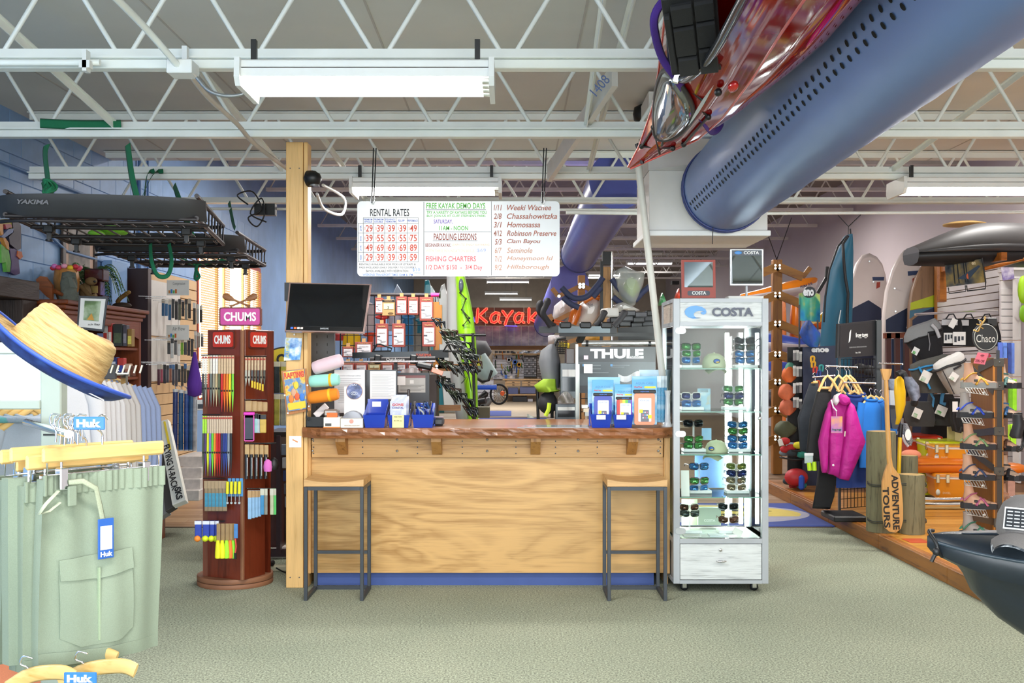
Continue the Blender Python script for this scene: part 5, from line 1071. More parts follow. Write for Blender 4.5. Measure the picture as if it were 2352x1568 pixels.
a=at(447,850,9.9);M().lathe([(.012,.42),(.07,.12),(.065,.02),(0,0)],(a.x,a.y,at(0,912,9.9).z-.0),12).to('purple_sack',FM('#5b2f9a'),label='purple cone-shaped sack hanging at the slatwall end',cat='sack')
pack(452,468,918,942,9.7,'#d8dcde','white boxed gadget hanging tilted below the purple sack',.03,name='boxed_gadget',cat='box',rz=.4,lab2='#38404c')
for k in range(4):pack(408+4*k,466-3*k,1048+26*k,1072+26*k,9.3-.1*k,'#d9d2cc','long white carton, %s from the top of the low stack by the slatwall'%ORD[k],.5,name='white_carton',cat='carton',grp='white cartons by the slatwall')
# ---- bright window with bamboo blinds
wn=M();wy0,wy1,wz0,wz1=13.1,16.25,1.05,2.86
wn.box(LW-.02,LW+.03,wy0-.06,wy0,wz0,wz1).box(LW-.02,LW+.03,wy1,wy1+.06,wz0,wz1).box(LW-.02,LW+.03,wy0-.06,wy1+.06,wz0-.06,wz0).box(LW-.02,LW+.03,wy0-.06,wy1+.06,wz1,wz1+.06)
wo=wn.to('window_1',m('#b04a38',.5),kind='structure')
M().box(LW-.0,LW+.012,wy0,wy1,wz0,wz1).to('window_pane',m('#fff6e8',kind='emit',e=3.2),wo)
for k,y in enumerate((13.85,14.2,15.2,15.55,16.1)):M().box(LW+.012,LW+.04,y,y+.05,wz0,wz1).to('window_mullion',m('#c8a468',.5),wo)
R.seed(2);bb=T('bamboo_blind','bamboo roll blinds glowing in the bright left window','blind',(LW+.08,14.6,1.05));BBM=m('#d8a860',.6,alpha=.75);BBM2=m('#e8c890',.6,alpha=.45)
for(a,b,mm)in((wy0,13.9,BBM),(14.2,14.45,BBM),(14.5,15.1,BBM2),(15.25,15.6,BBM),(15.7,wy1,BBM)):
    s_=M()
    for k in range(60):z=wz0+k*.03;s_.box(LW+.05,LW+.054,a,b,z,z+.022)
    s_.to('blind_slats',mm,bb,kind='stuff')
M().box(LW+.1,-3.3,16.4,19.5,1.3,1.55,.01).to('shelf_beam',m('#8c5424',.4,kind='wood',ax='y'),label='brown timber beam beyond the window, left of the post',cat='beam')
# ---- leaning long boxes 'FLYING V-RACK'
for k,(x0,x1,xb0,xb1,c,c2)in enumerate(((362,385,396,426,'#e2e0d6',0),(357,366,380,400,'#4a4644',1),(350,360,366,385,'#8a8886',2))):
    Y=8.3+.12*k;q=bil(at(xb0,1160+k*14,Y-.5),at(xb1,1148+k*14,Y-.5),at(x0,968+k*6,Y),at(x1,962+k*6,Y))
    t=T('rack_box',['long white box lettered for a V-rack leaning by the hutch','long dark box between two leaning rack boxes','long grey box, leftmost of the leaning rack boxes'][k],'box',q(Vector((.5,0,0))));M().box(0,1,0,.05,0,1,.003).map(q).to('carton',m(c,.5),t)
    if k==0:
        M().box(.55,.75,-.002,0,.62,.98).map(q).to('yellow_stripe',m('#e8cc40',.5),t)
        n_=Vector((0,-1,.2));text('FLYING V-RACK',q(Vector((.42,-.003,.42))),.44,.05,m('#2a2a2c',.5),t,nrm=n_,right=q(Vector((.5,0,0)))-q(Vector((.5,0,1))),off=.02)
        text('SKS',q(Vector((.62,-.003,.1))),.11,.05,m('#2a2a2c',.5),t,nrm=n_,right=q(Vector((.5,0,0)))-q(Vector((.5,0,1))),off=.04)
# ---- revolving CHUMS display
MH=m('#6e2c18',.3,kind='wood',ax='z',dark='#4a1a0e',s=.5,coat=.3);ED=m('#8a5c40',.6,v=.1)
sp=T('spinner_display','reddish-brown revolving floor display on a round base','display stand',(-1.86,7.22,0))
M().lathe([(.250,0),(.252,.004),(.252,.026),(.248,.03)],(-1.88,7.25,0),48).to('base_disc',ED,sp);M().lathe([(.24,.028),(.24,.036)],(-1.88,7.25,0),40).to('bearing_ring',BLACK,sp);M().lathe([(.250,.034),(.252,.038),(.252,.062),(.249,.066)],(-1.88,7.25,0),48).to('turntable',ED,sp)
N0=Vector((-1.762,6.99,0));va=Vector((-.90,.43,0)).normalized();vb=Vector((.43,.90,0)).normalized()
rz_=math.atan2(vb.y,vb.x)-PI/2;X_=Matrix.Translation(N0)@Matrix(((-va.x,vb.x,0,0),(-va.y,vb.y,0,0),(0,0,1,0),(0,0,0,1)))
def sbox(a0,a1,b0,b1,z0,z1,b=0):q=M();q.X=X_;q.box(-a1,-a0,b0,b1,z0,z1,b);q.X=None;return q
Wd=.30
sbox(.02,Wd,0,.012,.066,1.71,.002).to('front_panel',MH,sp);sbox(0,.012,.012,Wd*.75,.066,.95,.002).to('side_panel',MH,sp);sbox(0,.012,.02,Wd+.02,.95,1.71,.002).to('side_panel',MH,sp)
sbox(Wd-.012,Wd,.012,Wd,.066,1.71,.002).to('side_panel',MH,sp);sbox(.012,Wd-.012,Wd-.012,Wd,.066,1.71).to('rear_panel',MH,sp)
sbox(.0,.02,-.004,.014,.066,1.705,.002).to('corner_edge',ED,sp);sbox(Wd,Wd+.05,.012,.03,.066,1.35).to('wing',m('#7a4632',.5,kind='wood',ax='z'),sp)
nA=-vb;nB=-va*-1 if False else Vector((.90,-.43,0)).normalized()
def sA(a,z,o=0):return N0+va*a+nA*o+Vector((0,0,z))
def sB(b,z,o=0):return N0+vb*b+nB*o+Vector((0,0,z))
def chums(p,w_,h_,n,r,c,par,frame=None):
    W=Matrix(((r.x,n.x*-1,0,p.x),(r.y,-n.y,0,p.y),(0,0,1,p.z),(0,0,0,1)))
    if frame:q=M();q.X=W;q.prism(rrect(-w_*.54,w_*.54,-h_*.58,h_*.58,.012),.0,.02,'y');q.X=None;q.to('sign_backing',frame,par)
    q=M();q.X=W;q.prism(rrect(-w_/2,w_/2,-h_/2,h_/2,.012),-.008,.004,'y');q.X=None;q.to('sign_face',c,par)
    text('CHUMS',p+n*.009,w_*.82,h_*.56,m('#f4f0ec',.4),par,nrm=n,off=.03,th=.002)
for n,r,p in((nA,-va,sA(.155,1.645,.012)),(nB,vb,sB(.14,1.645,.012))):chums(p,.165,.10,n,r,m('#c03424',.35),sp,m('#5a2a20',.5))
ts=T('brand_sign','pink lettered sign with crossed wooden paddles above the spinner','sign',at(552,745,7.15));
chums(at(552,727,7.12),.262,.108,Vector((0,-1,0)),Vector((1,0,0)),m('#c2348c',.4),ts,m('#6a2c20',.5))
for x in(528,576):M().cyl(at(x,700,7.15),at(x,762,7.15),.004).to('support_rod',CHROME,ts)
for s,(xa,ya,xb,yb)in enumerate(((512,678,574,704),(590,678,528,704))):
    a,b=at(xa,ya,7.13),at(xb,yb,7.13);o=Vector((0,.006*s,0));d=(b-a);M().tube([a+o,a+d*.12+o,a+d*.28+o,a+d*.42+o,a+d*.9+o,b+o],[.012,.024,.018,.007,.006,.012],8,flat=.3,up=(0,1,0)).to('crossed_paddle',m('#8a5830',.5,kind='wood'),ts)
R.seed(9)
SPIN_G='packets hanging on the spinner display'
def strapitem(px,y0,yc,y1,Y,col,lab,w_=6,cardc='#cdb08c',grp=SPIN_G):
    t=T('eyewear_retainer',lab,'retainer',at(px+w_/2,y1,Y),0,grp);S=Y/F
    A,B=at(px,yc,Y),at(px+w_,y0,Y);M().box(A.x,B.x,Y,Y+.004,A.z,B.z,.001).to('header_card',m(cardc,.6,v=.1,ns=60),t)
    M().box(A.x+.001,B.x-.001,Y-.001,Y,B.z-.02,B.z-.008).to('card_logo',m('#b03c2c',.5),t)
    x=(A.x+B.x)/2;M().tube([(x-.003,Y-.004,A.z),(x-.004,Y-.005,(A.z+at(0,y1,Y).z)/2),(x,Y-.004,at(0,y1,Y).z),(x+.004,Y-.005,(A.z+at(0,y1,Y).z)/2),(x+.003,Y-.004,A.z)],.0045,6).to('cord',m(col,.5),t)
    M().ell((x,Y-.006,A.z*.55+at(0,y1,Y).z*.45),(.007,.006,.008),8,5).to('bead',BLACK,t);return t
def Ya(px):return 6.93+(560-px)*.0016
for k,(c,cc)in enumerate((('#303438','#e6e2da'),('#8a8c84','#e8e2d8'),('#b04a3c','#e0c8a0'),('#6c7470','#d8cfc0'),('#a09884','#e8e2d8'),('#c8b48c','#e8e2d8'),('#5a6448','#cdb08c'),('#d02c28','#cdb08c'),('#e86c20','#cdb08c'),('#e8862c','#cdb08c'),('#e8cc28','#cdb08c'),('#78c83c','#cdb08c'))):
    px=464+k*6.2;strapitem(px,816,858,945-(12 if k<7 else 0),Ya(px),c,'eyewear cord, %s from the left in the top row of the spinner front'%ORD[k],5.4,cc)
for k,c in enumerate(('#4c5440','#5a4478','#dce828','#7c80c0','#6cd040','#e8922c','#d02424','#c82020','#30365c','#2c3c8c','#2e4690','#909aa8','#22242a')):
    px=465+k*5.3;strapitem(px,955,995,1092,Ya(px)-.02,c,'thick eyewear strap, %s from the left in the second row of the spinner front'%ORD[k],4.8,'#a8e040' if k<2 else '#cdb8a0')
for k in range(6):px=469+k*8.3;pack(px,px+11,1104,1174,Ya(px)-.03+.004*k,'#8f7c60','tan carded clip, %s from the left in the third row of the spinner front'%ORD[k],.006,name='carded_clip',grp=SPIN_G,cap_='#a89070',lab2='#3c8aa8')
for k in range(4):px=521+k*9;a=at(px+4,1100,Ya(px));t=pack(px+2,px+10,1098,1140,Ya(px),'#4f90c8','blue card with yellow key float, %s from left in the third row'%ORD[k],.006,name='key_float',cat='float',grp=SPIN_G);M().tube([(-.01,-.012,.02),(-.008,-.014,.10)],.011,8).to('float',m('#e8e028',.5),t,local=1);M().tube([(-.01,-.012,.02),(-.01,-.012,-.03)],.003,5).lathe([(.008,0),(.008,.002)],(-.01,-.012,-.04),10,'y').to('clip',STEEL,t,local=1)
for k,(px,c)in enumerate(((447,'#f08c30'),(465,'#d8e820'),(481,'#d8e820'),(491,'#c8dc28'))):
    Y=6.86+.02*k;t=pack(px,px+15-(k>1)*4,1196,1236,Y,'#2c44a8','blue bagged float with %s ball, %s in the bottom row'%('orange' if k==0 else 'yellow',ORD[k]),.02,name='bagged_float',cat='float',grp=SPIN_G,cap_='#dce0e8',capf=.2);M().ell((0,-.012,.0),(.021,.018,.02),12,8).to('ball',m(c,.5),t,local=1)
for k,(px,c,cn)in enumerate(((496,'#e8e424','yellow'),(506,'#e8e424','yellow'),(516,'#a8ec30','lime'),(524,'#f08030','orange'),(531,'#88e030','green'))):
    Y=6.84+.01*k;t=pack(px+1,px+10,1202,1245,Y,'#9c8058','%s foam key float, %s from left at the spinner bottom'%(cn,ORD[k]),.005,name='foam_float',cat='float',grp=SPIN_G);M().loft([[(a*cos(q_),-.012+.011*sin(q_),h)for q_ in AN(12)]for a,h in((.010,.015),(.014,-.01),(.018,-.06),(.019,-.095),(.016,-.10))]).to('foam',m(c,.6),t,local=1)
t=pack(537,546,1203,1236,6.86,'#4a84c4','blue carded red strap float at the spinner bottom right',.006,name='strap_float',cat='float');M().tube([(0,-.01,.0),(.006,-.012,-.05),(0,-.01,-.09)],.009,8,flat=.5).to('strap',m('#d85048',.6),t,local=1);M().box(-.007,.007,-.016,-.006,-.13,-.09).to('buckle',BLACK,t,local=1)
# right-hand face goods
for k,c in enumerate(('#a8a89c','#b8b4a4','#585c60','#6c6450','#484c50','#8c8470','#55544c')):
    px=563+k*7;strapitem(px,820,850,886,7.0+k*.02,c,'thin cord, %s from the left on the spinner right side, top row'%ORD[k],5,'#c8b090')
    if k>2:t=None
for k in range(5):px=577+k*6;pack(px,px+4,874+2*k,890+2*k,6.98+.02*k,'#d8b828','small yellow clip end, %s from left on spinner side'%ORD[k],.008,name='cord_clip',cat='clip',grp=SPIN_G)
for k in range(4):px=563+k*12;pack(px,px+15,920+k,945,7.0+.02*k,'#b49468','brown folded header card, %s on the spinner side second row'%ORD[k],.008,name='header_card',grp=SPIN_G)
t=pack(561,583,948,1012,6.92,'#3c3c42','dark phone pouch with magenta frame hanging on the spinner side',.012,name='phone_pouch',cat='phone pouch');w_,h_=.062,.18;M().prism(rrect(-.033,.033,-.004,.168,.01),.0,.008,'y').to('frame',m('#d04ca0',.4),t,local=1);M().box(-.026,.026,-.002,0,.01,.15).to('window',m('#4a4850',.1),t,local=1);M().box(-.036,.036,-.006,.012,.166,.186,.004).to('seal_bar',m('#d838b8',.4),t,local=1)
for k,(px,x1,c,cn)in enumerate(((584,592,'#a8d8dc','pale aqua'),(591,598,'#b8c0c4','silver'),(595,611,'#c8a850','mustard'))):pack(px,x1,950+k,994,6.97,c,'%s phone pouch beside the magenta-framed one'%cn,.012,name='phone_pouch',cat='phone pouch',cap_='#303034')
for k in range(5):px=562+k*11;t=pack(px,px+10,1020+k*.5,1050,6.95+.03*k,'#c0a070','tan-topped black tube pack, %s from left on the spinner side third row'%ORD[k],.012,name='tube_pack',grp=SPIN_G);M().cyl((.0,-.01,.02),(.0,-.01,-.14),.012,n=8).to('tube',m('#26282c',.4),t,local=1);M().cyl((.006,-.016,0),(.006,-.016,-.12),.005,n=8).to('clip',CHROME,t,local=1)
M().lathe([(.026,0),(.03,.03),(.024,.065),(.005,.08)],tuple(at(615,1082,7.05)),14).to('pink_pouch',FM('#d870c0'),label='pink rounded pouch on the spinner side third row',cat='pouch');M().lathe([(.024,0),(.034,.03),(.024,.065),(.005,.08)],tuple(at(629,1078,7.08)),14).to('black_pouch',BLACK,label='black rounded pouch beside the pink one on the spinner',cat='pouch')
for k in range(4):px=569+k*7.5;pack(px,px+8,1126,1192-2*k,6.95+.02*k,'#8fb8dc','pale blue cloth pack, %s from left on the spinner side bottom row'%ORD[k],.01,name='cloth_pack',grp=SPIN_G,cap_='#b89468')
for k,(px,c,cn)in enumerate(((598,'#3c88b8','blue'),(606,'#8c8c84','grey and yellow'),(620,'#b8bc9c','khaki'),(626,'#5cc86c','green rope'))):pack(px,px+8,1122,1182,7.0+.02*k,c,'%s accessory pack on the spinner side bottom row'%cn,.01,name='accessory_pack',cap_='#c8c8b8')
for z_,x0_,x1_ in((815,462,540),(952,464,536),(1098,466,558),(1196,470,552)):
    Yh=Ya((x0_+x1_)/2)+.05;M().tube([at(x0_,z_,Yh),at(x1_,z_,Yh)],.004,6).to('hook_bar',BLACK,sp)
for z_,x0_,x1_ in((818,562,612),(918,562,612),(1018,562,634),(1122,566,632)):
    M().tube([at(x0_,z_,7.0),at(x1_,z_,7.15)],.004,6).to('hook_bar',BLACK,sp)
# ---- yellow oval sign, foil bags and a dark cabinet behind the spinner
ys_=T('oval_sign','yellow and black oval sign partly hidden by the post','sign',at(650,850,8.4));q=at(655,825,8.4)
M().prism(circ(q.x,q.z,.155,.10,32),8.39,8.41,'y').to('plate',m('#1c1c1c',.4),ys_);M().prism(circ(q.x,q.z,.143,.088,32),8.383,8.39,'y').to('face',m('#ecd024',.4),ys_);text('C&F',(q.x+.02,8.382,q.z),.17,.085,BLACK,ys_,off=.04)
R.seed(12)
for r_ in range(2):
    for k in range(3):
        px=613+k*15;y0=(830,905)[r_];pack(px,px+14,y0,y0+72,8.3+.03*k,['#b8b8a0','#2a2a26','#c8b440'][(k+r_)%3],'%s foil accessory bag behind the spinner, %s row'%(['silver','black-faced','yellow'][(k+r_)%3],['upper','lower'][r_]),.012,name='foil_bag',cat='bag',mat_=m(['#c4c4b0','#303028','#ccb848'][(k+r_)%3],.2,.6,v=.4,ns=14),cap_='#e8e4c8',capf=.16)
ck=T('glass_cabinet','dark-framed glass cabinet standing behind the spinner','cabinet',at(630,1290,8.1));ck.location.z=0
M().box(wx(606,8.1),wx(700,8.1),8.1,8.14,wz(1278,8.1),wz(1262,8.1)).box(wx(636,8.1),wx(645,8.1),8.08,8.14,wz(1270,8.1),wz(1000,8.1)).to('frame',m('#3a2428',.4),ck);M().box(wx(600,8.1),wx(720,8.1),8.15,8.6,.0,wz(1278,8.1)).to('plinth',m('#b8b0a8',.6),ck);M().box(wx(600,8.1),wx(640,8.1),8.2,8.5,wz(1262,8.1),wz(1003,8.1)).to('inner_panel',m('#4a1e14',.4,kind='wood',ax='z'),ck);M().box(wx(606,8.1),wx(700,8.1),8.1,8.6,wz(1003,8.1),wz(992,8.1)).to('top',m('#2a2622',.3),ck);M().box(wx(646,8.1),wx(700,8.1),8.3,8.5,wz(1260,8.1),wz(1040,8.1)).to('grey_panel',m('#8c9096',.5),ck)
for k in range(5):pack(646+k*2,660,1020+k*30,1045+k*30,8.05,['#7c8898','#c8c8c8','#2c3c70','#5c6068','#a0a4a8'][k],'%s coiled leash pack beside the post, %s down'%(['grey','white','navy','dark','silver'][k],ORD[k]),.02,name='leash_pack')
ps=T('power_strip','beige power strip with yellow plug on the floor behind the post','power strip',at(625,1314,7.6));ps.location.z=0
M().box(-1.83,-1.56,7.62,7.68,0,.04,.006).to('body',m('#c8c4a8',.5),ps);M().box(-1.76,-1.70,7.60,7.66,.041,.075,.008).to('adapter',BLACK,ps);M().lathe([(.02,7.58),(.022,7.6),(.02,7.62)],(-1.49+.01,0,.03),14,'y').to('plug',m('#d8c028',.5),ps)
M().tube(spline([(-1.68,7.6,.03),(-1.6,7.55,.006),(-1.5,7.5,.006),(-1.42,7.62,.006)],5),.005,6).to('cable',BLACK,ps)
# ================================================================ on the counter (top at z = 1.066)
CT=1.067
gc=T('slotted_column','dark grey slotted steel column rising behind the counter left end','column',(wx(740,7.4),7.4,0))
M().box(wx(714,7.4),wx(768,7.4),7.40,7.44,CT,wz(752,7.4),.002).to('panel',m('#4b4d50',.5),gc)
for px in(728,752):
    for k in range(10):M().box(wx(px,7.4)-.003,wx(px,7.4)+.003,7.398,7.4,wz(770+k*18,7.4)-.018,wz(770+k*18,7.4)).to('slot',BLACK,gc)
for k,(xa,ya,xb,yb,r,c,b_)in enumerate(((720,846,786,826,.046,'#e2c4cc',0),(712,876,779,871,.042,'#9cdccc',1),(710,914,777,904,.042,'#e8861c',1))):
    A,B=at(xa,ya,7.02),at(xb,yb,7.0);d=(B-A)
    t=T('cylindrical_pouch',['pale pink','mint green with yellow band','orange with yellow band'][k]+' rolled cylinder fixed beside the post','roll',A)
    M().tube([A,A+d*.03,A+d*.2,A+d*.5,A+d*.85,A+d*.97,B],[r*.75,r*.9,r*.98,r,r*.97,r*.88,r*.7],20).to('body',FM(c,v=.04),t)
    M().tube([A-d*.01,A+d*.02],r*.6,16).to('end_cap',BLACK,t)
    if b_:M().tube([A+d*.68,A+d*.76],r*1.03,20).to('band',m('#f0b820',.6),t)
    M().tube([A+d*.3+Vector((0,.0,0)),A+d*.3+Vector((.0,.38,0))],.012,8).to('peg',BLACK,t)
def tray(x0,x1,y0,y1,z1,lab,mat_,name='tray',cat='tray'):
    t=T(name,lab,cat,((x0+x1)/2,y0,CT));w_=.004
    M().box(x0,x1,y0,y1,CT,CT+.004).box(x0,x1,y0,y0+w_,CT,z1).box(x0,x1,y1-w_,y1,CT,z1).box(x0,x0+w_,y0,y1,CT,z1).box(x1-w_,x1,y0,y1,CT,z1).to('shell',mat_,t);return t
tray(wx(703,7.05),wx(745,7.05),7.04,7.2,wz(957,7.05),'low black tray at the left end of the counter',BLACK)
q=M();q.rbox(at(738,943,7.12),(.10,.07,.045),(0,-.75,.1),.003);q.to('white_carton',m('#e4d8d4',.5),label='tilted white and pink carton lying in the black tray',cat='box')
M().tube(spline([at(706,925,7.0),at(704,950,6.99),at(709,965,6.99),at(703,960,6.99),at(706,940,7.0)],5),.004,6).to('lanyard',BLACK,label='black lanyard loop hanging at the tray corner',cat='cord')
ob=T('orange_carton','white and orange display carton with clear dome lid on the counter','box',(wx(763,6.97),6.97,CT))
M().box(wx(744,6.97),wx(782,6.97),6.955,7.07,CT,wz(958,6.97),.002).to('carton',m('#e8e2d8',.5),ob);M().box(wx(744,6.97)-.001,wx(782,6.97)+.001,6.954,7.071,CT,CT+.008).to('orange_base',m('#e08438',.5),ob);M().box(wx(748,6.97),wx(762,6.97),6.953,6.955,CT+.012,CT+.03).to('barcode_print',m('#50504e',.6),ob)
M().box(wx(743,7.0),wx(776,7.0),7.0,7.08,wz(957,6.97),wz(940,7.0),.01).to('tin',m('#a8a098',.2,.6),ob);M().box(wx(751,6.98),wx(775,6.98),6.97,6.99,wz(960,6.97),wz(948,6.97)).to('orange_card',m('#dc6c28',.5),ob)
di=T('light_display','white display carton with round water-ripple picture and clear discs','display carton',(wx(808,6.97),6.97,CT))
M().box(wx(783,6.97),wx(834,6.97),6.955,7.10,CT,wz(961,6.97),.002).to('carton',m('#ece4d8',.5),di);M().box(wx(790,7.1),wx(838,7.1),7.10,7.108,CT,wz(887,7.1),.002).to('back_card',m('#f0efee',.5),di)
M().prism(circ(wx(814,7.1),wz(898,7.1),.055,.055,30),7.096,7.10,'y').to('picture_rim',m('#b88868',.5),di);M().prism(circ(wx(814,7.1),wz(898,7.1),.052,.052,30),7.093,7.096,'y').to('ripple_picture',m('#6a74a0',.3,kind='cloud',cols=['#20284c','#6a76a8','#d8dcec'],vs=18),di)
for r_ in(.012,.022):M().tube([(wx(814,7.1)+r_*cos(a),7.092,wz(903,7.1)+r_*.5*sin(a))for a in AN(20)],.0015,5,closed=True).to('ripple_ring',m('#e8ecf4',.3),di)
text('LUCI',(wx(814,7.1),7.092,wz(883,7.1)),.03,.012,m('#e8e8ee',.4),di,off=.02)
for k in range(6):M().lathe([(.068,7.0+k*.012),(.07,7.004+k*.012),(.068,7.008+k*.012)],(wx(809,7),0,wz(968,7)),24,'y',1,1.0).to('clear_disc',m('#a4a4aa',.1,.3,alpha=.6),di)
M().lathe([(.014,6.953),(.014,6.955)],(wx(808,6.97),0,wz(967,6.97)),20,'y').to('round_logo',m('#d89888',.5),di);text('INFLATABLE SOLAR LIGHT',(wx(809,6.955),6.954,wz(976.5,6.97)),.1,.007,m('#a8907c',.5),di)
BB=m('#173fb8',.12,coat=.5,alpha=.82);
def bin_(px0,px1,pyb,pyf,pyB,lab,tab=True):
    t=T('blue_bin',lab,'bin',(wx((px0+px1)/2,6.97),6.97,CT));a,b=wx(px0,6.97),wx(px1,6.97);i=.012;zb,zf=wz(pyb,7.17),wz(pyf,6.97)
    M().add([(a+i,6.98,CT),(b-i,6.98,CT),(b,6.965,zf),(a,6.965,zf),(a+i,6.984,CT),(b-i,6.984,CT),(b,6.969,zf),(a,6.969,zf)],[(0,1,2,3),(7,6,5,4),(3,2,6,7),(0,3,7,4),(1,5,6,2)]).to('front_wall',BB,t)
    M().box(a+.004,b-.004,7.166,7.17,CT,zb).box(a+i,b-i,6.98,7.17,CT,CT+.004).to('back_wall',BB,t)
    for x in(a,b):s=i if x==a else-i;M().add([(x+s,6.98,CT),(x+s,7.17,CT),(x+s*.3,7.17,zb-.02),(x+s*.3,7.05,zf+.03),(x,6.967,zf),(x+s+.003,6.98,CT),(x+s+.003,7.17,CT),(x+s*.3+.003,7.17,zb-.02),(x+s*.3+.003,7.05,zf+.03),(x+.003,6.967,zf)],[(0,1,2,3,4),(9,8,7,6,5)]+[(i_,(i_+1)%5,5+(i_+1)%5,5+i_)for i_ in range(5)]).to('side_wall',BB,t)
    return t
b1=bin_(834,885,916,953,976,'empty translucent blue bin, leftmost on the counter');M().box(wx(855,7.16),wx(875,7.16),7.160,7.163,wz(934,7.16),wz(922,7.16)).to('price_label',PAPER,b1)
b2=bin_(890,940,925,953,975,'blue bin of postcards with a yellow note on its front');b3=bin_(946,996,925,952,975,'blue bin full of black straps and cables')
M().box(wx(901,6.96),wx(928,6.96),6.955,6.957,wz(982,6.96),wz(953,6.96)).to('sticky_note',m('#e8e0a0',.8),b2);text('FREE MAPS',(wx(914,6.95),6.954,wz(957,6.95)),.05,.006,m('#6c684c',.6),b2);text('$3.75 ea',(wx(914,6.95),6.954,wz(966,6.95)),.05,.007,m('#6c684c',.6),b2)
for k in range(5):x=wx(900+k*1.2,7.05);M().box(x-.006,x+.10,7.0+k*.028,7.004+k*.028,CT+.01,wz(920-k*3.3,7.05),.001).to('postcard',m(['#e4e4ea','#d8dce8','#f0f0f0'][k%3],.4,kind='cloud',cols=['#e8e8ee','#b8bcd8','#f4f4f4'],vs=12),label='white and violet postcard, %s from the front in the blue bin'%ORD[k],cat='postcard')
text('GONE',(wx(914,7),6.998,wz(929,7)),.075,.016,m('#c83c28',.5),b2,off=.02);text('COASTAL',(wx(914,7),6.998,wz(936,7)),.075,.012,m('#403c80',.5),b2,off=.02)
M().box(wx(935,7.1),wx(942,7.1),7.1,7.12,CT+.03,wz(893,7.1),.006).to('black_tool',m('#38302e',.4),label='dark upright handle standing behind the postcards',cat='tool')
R.seed(31)
for k in range(9):
    x=wx(954+k*4,7.05);M().tube(spline([(x,7.05+.01*k,CT+.03),(x+R.uniform(-.02,.02),7.03+.01*k,CT+.09),(x+R.uniform(-.03,.03),7.03+.01*k,CT+.15+R.uniform(-.02,.03)),(x+R.uniform(-.02,.03),7.06+.01*k,CT+.12)],4),R.uniform(.005,.012),6,flat=.4).to('coiled_strap',m(['#22242a','#5c5450','#2c4c9c','#a8a8a4','#26282c','#3c5c8c'][k%6],.6),label='%s coiled strap poking out of the right blue bin, %s from left'%(['black','brown','blue','grey','black','slate'][k%6],ORD[k]),cat='strap')
q=at(1008,962,7.2);rl=T('card_reader','small grey rounded gadget lying beside the blue bins','gadget',q);M().box(q.x-.035,q.x+.035,7.16,7.26,CT,CT+.055,.014).to('body',m('#3c4044',.4),rl);M().box(q.x-.034,q.x+.034,7.17,7.25,CT+.052,CT+.062,.006).to('lid',m('#8c7c80',.4),rl)
M().add([tuple(at(1188,981,6.99).xy)+(CT,),tuple(at(1352,980,6.99).xy)+(CT,),(wx(1350,7.22),7.22,CT),(wx(1205,7.22),7.22,CT),tuple(at(1188,981,6.99).xy)+(CT+.004,),tuple(at(1352,980,6.99).xy)+(CT+.004,),(wx(1350,7.22),7.22,CT+.004),(wx(1205,7.22),7.22,CT+.004)],[(0,3,2,1),(4,5,6,7),(0,1,5,4),(1,2,6,5),(2,3,7,6),(3,0,4,7)]).to('counter_mat',m('#aab0b4',.12),label='thin glossy grey mat lying on the counter front',cat='mat')
# papers and frames behind the bins
c1=card(768,838,849,948,7.35,m('#e6e7ea',.4),'white notice about damage liability standing behind the cartons',txt=[('Limitation of Damage Liability:',0,.86,.75,.02,INK)]);w1=at(838,0,7.35).x-at(768,0,7.35).x;h1=at(0,849,7.35).z-at(0,948,7.35).z
def lines(t,x0,x1,z0,z1,n,c='#9a9ca0',y=-.001):
    q=M()
    for k in range(n):z=z1-(z1-z0)*k/n;q.box(x0,x1-(x1-x0)*.12*((k*7)%3),y-.0006,y,z-.0022,z)
    q.to('printed_lines',m(c,.7),t,local=True,kind='stuff')
lines(c1,-w1*.38,w1*.38,h1*.2,h1*.8,14)
c2=card(838,912,849,945,7.42,m('#2c2e32',.3),'black framed return policy sheet standing behind the bins',name='framed_sheet',th=.012,cat='notice',extra=lambda t,w_,h_:(M().box(-w_*.34,w_*.46,-.003,0,h_*.3,h_*.97).to('sheet',PAPER,t,local=1),lines(t,-w_*.28,w_*.4,h_*.34,h_*.88,20,'#b0b2b4',-.003)),txt=[('Return Policy',.1,.93,.3,.02,INK)])
c3=card(912,986,856,938,7.9,m('#2e3034',.4),'dark framed parts chart behind the blue bins',name='framed_sheet',cat='sign',th=.02,extra=lambda t,w_,h_:(M().box(-w_*.46,w_*.38,-.003,0,h_*.45,h_*.93).to('chart',m('#aaa9a4',.4),t,local=1),M().box(-w_*.46,w_*.38,-.004,-.003,h_*.86,h_*.93).to('chart_band',m('#7c4444',.4),t,local=1),lines(t,-w_*.4,w_*.34,h_*.48,h_*.66,5,'#5a5c58',-.0035),M().box(-w_*.1,w_*.02,-.0045,-.003,h_*.7,h_*.8).to('chart_icon',m('#d8d8d4',.5),t,local=1)))
M().box(wx(913,7.7),wx(931,7.7),7.7,7.706,wz(884,7.7),wz(864,7.7)).to('tag_card',m('#dcd8d4',.5),label='small square tag hanging before the parts chart',cat='tag')
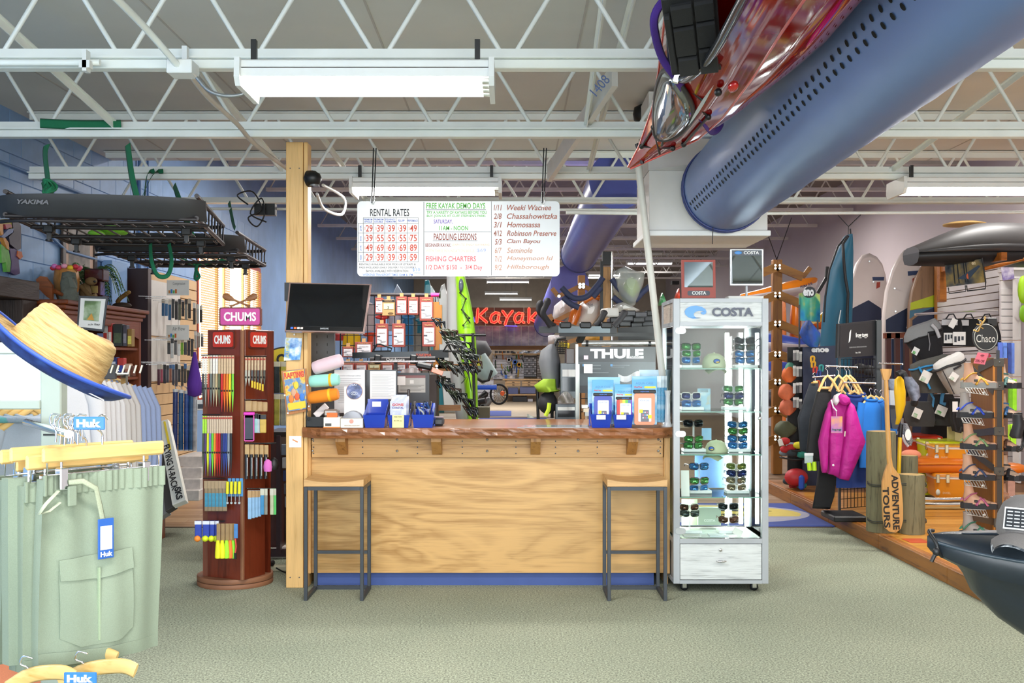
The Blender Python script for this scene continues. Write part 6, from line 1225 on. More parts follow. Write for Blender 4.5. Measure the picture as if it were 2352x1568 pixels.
# phone cases at the right end
def pouch(px0,px1,pyt,pyb,Y,col,lab,win=True,cardpx=None,stripes=None,rz=0,n=1):
    A,B=at(px0,pyb,Y),at(px1,pyt,Y);w_,h_=B.x-A.x,B.z-A.z;t=T('phone_pouch_pack',lab,'phone pouch',((A.x+B.x)/2,Y,max(A.z,CT)),rz)
    ch=h_*1.02;M().box(-w_*.56,w_*.56,.012,.015,.0,ch+.055,.002).to('backing_card',m('#6fb4d8',.4,kind='cloud',cols=['#dceef6','#5aa8d4','#2f86bc'],sv=(1,1,6),vs=1.4),t,local=1)
    M().prism(rrect(-w_*.46,w_*.46,.0,h_*.80,.014),-.002,.012,'y').to('pouch',m(col,.35,v=.05)if not stripes else m('#c02828',.3),t,local=1)
    if stripes:
        for i,c in enumerate(stripes):M().box(-w_*.45+i*w_*.9/len(stripes),-w_*.45+(i+1)*w_*.9/len(stripes),-.003,-.002,.01,h_*.79).to('stripe',m(c,.35),t,local=1)
    M().prism(rrect(-w_*.28,w_*.30,.02,h_*.68,.006),-.005,-.003,'y').to('window_insert',m('#e8e8ea',.3),t,local=1)
    M().prism(rrect(-w_*.17,w_*.19,.02,h_*.38,.004),-.007,-.005,'y').to('printed_phone',m('#5c5c66',.3),t,local=1)
    for i in range(3):
        for j in range(3):M().box(-w_*.1+i*w_*.09,-w_*.1+i*w_*.09+w_*.06,-.0078,-.007,h_*(.16+j*.07),h_*(.16+j*.07)+w_*.06).to('app_icon',m(['#d8dce0','#c06a90','#5a9ad0'][(i+j)%3],.4),t,local=1)
    for x,z in((-.24,.3),(.15,.16)):M().box(x*w_,(x+.16)*w_,-.0085,-.0075,h_*z,h_*(z+.09)).to('yellow_note',m('#ece428',.5),t,local=1)
    M().box(-w_*.5,w_*.5,-.008,.014,h_*.80,h_*.89,.004).to('clamp_bar',BLACK,t,local=1)
    W_=wm(t);N_=W_.to_3x3()@Vector((0,-1,0));text('AQUA CASE',W_@Vector((0,-.009,h_*.845)),w_*.38,h_*.035,m('#3c7ae0',.4),t,nrm=N_,off=.02,th=.0008);text('AQUA CASE',W_@Vector((0,.0115,h_*1.05)),w_*.8,h_*.07,m('#4c8cc4',.4),t,nrm=N_,th=.0008,off=.01)
    text('FloaTing',W_@Vector((-w_*.28,.0115,h_*.955)),w_*.34,h_*.045,m('#d8383c',.4),t,nrm=N_,off=.03,th=.0008);M().box(w_*.0,w_*.5,.0095,.012,h_*.93,h_*.975).to('yellow_strip',m('#ece838',.5),t,local=1);text('AQUA CASE',W_@Vector((0,-.0062,h_*.62)),w_*.44,h_*.045,m('#8894c0',.4),t,nrm=N_,th=.0006)
    return t
b4=bin_(1356,1404,926,951,975,'blue bin holding the blue phone pouch packs');b5=bin_(1408,1454,930,952,976,'blue bin holding the rainbow phone pouch packs')
for b_,x0,x1 in((b4,1370,1391),(b5,1416,1438)):M().box(wx(x0,6.96),wx(x1,6.96),6.958,6.962,wz(963,6.96),wz(953,6.96)).to('price_label',PAPER,b_)
pouch(1363,1407,893,974,7.03,'#2f3ea8','blue phone pouch pack, front of the left blue bin');pouch(1415,1457,903,974,7.02,'#c02828','rainbow-striped phone pouch pack in the second blue bin',stripes=['#c82828','#e88c20','#ece030','#5cb840','#3c70a8','#8838c0'])
pouch(1455,1506,885,975,6.99,'#ee8a62','orange phone pouch pack standing at the counter right end',rz=-.05)
for k in range(3):px=1500+k*7;pack(px,px+18,863,970,7.06+.05*k,'#4fa4d0','blue phone pouch card seen edge-on, %s behind the orange one'%ORD[k],.012,name='pouch_card',cat='package',cap_='#e0eef4',mat_=m('#4fa4d0',.4,kind='cloud',cols=['#bfe0f0','#3c9ac8','#9cb8d0'],sv=(6,6,14),vs=1))
card(1350,1424,866,934,7.2,m('#8cc4e4',.4,kind='cloud',cols=['#f4f8fa','#9ccfe8','#3a94c8'],sv=(1,1,5),vs=1.1),'white and blue header board behind the left phone pouches',name='header_board');card(1468,1541,849,915,7.3,m('#8cc4e4',.4,kind='cloud',cols=['#f6f8fa','#c8e2f0','#3a94c8'],sv=(1,1,5),vs=1.1),'white and blue header board behind the orange phone pouch',name='header_board')
t=T('acrylic_holder','white moulded stand at the very right end of the counter','stand',(wx(1530,7.15),7.15,CT));M().lathe([(.035,0),(.02,.03),(.014,.2),(.022,.24)],tuple((wx(1532,7.15),7.12,CT)),14).to('column',m('#e8eaec',.2),t)
M().grid(lambda u,v:(wx(1420+50*u,7.25),7.25+.02*sin(u*9),wz(858+14*v+6*sin(u*5),7.25)),10,3,(0,.004,0)).to('crumpled_paper',PAPER,label='crumpled white paper lying between the two header boards',cat='paper')
# ================================================================ behind the counter
GR=m('#1e1e20',.4,.5)
def grid_panel(name,lab,px0,px1,py0,py1,Y,nx,nz,zmin=None,c=GR,r=.0035,par=None):
    a,b=wx(px0,Y),wx(px1,Y);z0,z1=(zmin if zmin is not None else wz(py1,Y)),wz(py0,Y);t=par or T(name,lab,'grid panel',((a+b)/2,Y,z0));g=M()
    g.tube([(a,Y,z0),(b,Y,z0),(b,Y,z1),(a,Y,z1)],r*1.8,6,closed=True)
    for i in range(1,nx):x=a+(b-a)*i/nx;g.tube([(x,Y,z0),(x,Y,z1)],r,4)
    for i in range(1,nz):z=z0+(z1-z0)*i/nz;g.tube([(a,Y,z),(b,Y,z)],r,4)
    g.to('wire_grid',c,t,kind='stuff');return t
grid_panel('wire_grid','black wire grid panel of hanging red boxes behind the counter',782,1000,676,0,9.0,14,24,0)
t=T('display_rod','dark horizontal rod with magenta end above the red boxes','rod',at(930,676,8.95));M().tube([at(848,676,8.93),at(992,677,8.93)],.016,10).to('rod',m('#2e2a2e',.4),t);M().tube([at(990,677,8.93),at(1009,677,8.93)],.018,10).to('magenta_end',m('#d0308c',.4),t);M().lathe([(.03,0),(.03,.01)],tuple(at(1009,677,8.93)),14,'x').to('end_disc',BLACK,t)
YB_=m('#8c4038',.55,v=.05)
def yk(x0,x1,y0,y1,n,small=False,Y=8.9):
    A,B=at(x0,y1,Y),at(x1,y0,Y);w_,h_=B.x-A.x,B.z-A.z;t=T('fit_kit_box',n,'box',((A.x+B.x)/2,Y,A.z));kraft=n[:5]=='kraft'
    M().box(-w_/2,w_/2,-.02,.06,0,h_,.003).to('carton',m('#b48c5c',.7)if kraft else YB_,t,local=1);M().box(-w_*.36,w_*.42,-.022,-.02,h_*(.4 if kraft else.1),h_*(.75 if kraft else.78)).to('label_panel',m('#c8c4a0' if kraft else '#d2ccd0',.5),t,local=1)
    if kraft:M().box(-w_*.5,w_*.5,-.0215,-.02,h_*.84,h_*.98).to('dark_band',BLACK,t,local=1);text('2',wm(t)@Vector((0,-.023,h_*.52)),w_*.12,h_*.14,INK,t,off=.0);M().prism(circ(.02,h_*.14,w_*.22,h_*.07,12),-.022,-.02,'y').to('stamp_print',m('#5c4424',.7),t,local=1)
    else:
        M().box(-w_*.36,-w_*.1,-.0235,-.022,h_*.43,h_*.48).to('tag_print',INK,t,local=1);M().prism([(-w_*.3,h_*.13),(w_*.36,h_*.22),(w_*.36,h_*.26),(w_*.05,h_*.25),(w_*.0,h_*.31),(-w_*.3,h_*.34),(-w_*.3,h_*.31),(-w_*.1,h_*.29),(-w_*.05,h_*.18)],-.0235,-.022,'y').to('rack_print',m('#8c8c90',.5),t,local=1)
        text('Landing Pad',wm(t)@Vector((w_*.02,-.023,h_*.6)),w_*.55,h_*.05,m('#8a6c58',.5),t)
    text('YAKIMA',wm(t)@Vector((0,-.0225,h_*(.91 if kraft else.88))),w_*.62,h_*.055,m('#c8a070',.5),t,off=.03,sh=.15)
    M().tube([(0,.02,h_),(0,.02,h_+.025),(0,.09,h_+.03)],.004,5).box(-.015,.015,.0,.003,h_-.002,h_+.03).to('hang_hook',KRAFT,t,local=1)
for q in((862,880,684,721,'narrow red fit-kit box at upper left of the wire grid'),(878,907,688,725,'kraft fit-kit box numbered 2 on the wire grid'),(910,935,681,723,'red fit-kit box right of the kraft one'),(937,961,682,723,'red fit-kit box, fourth in the upper row'),(964,995,682,737,'tall red fit-kit box at right of the upper row'),(863,891,743,797,'red fit-kit box at left of the lower row'),(901,930,743,797,'red fit-kit box in the middle of the lower row'),(970,1000,740,796,'red fit-kit box at right of the lower row'),
(816,855,785,812,'short wide red box left under the grid'),(787,812,796,820,'small red box left of the short wide one')):yk(*q)
for k in range(7):px=786+k*30;yk(px,px+27,833,852+(k%2)*6,['tan','brown','kraft','maroon','rust','dull red','russet'][k]+' fit-kit box on the low row just above the notices, %s from left'%ORD[k],Y=8.6)
M().box(wx(782,8.6),wx(1005,8.6),8.55,8.8,0,wz(858,8.6),.004).to('low_shelf_unit',m('#3c2e28',.5),label='dark low shelf unit behind the counter under the boxes',cat='shelf')
# roof bars on stand
rb=T('roof_rack_bars','black roof rack bar with orange lettering on a stand behind the counter','rack',at(915,818,8.2))
a,b=at(810,816,8.2),at(985,813,8.2);M().bar(a,b,.05,.045).to('crossbar',m('#22262a',.25,.4),rb);M().bar(b,at(1030,812,8.2),.04,.06).to('end_mount',BLACK,rb);text('YAKIMA',at(973,815,8.165),.12,.022,m('#e0502c',.4),rb,off=.04,sh=.15)
for px in(878,1040):M().tube([at(px-22,808,8.18),at(px-12,790,8.18),at(px-4,790,8.18),at(px+22,800,8.18),at(px+20,806,8.18),at(px-16,807,8.18)],.007,6,closed=True).to('mount_arm',BLACK,rb)
M().tube([at(850,826,8.15),at(1000,824,8.15)],.02,10).to('round_bag',m('#2a2426',.5),rb);text('Outdoors',at(908,825,8.125),.14,.024,m('#e8e4e0',.5),rb,off=.02);M().tube([at(786,831,8.1),at(1000,830,8.1)],.008,8).to('silver_rail',m('#b8b4b8',.25,.8),rb)
for px in(868,950):M().rbox(at(px,825,8.14),(.05,.07,.07),(0,.1,0),.008).to('clamp',BLACK,rb)
M().rbox(at(975,840,8.1),(.13,.1,.05),(0,.2,0),.015).to('foot_block',BLACK,rb);M().box(wx(905,8.2),wx(912,8.2),8.2,8.24,CT-.0,wz(818,8.2)).to('stand_post',BLACK,rb)
M().box(wx(782,8.2),wx(1000,8.2),8.19,8.22,CT-.09,CT-.01).box(wx(905,8.2),wx(912,8.2),8.2,8.24,0,CT).to('stand_base',BLACK,rb)
M().rbox(at(1004,853,8.0),(.09,.02,.035),(0,.35,.2),.003).to('crumpled_foil',m('#c87c68',.3,.4),label='crumpled copper-coloured tag at the rack bar end',cat='tag')
M().grid(lambda u,v:at(918+48*u,857-12*v*sin(PI*u)**.5,8.05+.05*sin(u*9)),10,4,(0,.06,0)).to('plastic_bag',m('#d8ccca',.15,alpha=.7),label='clear crumpled plastic bag on top of the parts chart',cat='bag')
# clothes seen through the grid
R.seed(41)
for(x0,x1,y0,y1,c,lab)in((925,950,728,792,'#2c6c9c','blue garment hanging beyond the red boxes'),(872,886,728,760,'#c82c28','bright red buoy-shaped garment beyond the grid'),(786,830,765,800,'#e8b81c','yellow boxed sumax goods behind the monitor'),(845,858,768,800,'#d84420','orange-red goods beyond the grid at left'),(770,792,766,782,'#a83030','dark red goods behind the monitor edge'),(893,922,722,760,'#b8b0c0','pale lilac garment beyond the grid'),(958,985,735,765,'#2c7080','teal garment beyond the grid at right'),(800,860,690,760,'#b8a8ac','greyish pink panel beyond the grid')):
    A,B=at(x0,y1,11),at(x1,y0,11);shirt((A.lerp(B,.5).x,11,B.z),0,B.x-A.x,B.z-A.z,c,lab,None,sleeve=0,hang=False,cat='garment',name='garment',dep=.12)
# wooden eyewear rack: brown stepped panels, rows of glasses on cascading arms
wr=T('wooden_rack','brown wooden cascade rack hung with dark eyewear behind the counter','rack',at(1010,850,8.8));RKW=m('#9a6428',.45,kind='wood',ax='z')
for(x0,x1,y0,y1)in((995,1008,693,950),(1008,1015,700,790)):pbox(x0,x1,y0,y1,8.9,.05).to('panel',RKW,wr)
for(x0,x1,y0,y1)in((996,1064,838,852),(996,1058,930,943),(1000,1086,836,846)):pbox(x0,x1,y0,y1,8.7,.03).to('shelf_arm',m('#8a5a28',.45,kind='wood'),wr)
for px,py in((1003,840),(1003,848),(1001,930),(1001,940)):M().cyl(at(px,py,8.69),at(px,py,8.7),.012).to('bolt',STEEL,wr)
EG=[m(c,.15,.4)for c in('#1c201c','#2c3424','#3c2a20','#585c58','#202428')]
for rI,(xa,ya,xb,yb,n)in enumerate(((1006,745,1085,845,20),(1008,832,1080,850,12),(1010,868,1082,942,20),(1040,770,1090,838,12))):
    for k in range(n):
        t_=k/(n-1);px,py=xa+(xb-xa)*t_+R.uniform(-3,3),ya+(yb-ya)*t_+R.uniform(-3,3);Y=8.6-.5*t_;q=at(px,py,Y)
        g=M();l_=.03;q+=Vector((R.uniform(-.03,.03),0,R.uniform(-.03,.03)));g.tube([q+Vector((-.035,0,.03)),q+Vector((-.01,-.01,.01)),q+Vector((.02,0,-.05))],[.006,.022,.008],6,flat=.5);g.tube([q+Vector((.0,0,.02)),q+Vector((.04,0,.01)),q+Vector((.05,0,-.04))],[.004,.014,.004],5)
        g.to('sunglasses',EG[R.randrange(5)],label='dark sunglasses, %s along the %s of the wooden cascade rack'%(ORD[k]if k<20 else 'last but %d'%(n-k),['upper slanted row','middle shelf row','lower slanted row','rightmost slanted row'][rI]),cat='sunglasses',group='sunglasses on the wooden cascade rack')
# tall boards and lime kayak
def board(name,lab,cat,pts,Y,th,mat_,extra=None):
    q=[at(x,y,Y)for x,y in pts];t=T(name,lab,cat,(sum(p.x for p in q)/len(q),Y,min(p.z for p in q)));c=sum(q,Vector())/len(q)
    M().loft([[Vector((c.x+(p.x-c.x)*k,Y+o,c.z+(p.z-c.z)*k))for p in q]for k,o in((.9,0),(.98,th*.15),(1,th*.5),(.98,th*.85),(.9,th))]).to('body',mat_,t)
    return t
board('paddle_board','white board with pointed nose leaning behind the eyewear rack','board',[(1012,655),(1020,650),(1030,690),(1045,760),(1062,850),(1072,950),(1020,950),(1005,760),(1004,690)],10.2,.12,m('#dfe2e2',.3))
board('paddle_board','teal board with white tip leaning leftmost behind the eyewear rack','board',[(975,642),(984,641),(996,680),(1012,740),(1030,830),(1042,950),(1000,950),(985,760),(973,680)],10.5,.12,m('#2c8494',.35))
board('paddle_board','white-tipped board between the teal and the white boards','board',[(990,655),(998,668),(1010,700),(1020,760),(1000,760),(985,690)],10.4,.08,m('#d0e4e8',.35))
board('paddle_board','pale blue striped fin-shaped board above the red boxes','board',[(912,652),(922,668),(930,684),(900,684),(905,668)],12,.06,m('#a8b8d0',.35))
gp=T('grey_board','tall pale grey hull standing left of the lime kayak','board',at(1045,960,9.6));
M().loft([[(wx(x,9.6)+a*cos(t_),9.6+.08*sin(t_),wz(y,9.6))for t_ in AN(16)]for x,y,a in((1044,560,.07),(1045,640,.075),(1047,780,.08),(1056,900,.07),(1068,990,.06))]).to('hull',m('#b4b6b6',.35),gp)
lk=T('kayak','lime green kayak standing upright behind the counter','kayak',at(1075,960,9.4));LG=m('#8fcf1c',.3)
ctr=[(1052,560,.035),(1056,640,.05),(1062,680,.065),(1066,730,.085),(1070,780,.09),(1075,830,.08),(1080,890,.065),(1084,950,.055),(1088,1010,.04)]
M().loft([[(wx(x,9.4)+a*cos(t_)*(1 if cos(t_)>0 else.8),9.4+.09*sin(t_),wz(y,9.4))for t_ in AN(20)]for x,y,a in ctr]).to('hull',LG,lk)
ll=[(1057,672),(1070,686),(1061,711),(1078,730),(1064,747),(1080,742),(1061,711)]
M().tube([at(x,y,9.29)for x,y in ll],.005,5).to('deck_line',BLACK,lk);M().tube([at(1060,880,9.29),at(1077,860,9.3),at(1084,905,9.32),at(1083,950,9.33)],.005,5).to('deck_line',BLACK,lk)
for x,y in ll[:5]:M().ell(tuple(at(x,y,9.29)),(.01,.01,.01),8,5).to('line_fitting',BLACK,lk)
M().ell(tuple(at(1059,655,9.3)),(.022,.03,.06),12,8).to('hatch',m('#4c5460',.2),lk)
text('WILDERNESS',at(1063,700,9.27),.16,.02,m('#40602c',.5),lk,right=(.1,0,-1))
# bicycle carrier with black bar across
br=T('bike_stand','black upright bicycle work stand beside the lime kayak','stand',at(1086,950,9.0));br.location.z=0
M().tube([at(1033,769,9.0),at(1116,769,9.0)],.011,8).tube([at(1086,765,9.0),at(1090,960,9.0)],.013,8).to('frame',BLACK,br);M().tube([at(1020,766,9.0),at(1045,769,9.0)],.02,8).to('clamp',BLACK,br);M().box(wx(1078,9),wx(1104,9),8.9,9.1,0,.03).to('foot',BLACK,br);M().tube([at(1090,960,9.0),(wx(1090,9.0),9.0,.02)],.013,8).to('lower_tube',BLACK,br)
q=at(1092,851,8.95);M().ell(tuple(q),(.05,.03,.02),12,6).to('saddle',BLACK,br)
bg=T('canister','pale blue-grey dry barrel with a yellow tag and strap','barrel',at(1110,860,12));M().tube([at(1093,822,12),at(1103,840,12),at(1126,870,12)],[.12,.13,.11],20).to('barrel',m('#a8c0c0',.4,v=.1),bg);M().box(wx(1095,11.8),wx(1105,11.8),11.8,11.81,wz(840,11.8),wz(817,11.8)).to('yellow_tag',m('#e4dc30',.5),bg);M().tube([at(1094,868,11.8),at(1108,876,11.8),at(1122,873,11.8),at(1130,850,11.8)],.016,8).to('strap',BLACK,bg)
M().tube([at(1090,800,12.5),at(1108,804,12.5),at(1125,815,12.5)],[.1,.12,.05],14).to('dark_cover',m('#55565a',.6),label='dark grey rolled cover above the pale barrel',cat='cover')
sg=T('bike_trainer','dark jumble of bicycle parts on the floor left of the workbench view','bicycle parts',at(1105,950,12));R.seed(51)
for k in range(12):q=at(1094+R.uniform(0,26),900+R.uniform(0,44),12+R.uniform(-.2,.2));M().tube([q,q+Vector((R.uniform(-.12,.12),R.uniform(-.05,.05),R.uniform(-.14,.14)))],R.uniform(.012,.04),6).to('bar',m(R.choice(['#1c1c1e','#303034','#7a7c7e']),.4),sg)
pbox(1092,1124,935,960,11.5,.3).to('olive_crate',m('#6a6450',.6),label='olive crate under the bicycle parts',cat='crate')
# ---- neon sign and workshop at the far end
NY=31.0
sb_=T('neon_sign','red neon lettering on a brown wooden fascia across the shop','sign',at(1170,748,NY));
for k in range(4):
    z1,z0=wz(706+k*10.6,NY),wz(706+(k+1)*10.6-.7,NY)
    for j in range(3):M().box(wx(1068+j*68-(k%2)*20,NY),wx(1068+(j+1)*68-(k%2)*20,NY)-.02,NY,NY+.05,z0,z1).to('fascia_board',m(['#6a4a30','#5c3e28','#74543a'][(j+k)%3],.6,kind='wood',s=.3),sb_)
NR=m('#b8181c',kind='emit',e=.9);NO=m('#ff5a40',kind='emit',e=1.6)
def K(x,y):return(1000+x/3.919,560+y/3.919)
strokes=[[(383,585),(373,705)],[(462,583),(400,640),(392,645),(462,705)],[(574,625),(540,618),(508,640),(497,670),(505,700),(530,708),(560,690),(570,650)],[(574,625),(566,690),(585,708)],[(605,603),(642,655)],[(695,603),(650,660),(627,725)],[(788,628),(750,622),(720,645),(712,675),(725,705),(750,706),(775,685),(784,655)],[(788,628),(776,690),(798,708)],[(843,582),(840,708)],[(905,620),(858,668),(852,672),(918,708)]]
def outline(P,w_):
    n=len(P);Lf,Rt=[],[]
    for i in range(n):
        d=(Vector(P[min(i+1,n-1)])-Vector(P[max(i-1,0)])).normalized();p_=Vector((-d.y,d.x));c=Vector(P[i]);Lf.append(c+p_*w_);Rt.append(c-p_*w_)
    d0=(Vector(P[0])-Vector(P[1])).normalized();d1=(Vector(P[-1])-Vector(P[-2])).normalized()
    return Lf+[Vector(P[-1])+d1*w_]+Rt[::-1]+[Vector(P[0])+d0*w_]
for s_ in strokes:
    P=[K(*p)for p in s_];P3=[at(x,y,NY-.12)for x,y in P]
    M().tube(spline(P3,3),.028,8,flat=.4,up=(0,1,0)).to('letter_fill',NR,sb_);o=outline(P,2.6);M().tube([at(p.x,p.y,NY-.15)for p in o],.012,6,closed=True).to('letter_tube',NO,sb_)
BN=m('#5a50f0',kind='emit',e=1.8)
M().tube([at(x,y,NY-.1)for x,y in((1082,728),(1080,738),(1085,744),(1090,738),(1088,728))],.012,6).to('blue_tube',BN,sb_);M().tube([at(1160,748,NY-.1),at(1188,748.5,NY-.1)],.012,6).to('blue_tube',BN,sb_);M().tube([at(1232,742,NY-.1),at(1245,748,NY-.1),at(1268,728,NY-.1)],.012,6).to('blue_tube',BN,sb_)
cn=T('metal_canopy','weathered corrugated metal canopy under the red neon sign','canopy',at(1170,792,NY));R.seed(8)
for k in range(11):
    x0,x1=1082+k*16.5,1082+(k+1)*16.5-.6;f=bil(at(x0,792,NY-.5),at(x1,792,NY-.5),at(x0,749,NY),at(x1,749,NY));M().box(0,1,0,.03,0,1).box(0,.06,-.02,.0,0,1).map(f).to('sheet',m('#8a8896',.5,.3,kind='cloud',cols=['#6f6c80','#8c8a98','#b4b2bc'],vs=2.5+k*.1),cn)
pbox(1098,1255,793,803,NY,.2).to('timber_lintel',m('#8a6238',.6,kind='wood'),label='timber beam under the far metal canopy',cat='beam')
WY=41.0
wkw=m('#c8b49c',.7);M().box(wx(1085,WY),wx(1270,WY),WY,WY+.05,0,wz(803,WY)).to('workshop_partition',wkw,label='pale workshop wall board behind the far tools',cat='partition')
tb=T('pegboard','white slatted tool wall hung with hand tools in the far workshop','tool wall',at(1190,870,40.9));
for k in range(9):pbox(1132,1203,810+k*6.8,816+k*6.8,40.9,.03).to('slat',m('#d4d0d4',.5),tb)
R.seed(77)
seen={}
for k in range(34):
    px,py=1134+R.uniform(0,66),812+R.uniform(0,46);c=R.choice(['#1c1c1e','#d8a82c','#c83c2c','#c8c8cc','#2c5cb0','#3c3c40','#4c8c34','#e07a28']);h_=R.uniform(.05,.16)
    q=at(px,py,40.8);g=M();g.tube([q+Vector((0,0,h_)),q+Vector((R.uniform(-.02,.02),0,0)),q+Vector((R.uniform(-.06,.06),0,-h_))],R.uniform(.012,.03),5);lb_='%s tool on the far white tool wall, %s to its %s'%({'#1c1c1e':'black','#d8a82c':'yellow','#c83c2c':'red','#c8c8cc':'silver','#2c5cb0':'blue','#3c3c40':'dark grey','#4c8c34':'green','#e07a28':'orange'}[c],'high' if py<828 else 'midway' if py<844 else 'low','left' if px<1156 else 'middle' if px<1178 else 'right');seen[lb_]=seen.get(lb_,0)+1;g.to('hand_tool',m(c,.4),label=lb_+['',', a second one',', a third one',', a fourth one'][seen[lb_]-1],cat='tool',group='hand tools on the far tool wall')
for k,(px,py,c)in enumerate(((1169,826,'#d8d8d8'),(1183,831,'#3c6cc8'),(1192,837,'#e8a020'),(1180,812,'#707478'))):q=at(px,py,40.7);M().lathe([(.05,-.02),(.085,-.02),(.085,.02),(.05,.02),(.05,-.02)],tuple(q),20,'y').to('tape_roll',m(c,.5),label='%s tape roll hanging on the far tool wall'%['white','blue','amber','grey'][k],cat='roll')
dcb=T('parts_cabinet','grey many-drawered parts cabinet on the far tool wall','cabinet',at(1218,866,40.7));M().box(wx(1203,40.7),wx(1232,40.7),40.7,40.9,wz(866,40.7),wz(818,40.7)).to('body',m('#3c3c40',.5),dcb)
for i in range(6):
    for j in range(9):pbox(1204+i*4.7,1208+i*4.7,820+j*5,823.6+j*5,40.66,.04).to('drawer',m(['#8c8c90','#b0acb0','#6c6868'][(i*j+i)%3],.4),dcb)
dcb=T('parts_cabinet','brown many-drawered parts cabinet right of the grey one, far workshop','cabinet',at(1244,870,40.7));M().box(wx(1233,40.7),wx(1256,40.7),40.7,40.9,wz(872,40.7),wz(815,40.7)).to('body',m('#5c5048',.5),dcb)
for i in range(4):
    for j in range(9):pbox(1234+i*5.5,1238.6+i*5.5,817+j*6,821+j*6,40.66,.04).to('drawer',m(['#8c8480','#a89c98','#746a64'][(i+j*2)%3],.4),dcb)
wk=T('workbench','light wooden workbench with drawers and storage boxes below','workbench',at(1197,925,39.5));wk.location.z=0;WBW=m('#d0a878',.5,kind='wood');by=39.6;fz=lambda py:max(0,EYE+(HY-py)/F*by)
M().box(wx(1154,by),wx(1243,by),by-.1,by+.6,fz(873),fz(870),.01).to('top',WBW,wk)
for x in(1160,1232):M().box(wx(x,by),wx(x+4,by),by,by+.08,0.01,fz(873)).to('leg',WBW,wk)
M().box(wx(1160,by),wx(1236,by),by,by+.5,fz(908),fz(905)).to('shelf',WBW,wk)
for x in(1163,1199):
    for y in(875,881):w_=M().box(wx(x,by),wx(x+32,by),by-.03,by+.2,fz(y+5),fz(y)).to('drawer',WBW,wk);M().ell((wx(x+16,by),by-.05,fz(y+2.5)),(.05,.02,.01),8,5).to('handle',DGREY,w_)
for k,(x0,x1,y0,y1,c,lab)in enumerate(((1167,1190,890,905,'#5c6490','left bluish clear storage box on the bench shelf'),(1194,1230,888,904,'#6a7098','right bluish clear storage box on the bench shelf'),(1177,1211,910,927,'#26262a','black chest on the floor under the far workbench'),(1212,1224,916,926,'#c0bcc0','small clear box on the floor beside the black chest'))):
    M().box(wx(x0,by),wx(x1,by),by+.05,by+.4,max(.005,fz(y1)),fz(y0),.01).to('storage_box',m(c,.4),label=lab,cat='box')
tl=T('tool_chest','white and red drawered tool chest left of the far workbench','tool chest',(wx(1112,by),by,0));M().box(wx(1092,by),wx(1134,by),by,by+.5,.05,fz(872)).to('body',m('#b8b0b8',.4),tl)
for k in range(5):M().box(wx(1093,by),wx(1133,by),by-.03,by,fz(882+k*9),fz(875+k*9)).to('drawer',m('#d8d8dc',.3),tl)
M().tube([at(1092,889,30),at(1141,889,30)],.07,8).to('blue_pole',m('#2c5cc8',.4),label='long blue padded bar before the far tool chest',cat='pole')
bw=T('bicycle_wheel','dark bicycle wheel with orange part near the far workbench','wheel',at(1147,915,33));q=at(1146,905,33);M().tube([q+Vector((.26*cos(a),0,.3*sin(a)))for a in AN(28)],.035,8,closed=True).to('tyre',RUB,bw);M().ell(tuple(at(1154,903,32.9)),(.07,.04,.08),10,6).to('orange_part',m('#e0622c',.5),bw)
for k in range(8):a=PI*k/8;M().tube([q+Vector((.25*cos(a),0,.28*sin(a))),q-Vector((.25*cos(a),0,.28*sin(a)))],.006,4).to('spoke',STEEL,bw)
R.seed(15)
for k in range(16):q=at(1191+k*3.1,808+R.uniform(-3,4),40.5);M().rbox(q,(.16,.1,.05),(0,R.uniform(-.6,.2),R.uniform(-.3,.3))).to('silver_packet',m(R.choice(['#c8ccd4','#9ca0a8','#e0e4ea','#50545c']),.25,.5),label='silver packet on the shelf above the far tools, %s from the left'%ORD[k],cat='packet',group='silver packets above the far tool wall')
pbox(1130,1246,811.5,814,40.3,.5).to('wall_shelf',WBW if 0 else KRAFT,label='long thin shelf above the far tool wall',cat='shelf')
for k in range(5):q=at(1140+k*9,808,40.5);M().rbox(q,(.1,.1,.08),(0,0,.2)).to('shelf_bin',m('#38383c',.5),label='dark small bin on the shelf above the far tools, %s from left'%ORD[k],cat='bin')
for k in range(5):pbox(1135+k*12,1141+k*12,861+k%2*2,869,39.9,.1).to('bench_item',m(['#8c8c90','#c8c4c0','#3c6cc8','#e8e0d8','#5c5854'][k],.5),label='%s item standing on the far workbench top'%['grey','cream','blue','white','brown'][k],cat='supplies')
# speaker on far wall
pbox(1544,1560,645,653,30,.3).to('wall_speaker',BLACK,label='small black speaker high on the far wall',cat='speaker')
# ================================================================ centre right: rack display behind the counter
th=T('rack_display','black lettered roof rack display panel with silver top tube','display stand',(wx(1415,8.6),8.6,0))
M().box(wx(1326,8.6),wx(1506,8.6),8.6,8.64,wz(902,8.6),wz(796,8.6)).to('panel',m('#232528',.35),th);M().box(wx(1327,8.6),wx(1505,8.6),8.596,8.6,wz(885,8.6),wz(831,8.6)).to('grey_band',m('#3c4448',.35),th)
text('THULE',(wx(1417,8.59),8.594,wz(812,8.6)),.43,.078,m('#f0f0f0',.4),th,off=.05,name='brand_lettering');text('SWEDEN',(wx(1458,8.58),8.590,wz(819.5,8.6)),.09,.016,m('#26282a',.4),th,off=.01)
M().tube([at(1336,788,8.55),at(1506,786,8.55)],.022,12).to('top_tube',m('#b8bab8',.25,.8),th)
for px in(1348,1492):M().tube([at(px-3,788,8.55),at(px+3,788,8.55)],.026,12).to('tube_collar',BLACK,th)
for(x,y,w__)in((1340,838,40),(1402,838,44),(1344,846,36),(1404,842,30),(1352,855,46)):pbox(x,x+w__,y,y+1.4,8.594,.004).to('small_print',m('#8c9498',.6),th)
for x in(1338,1402):pbox(x,x+5,836,841,8.593,.004).to('blue_check',m('#6aa0d0',.5),th)
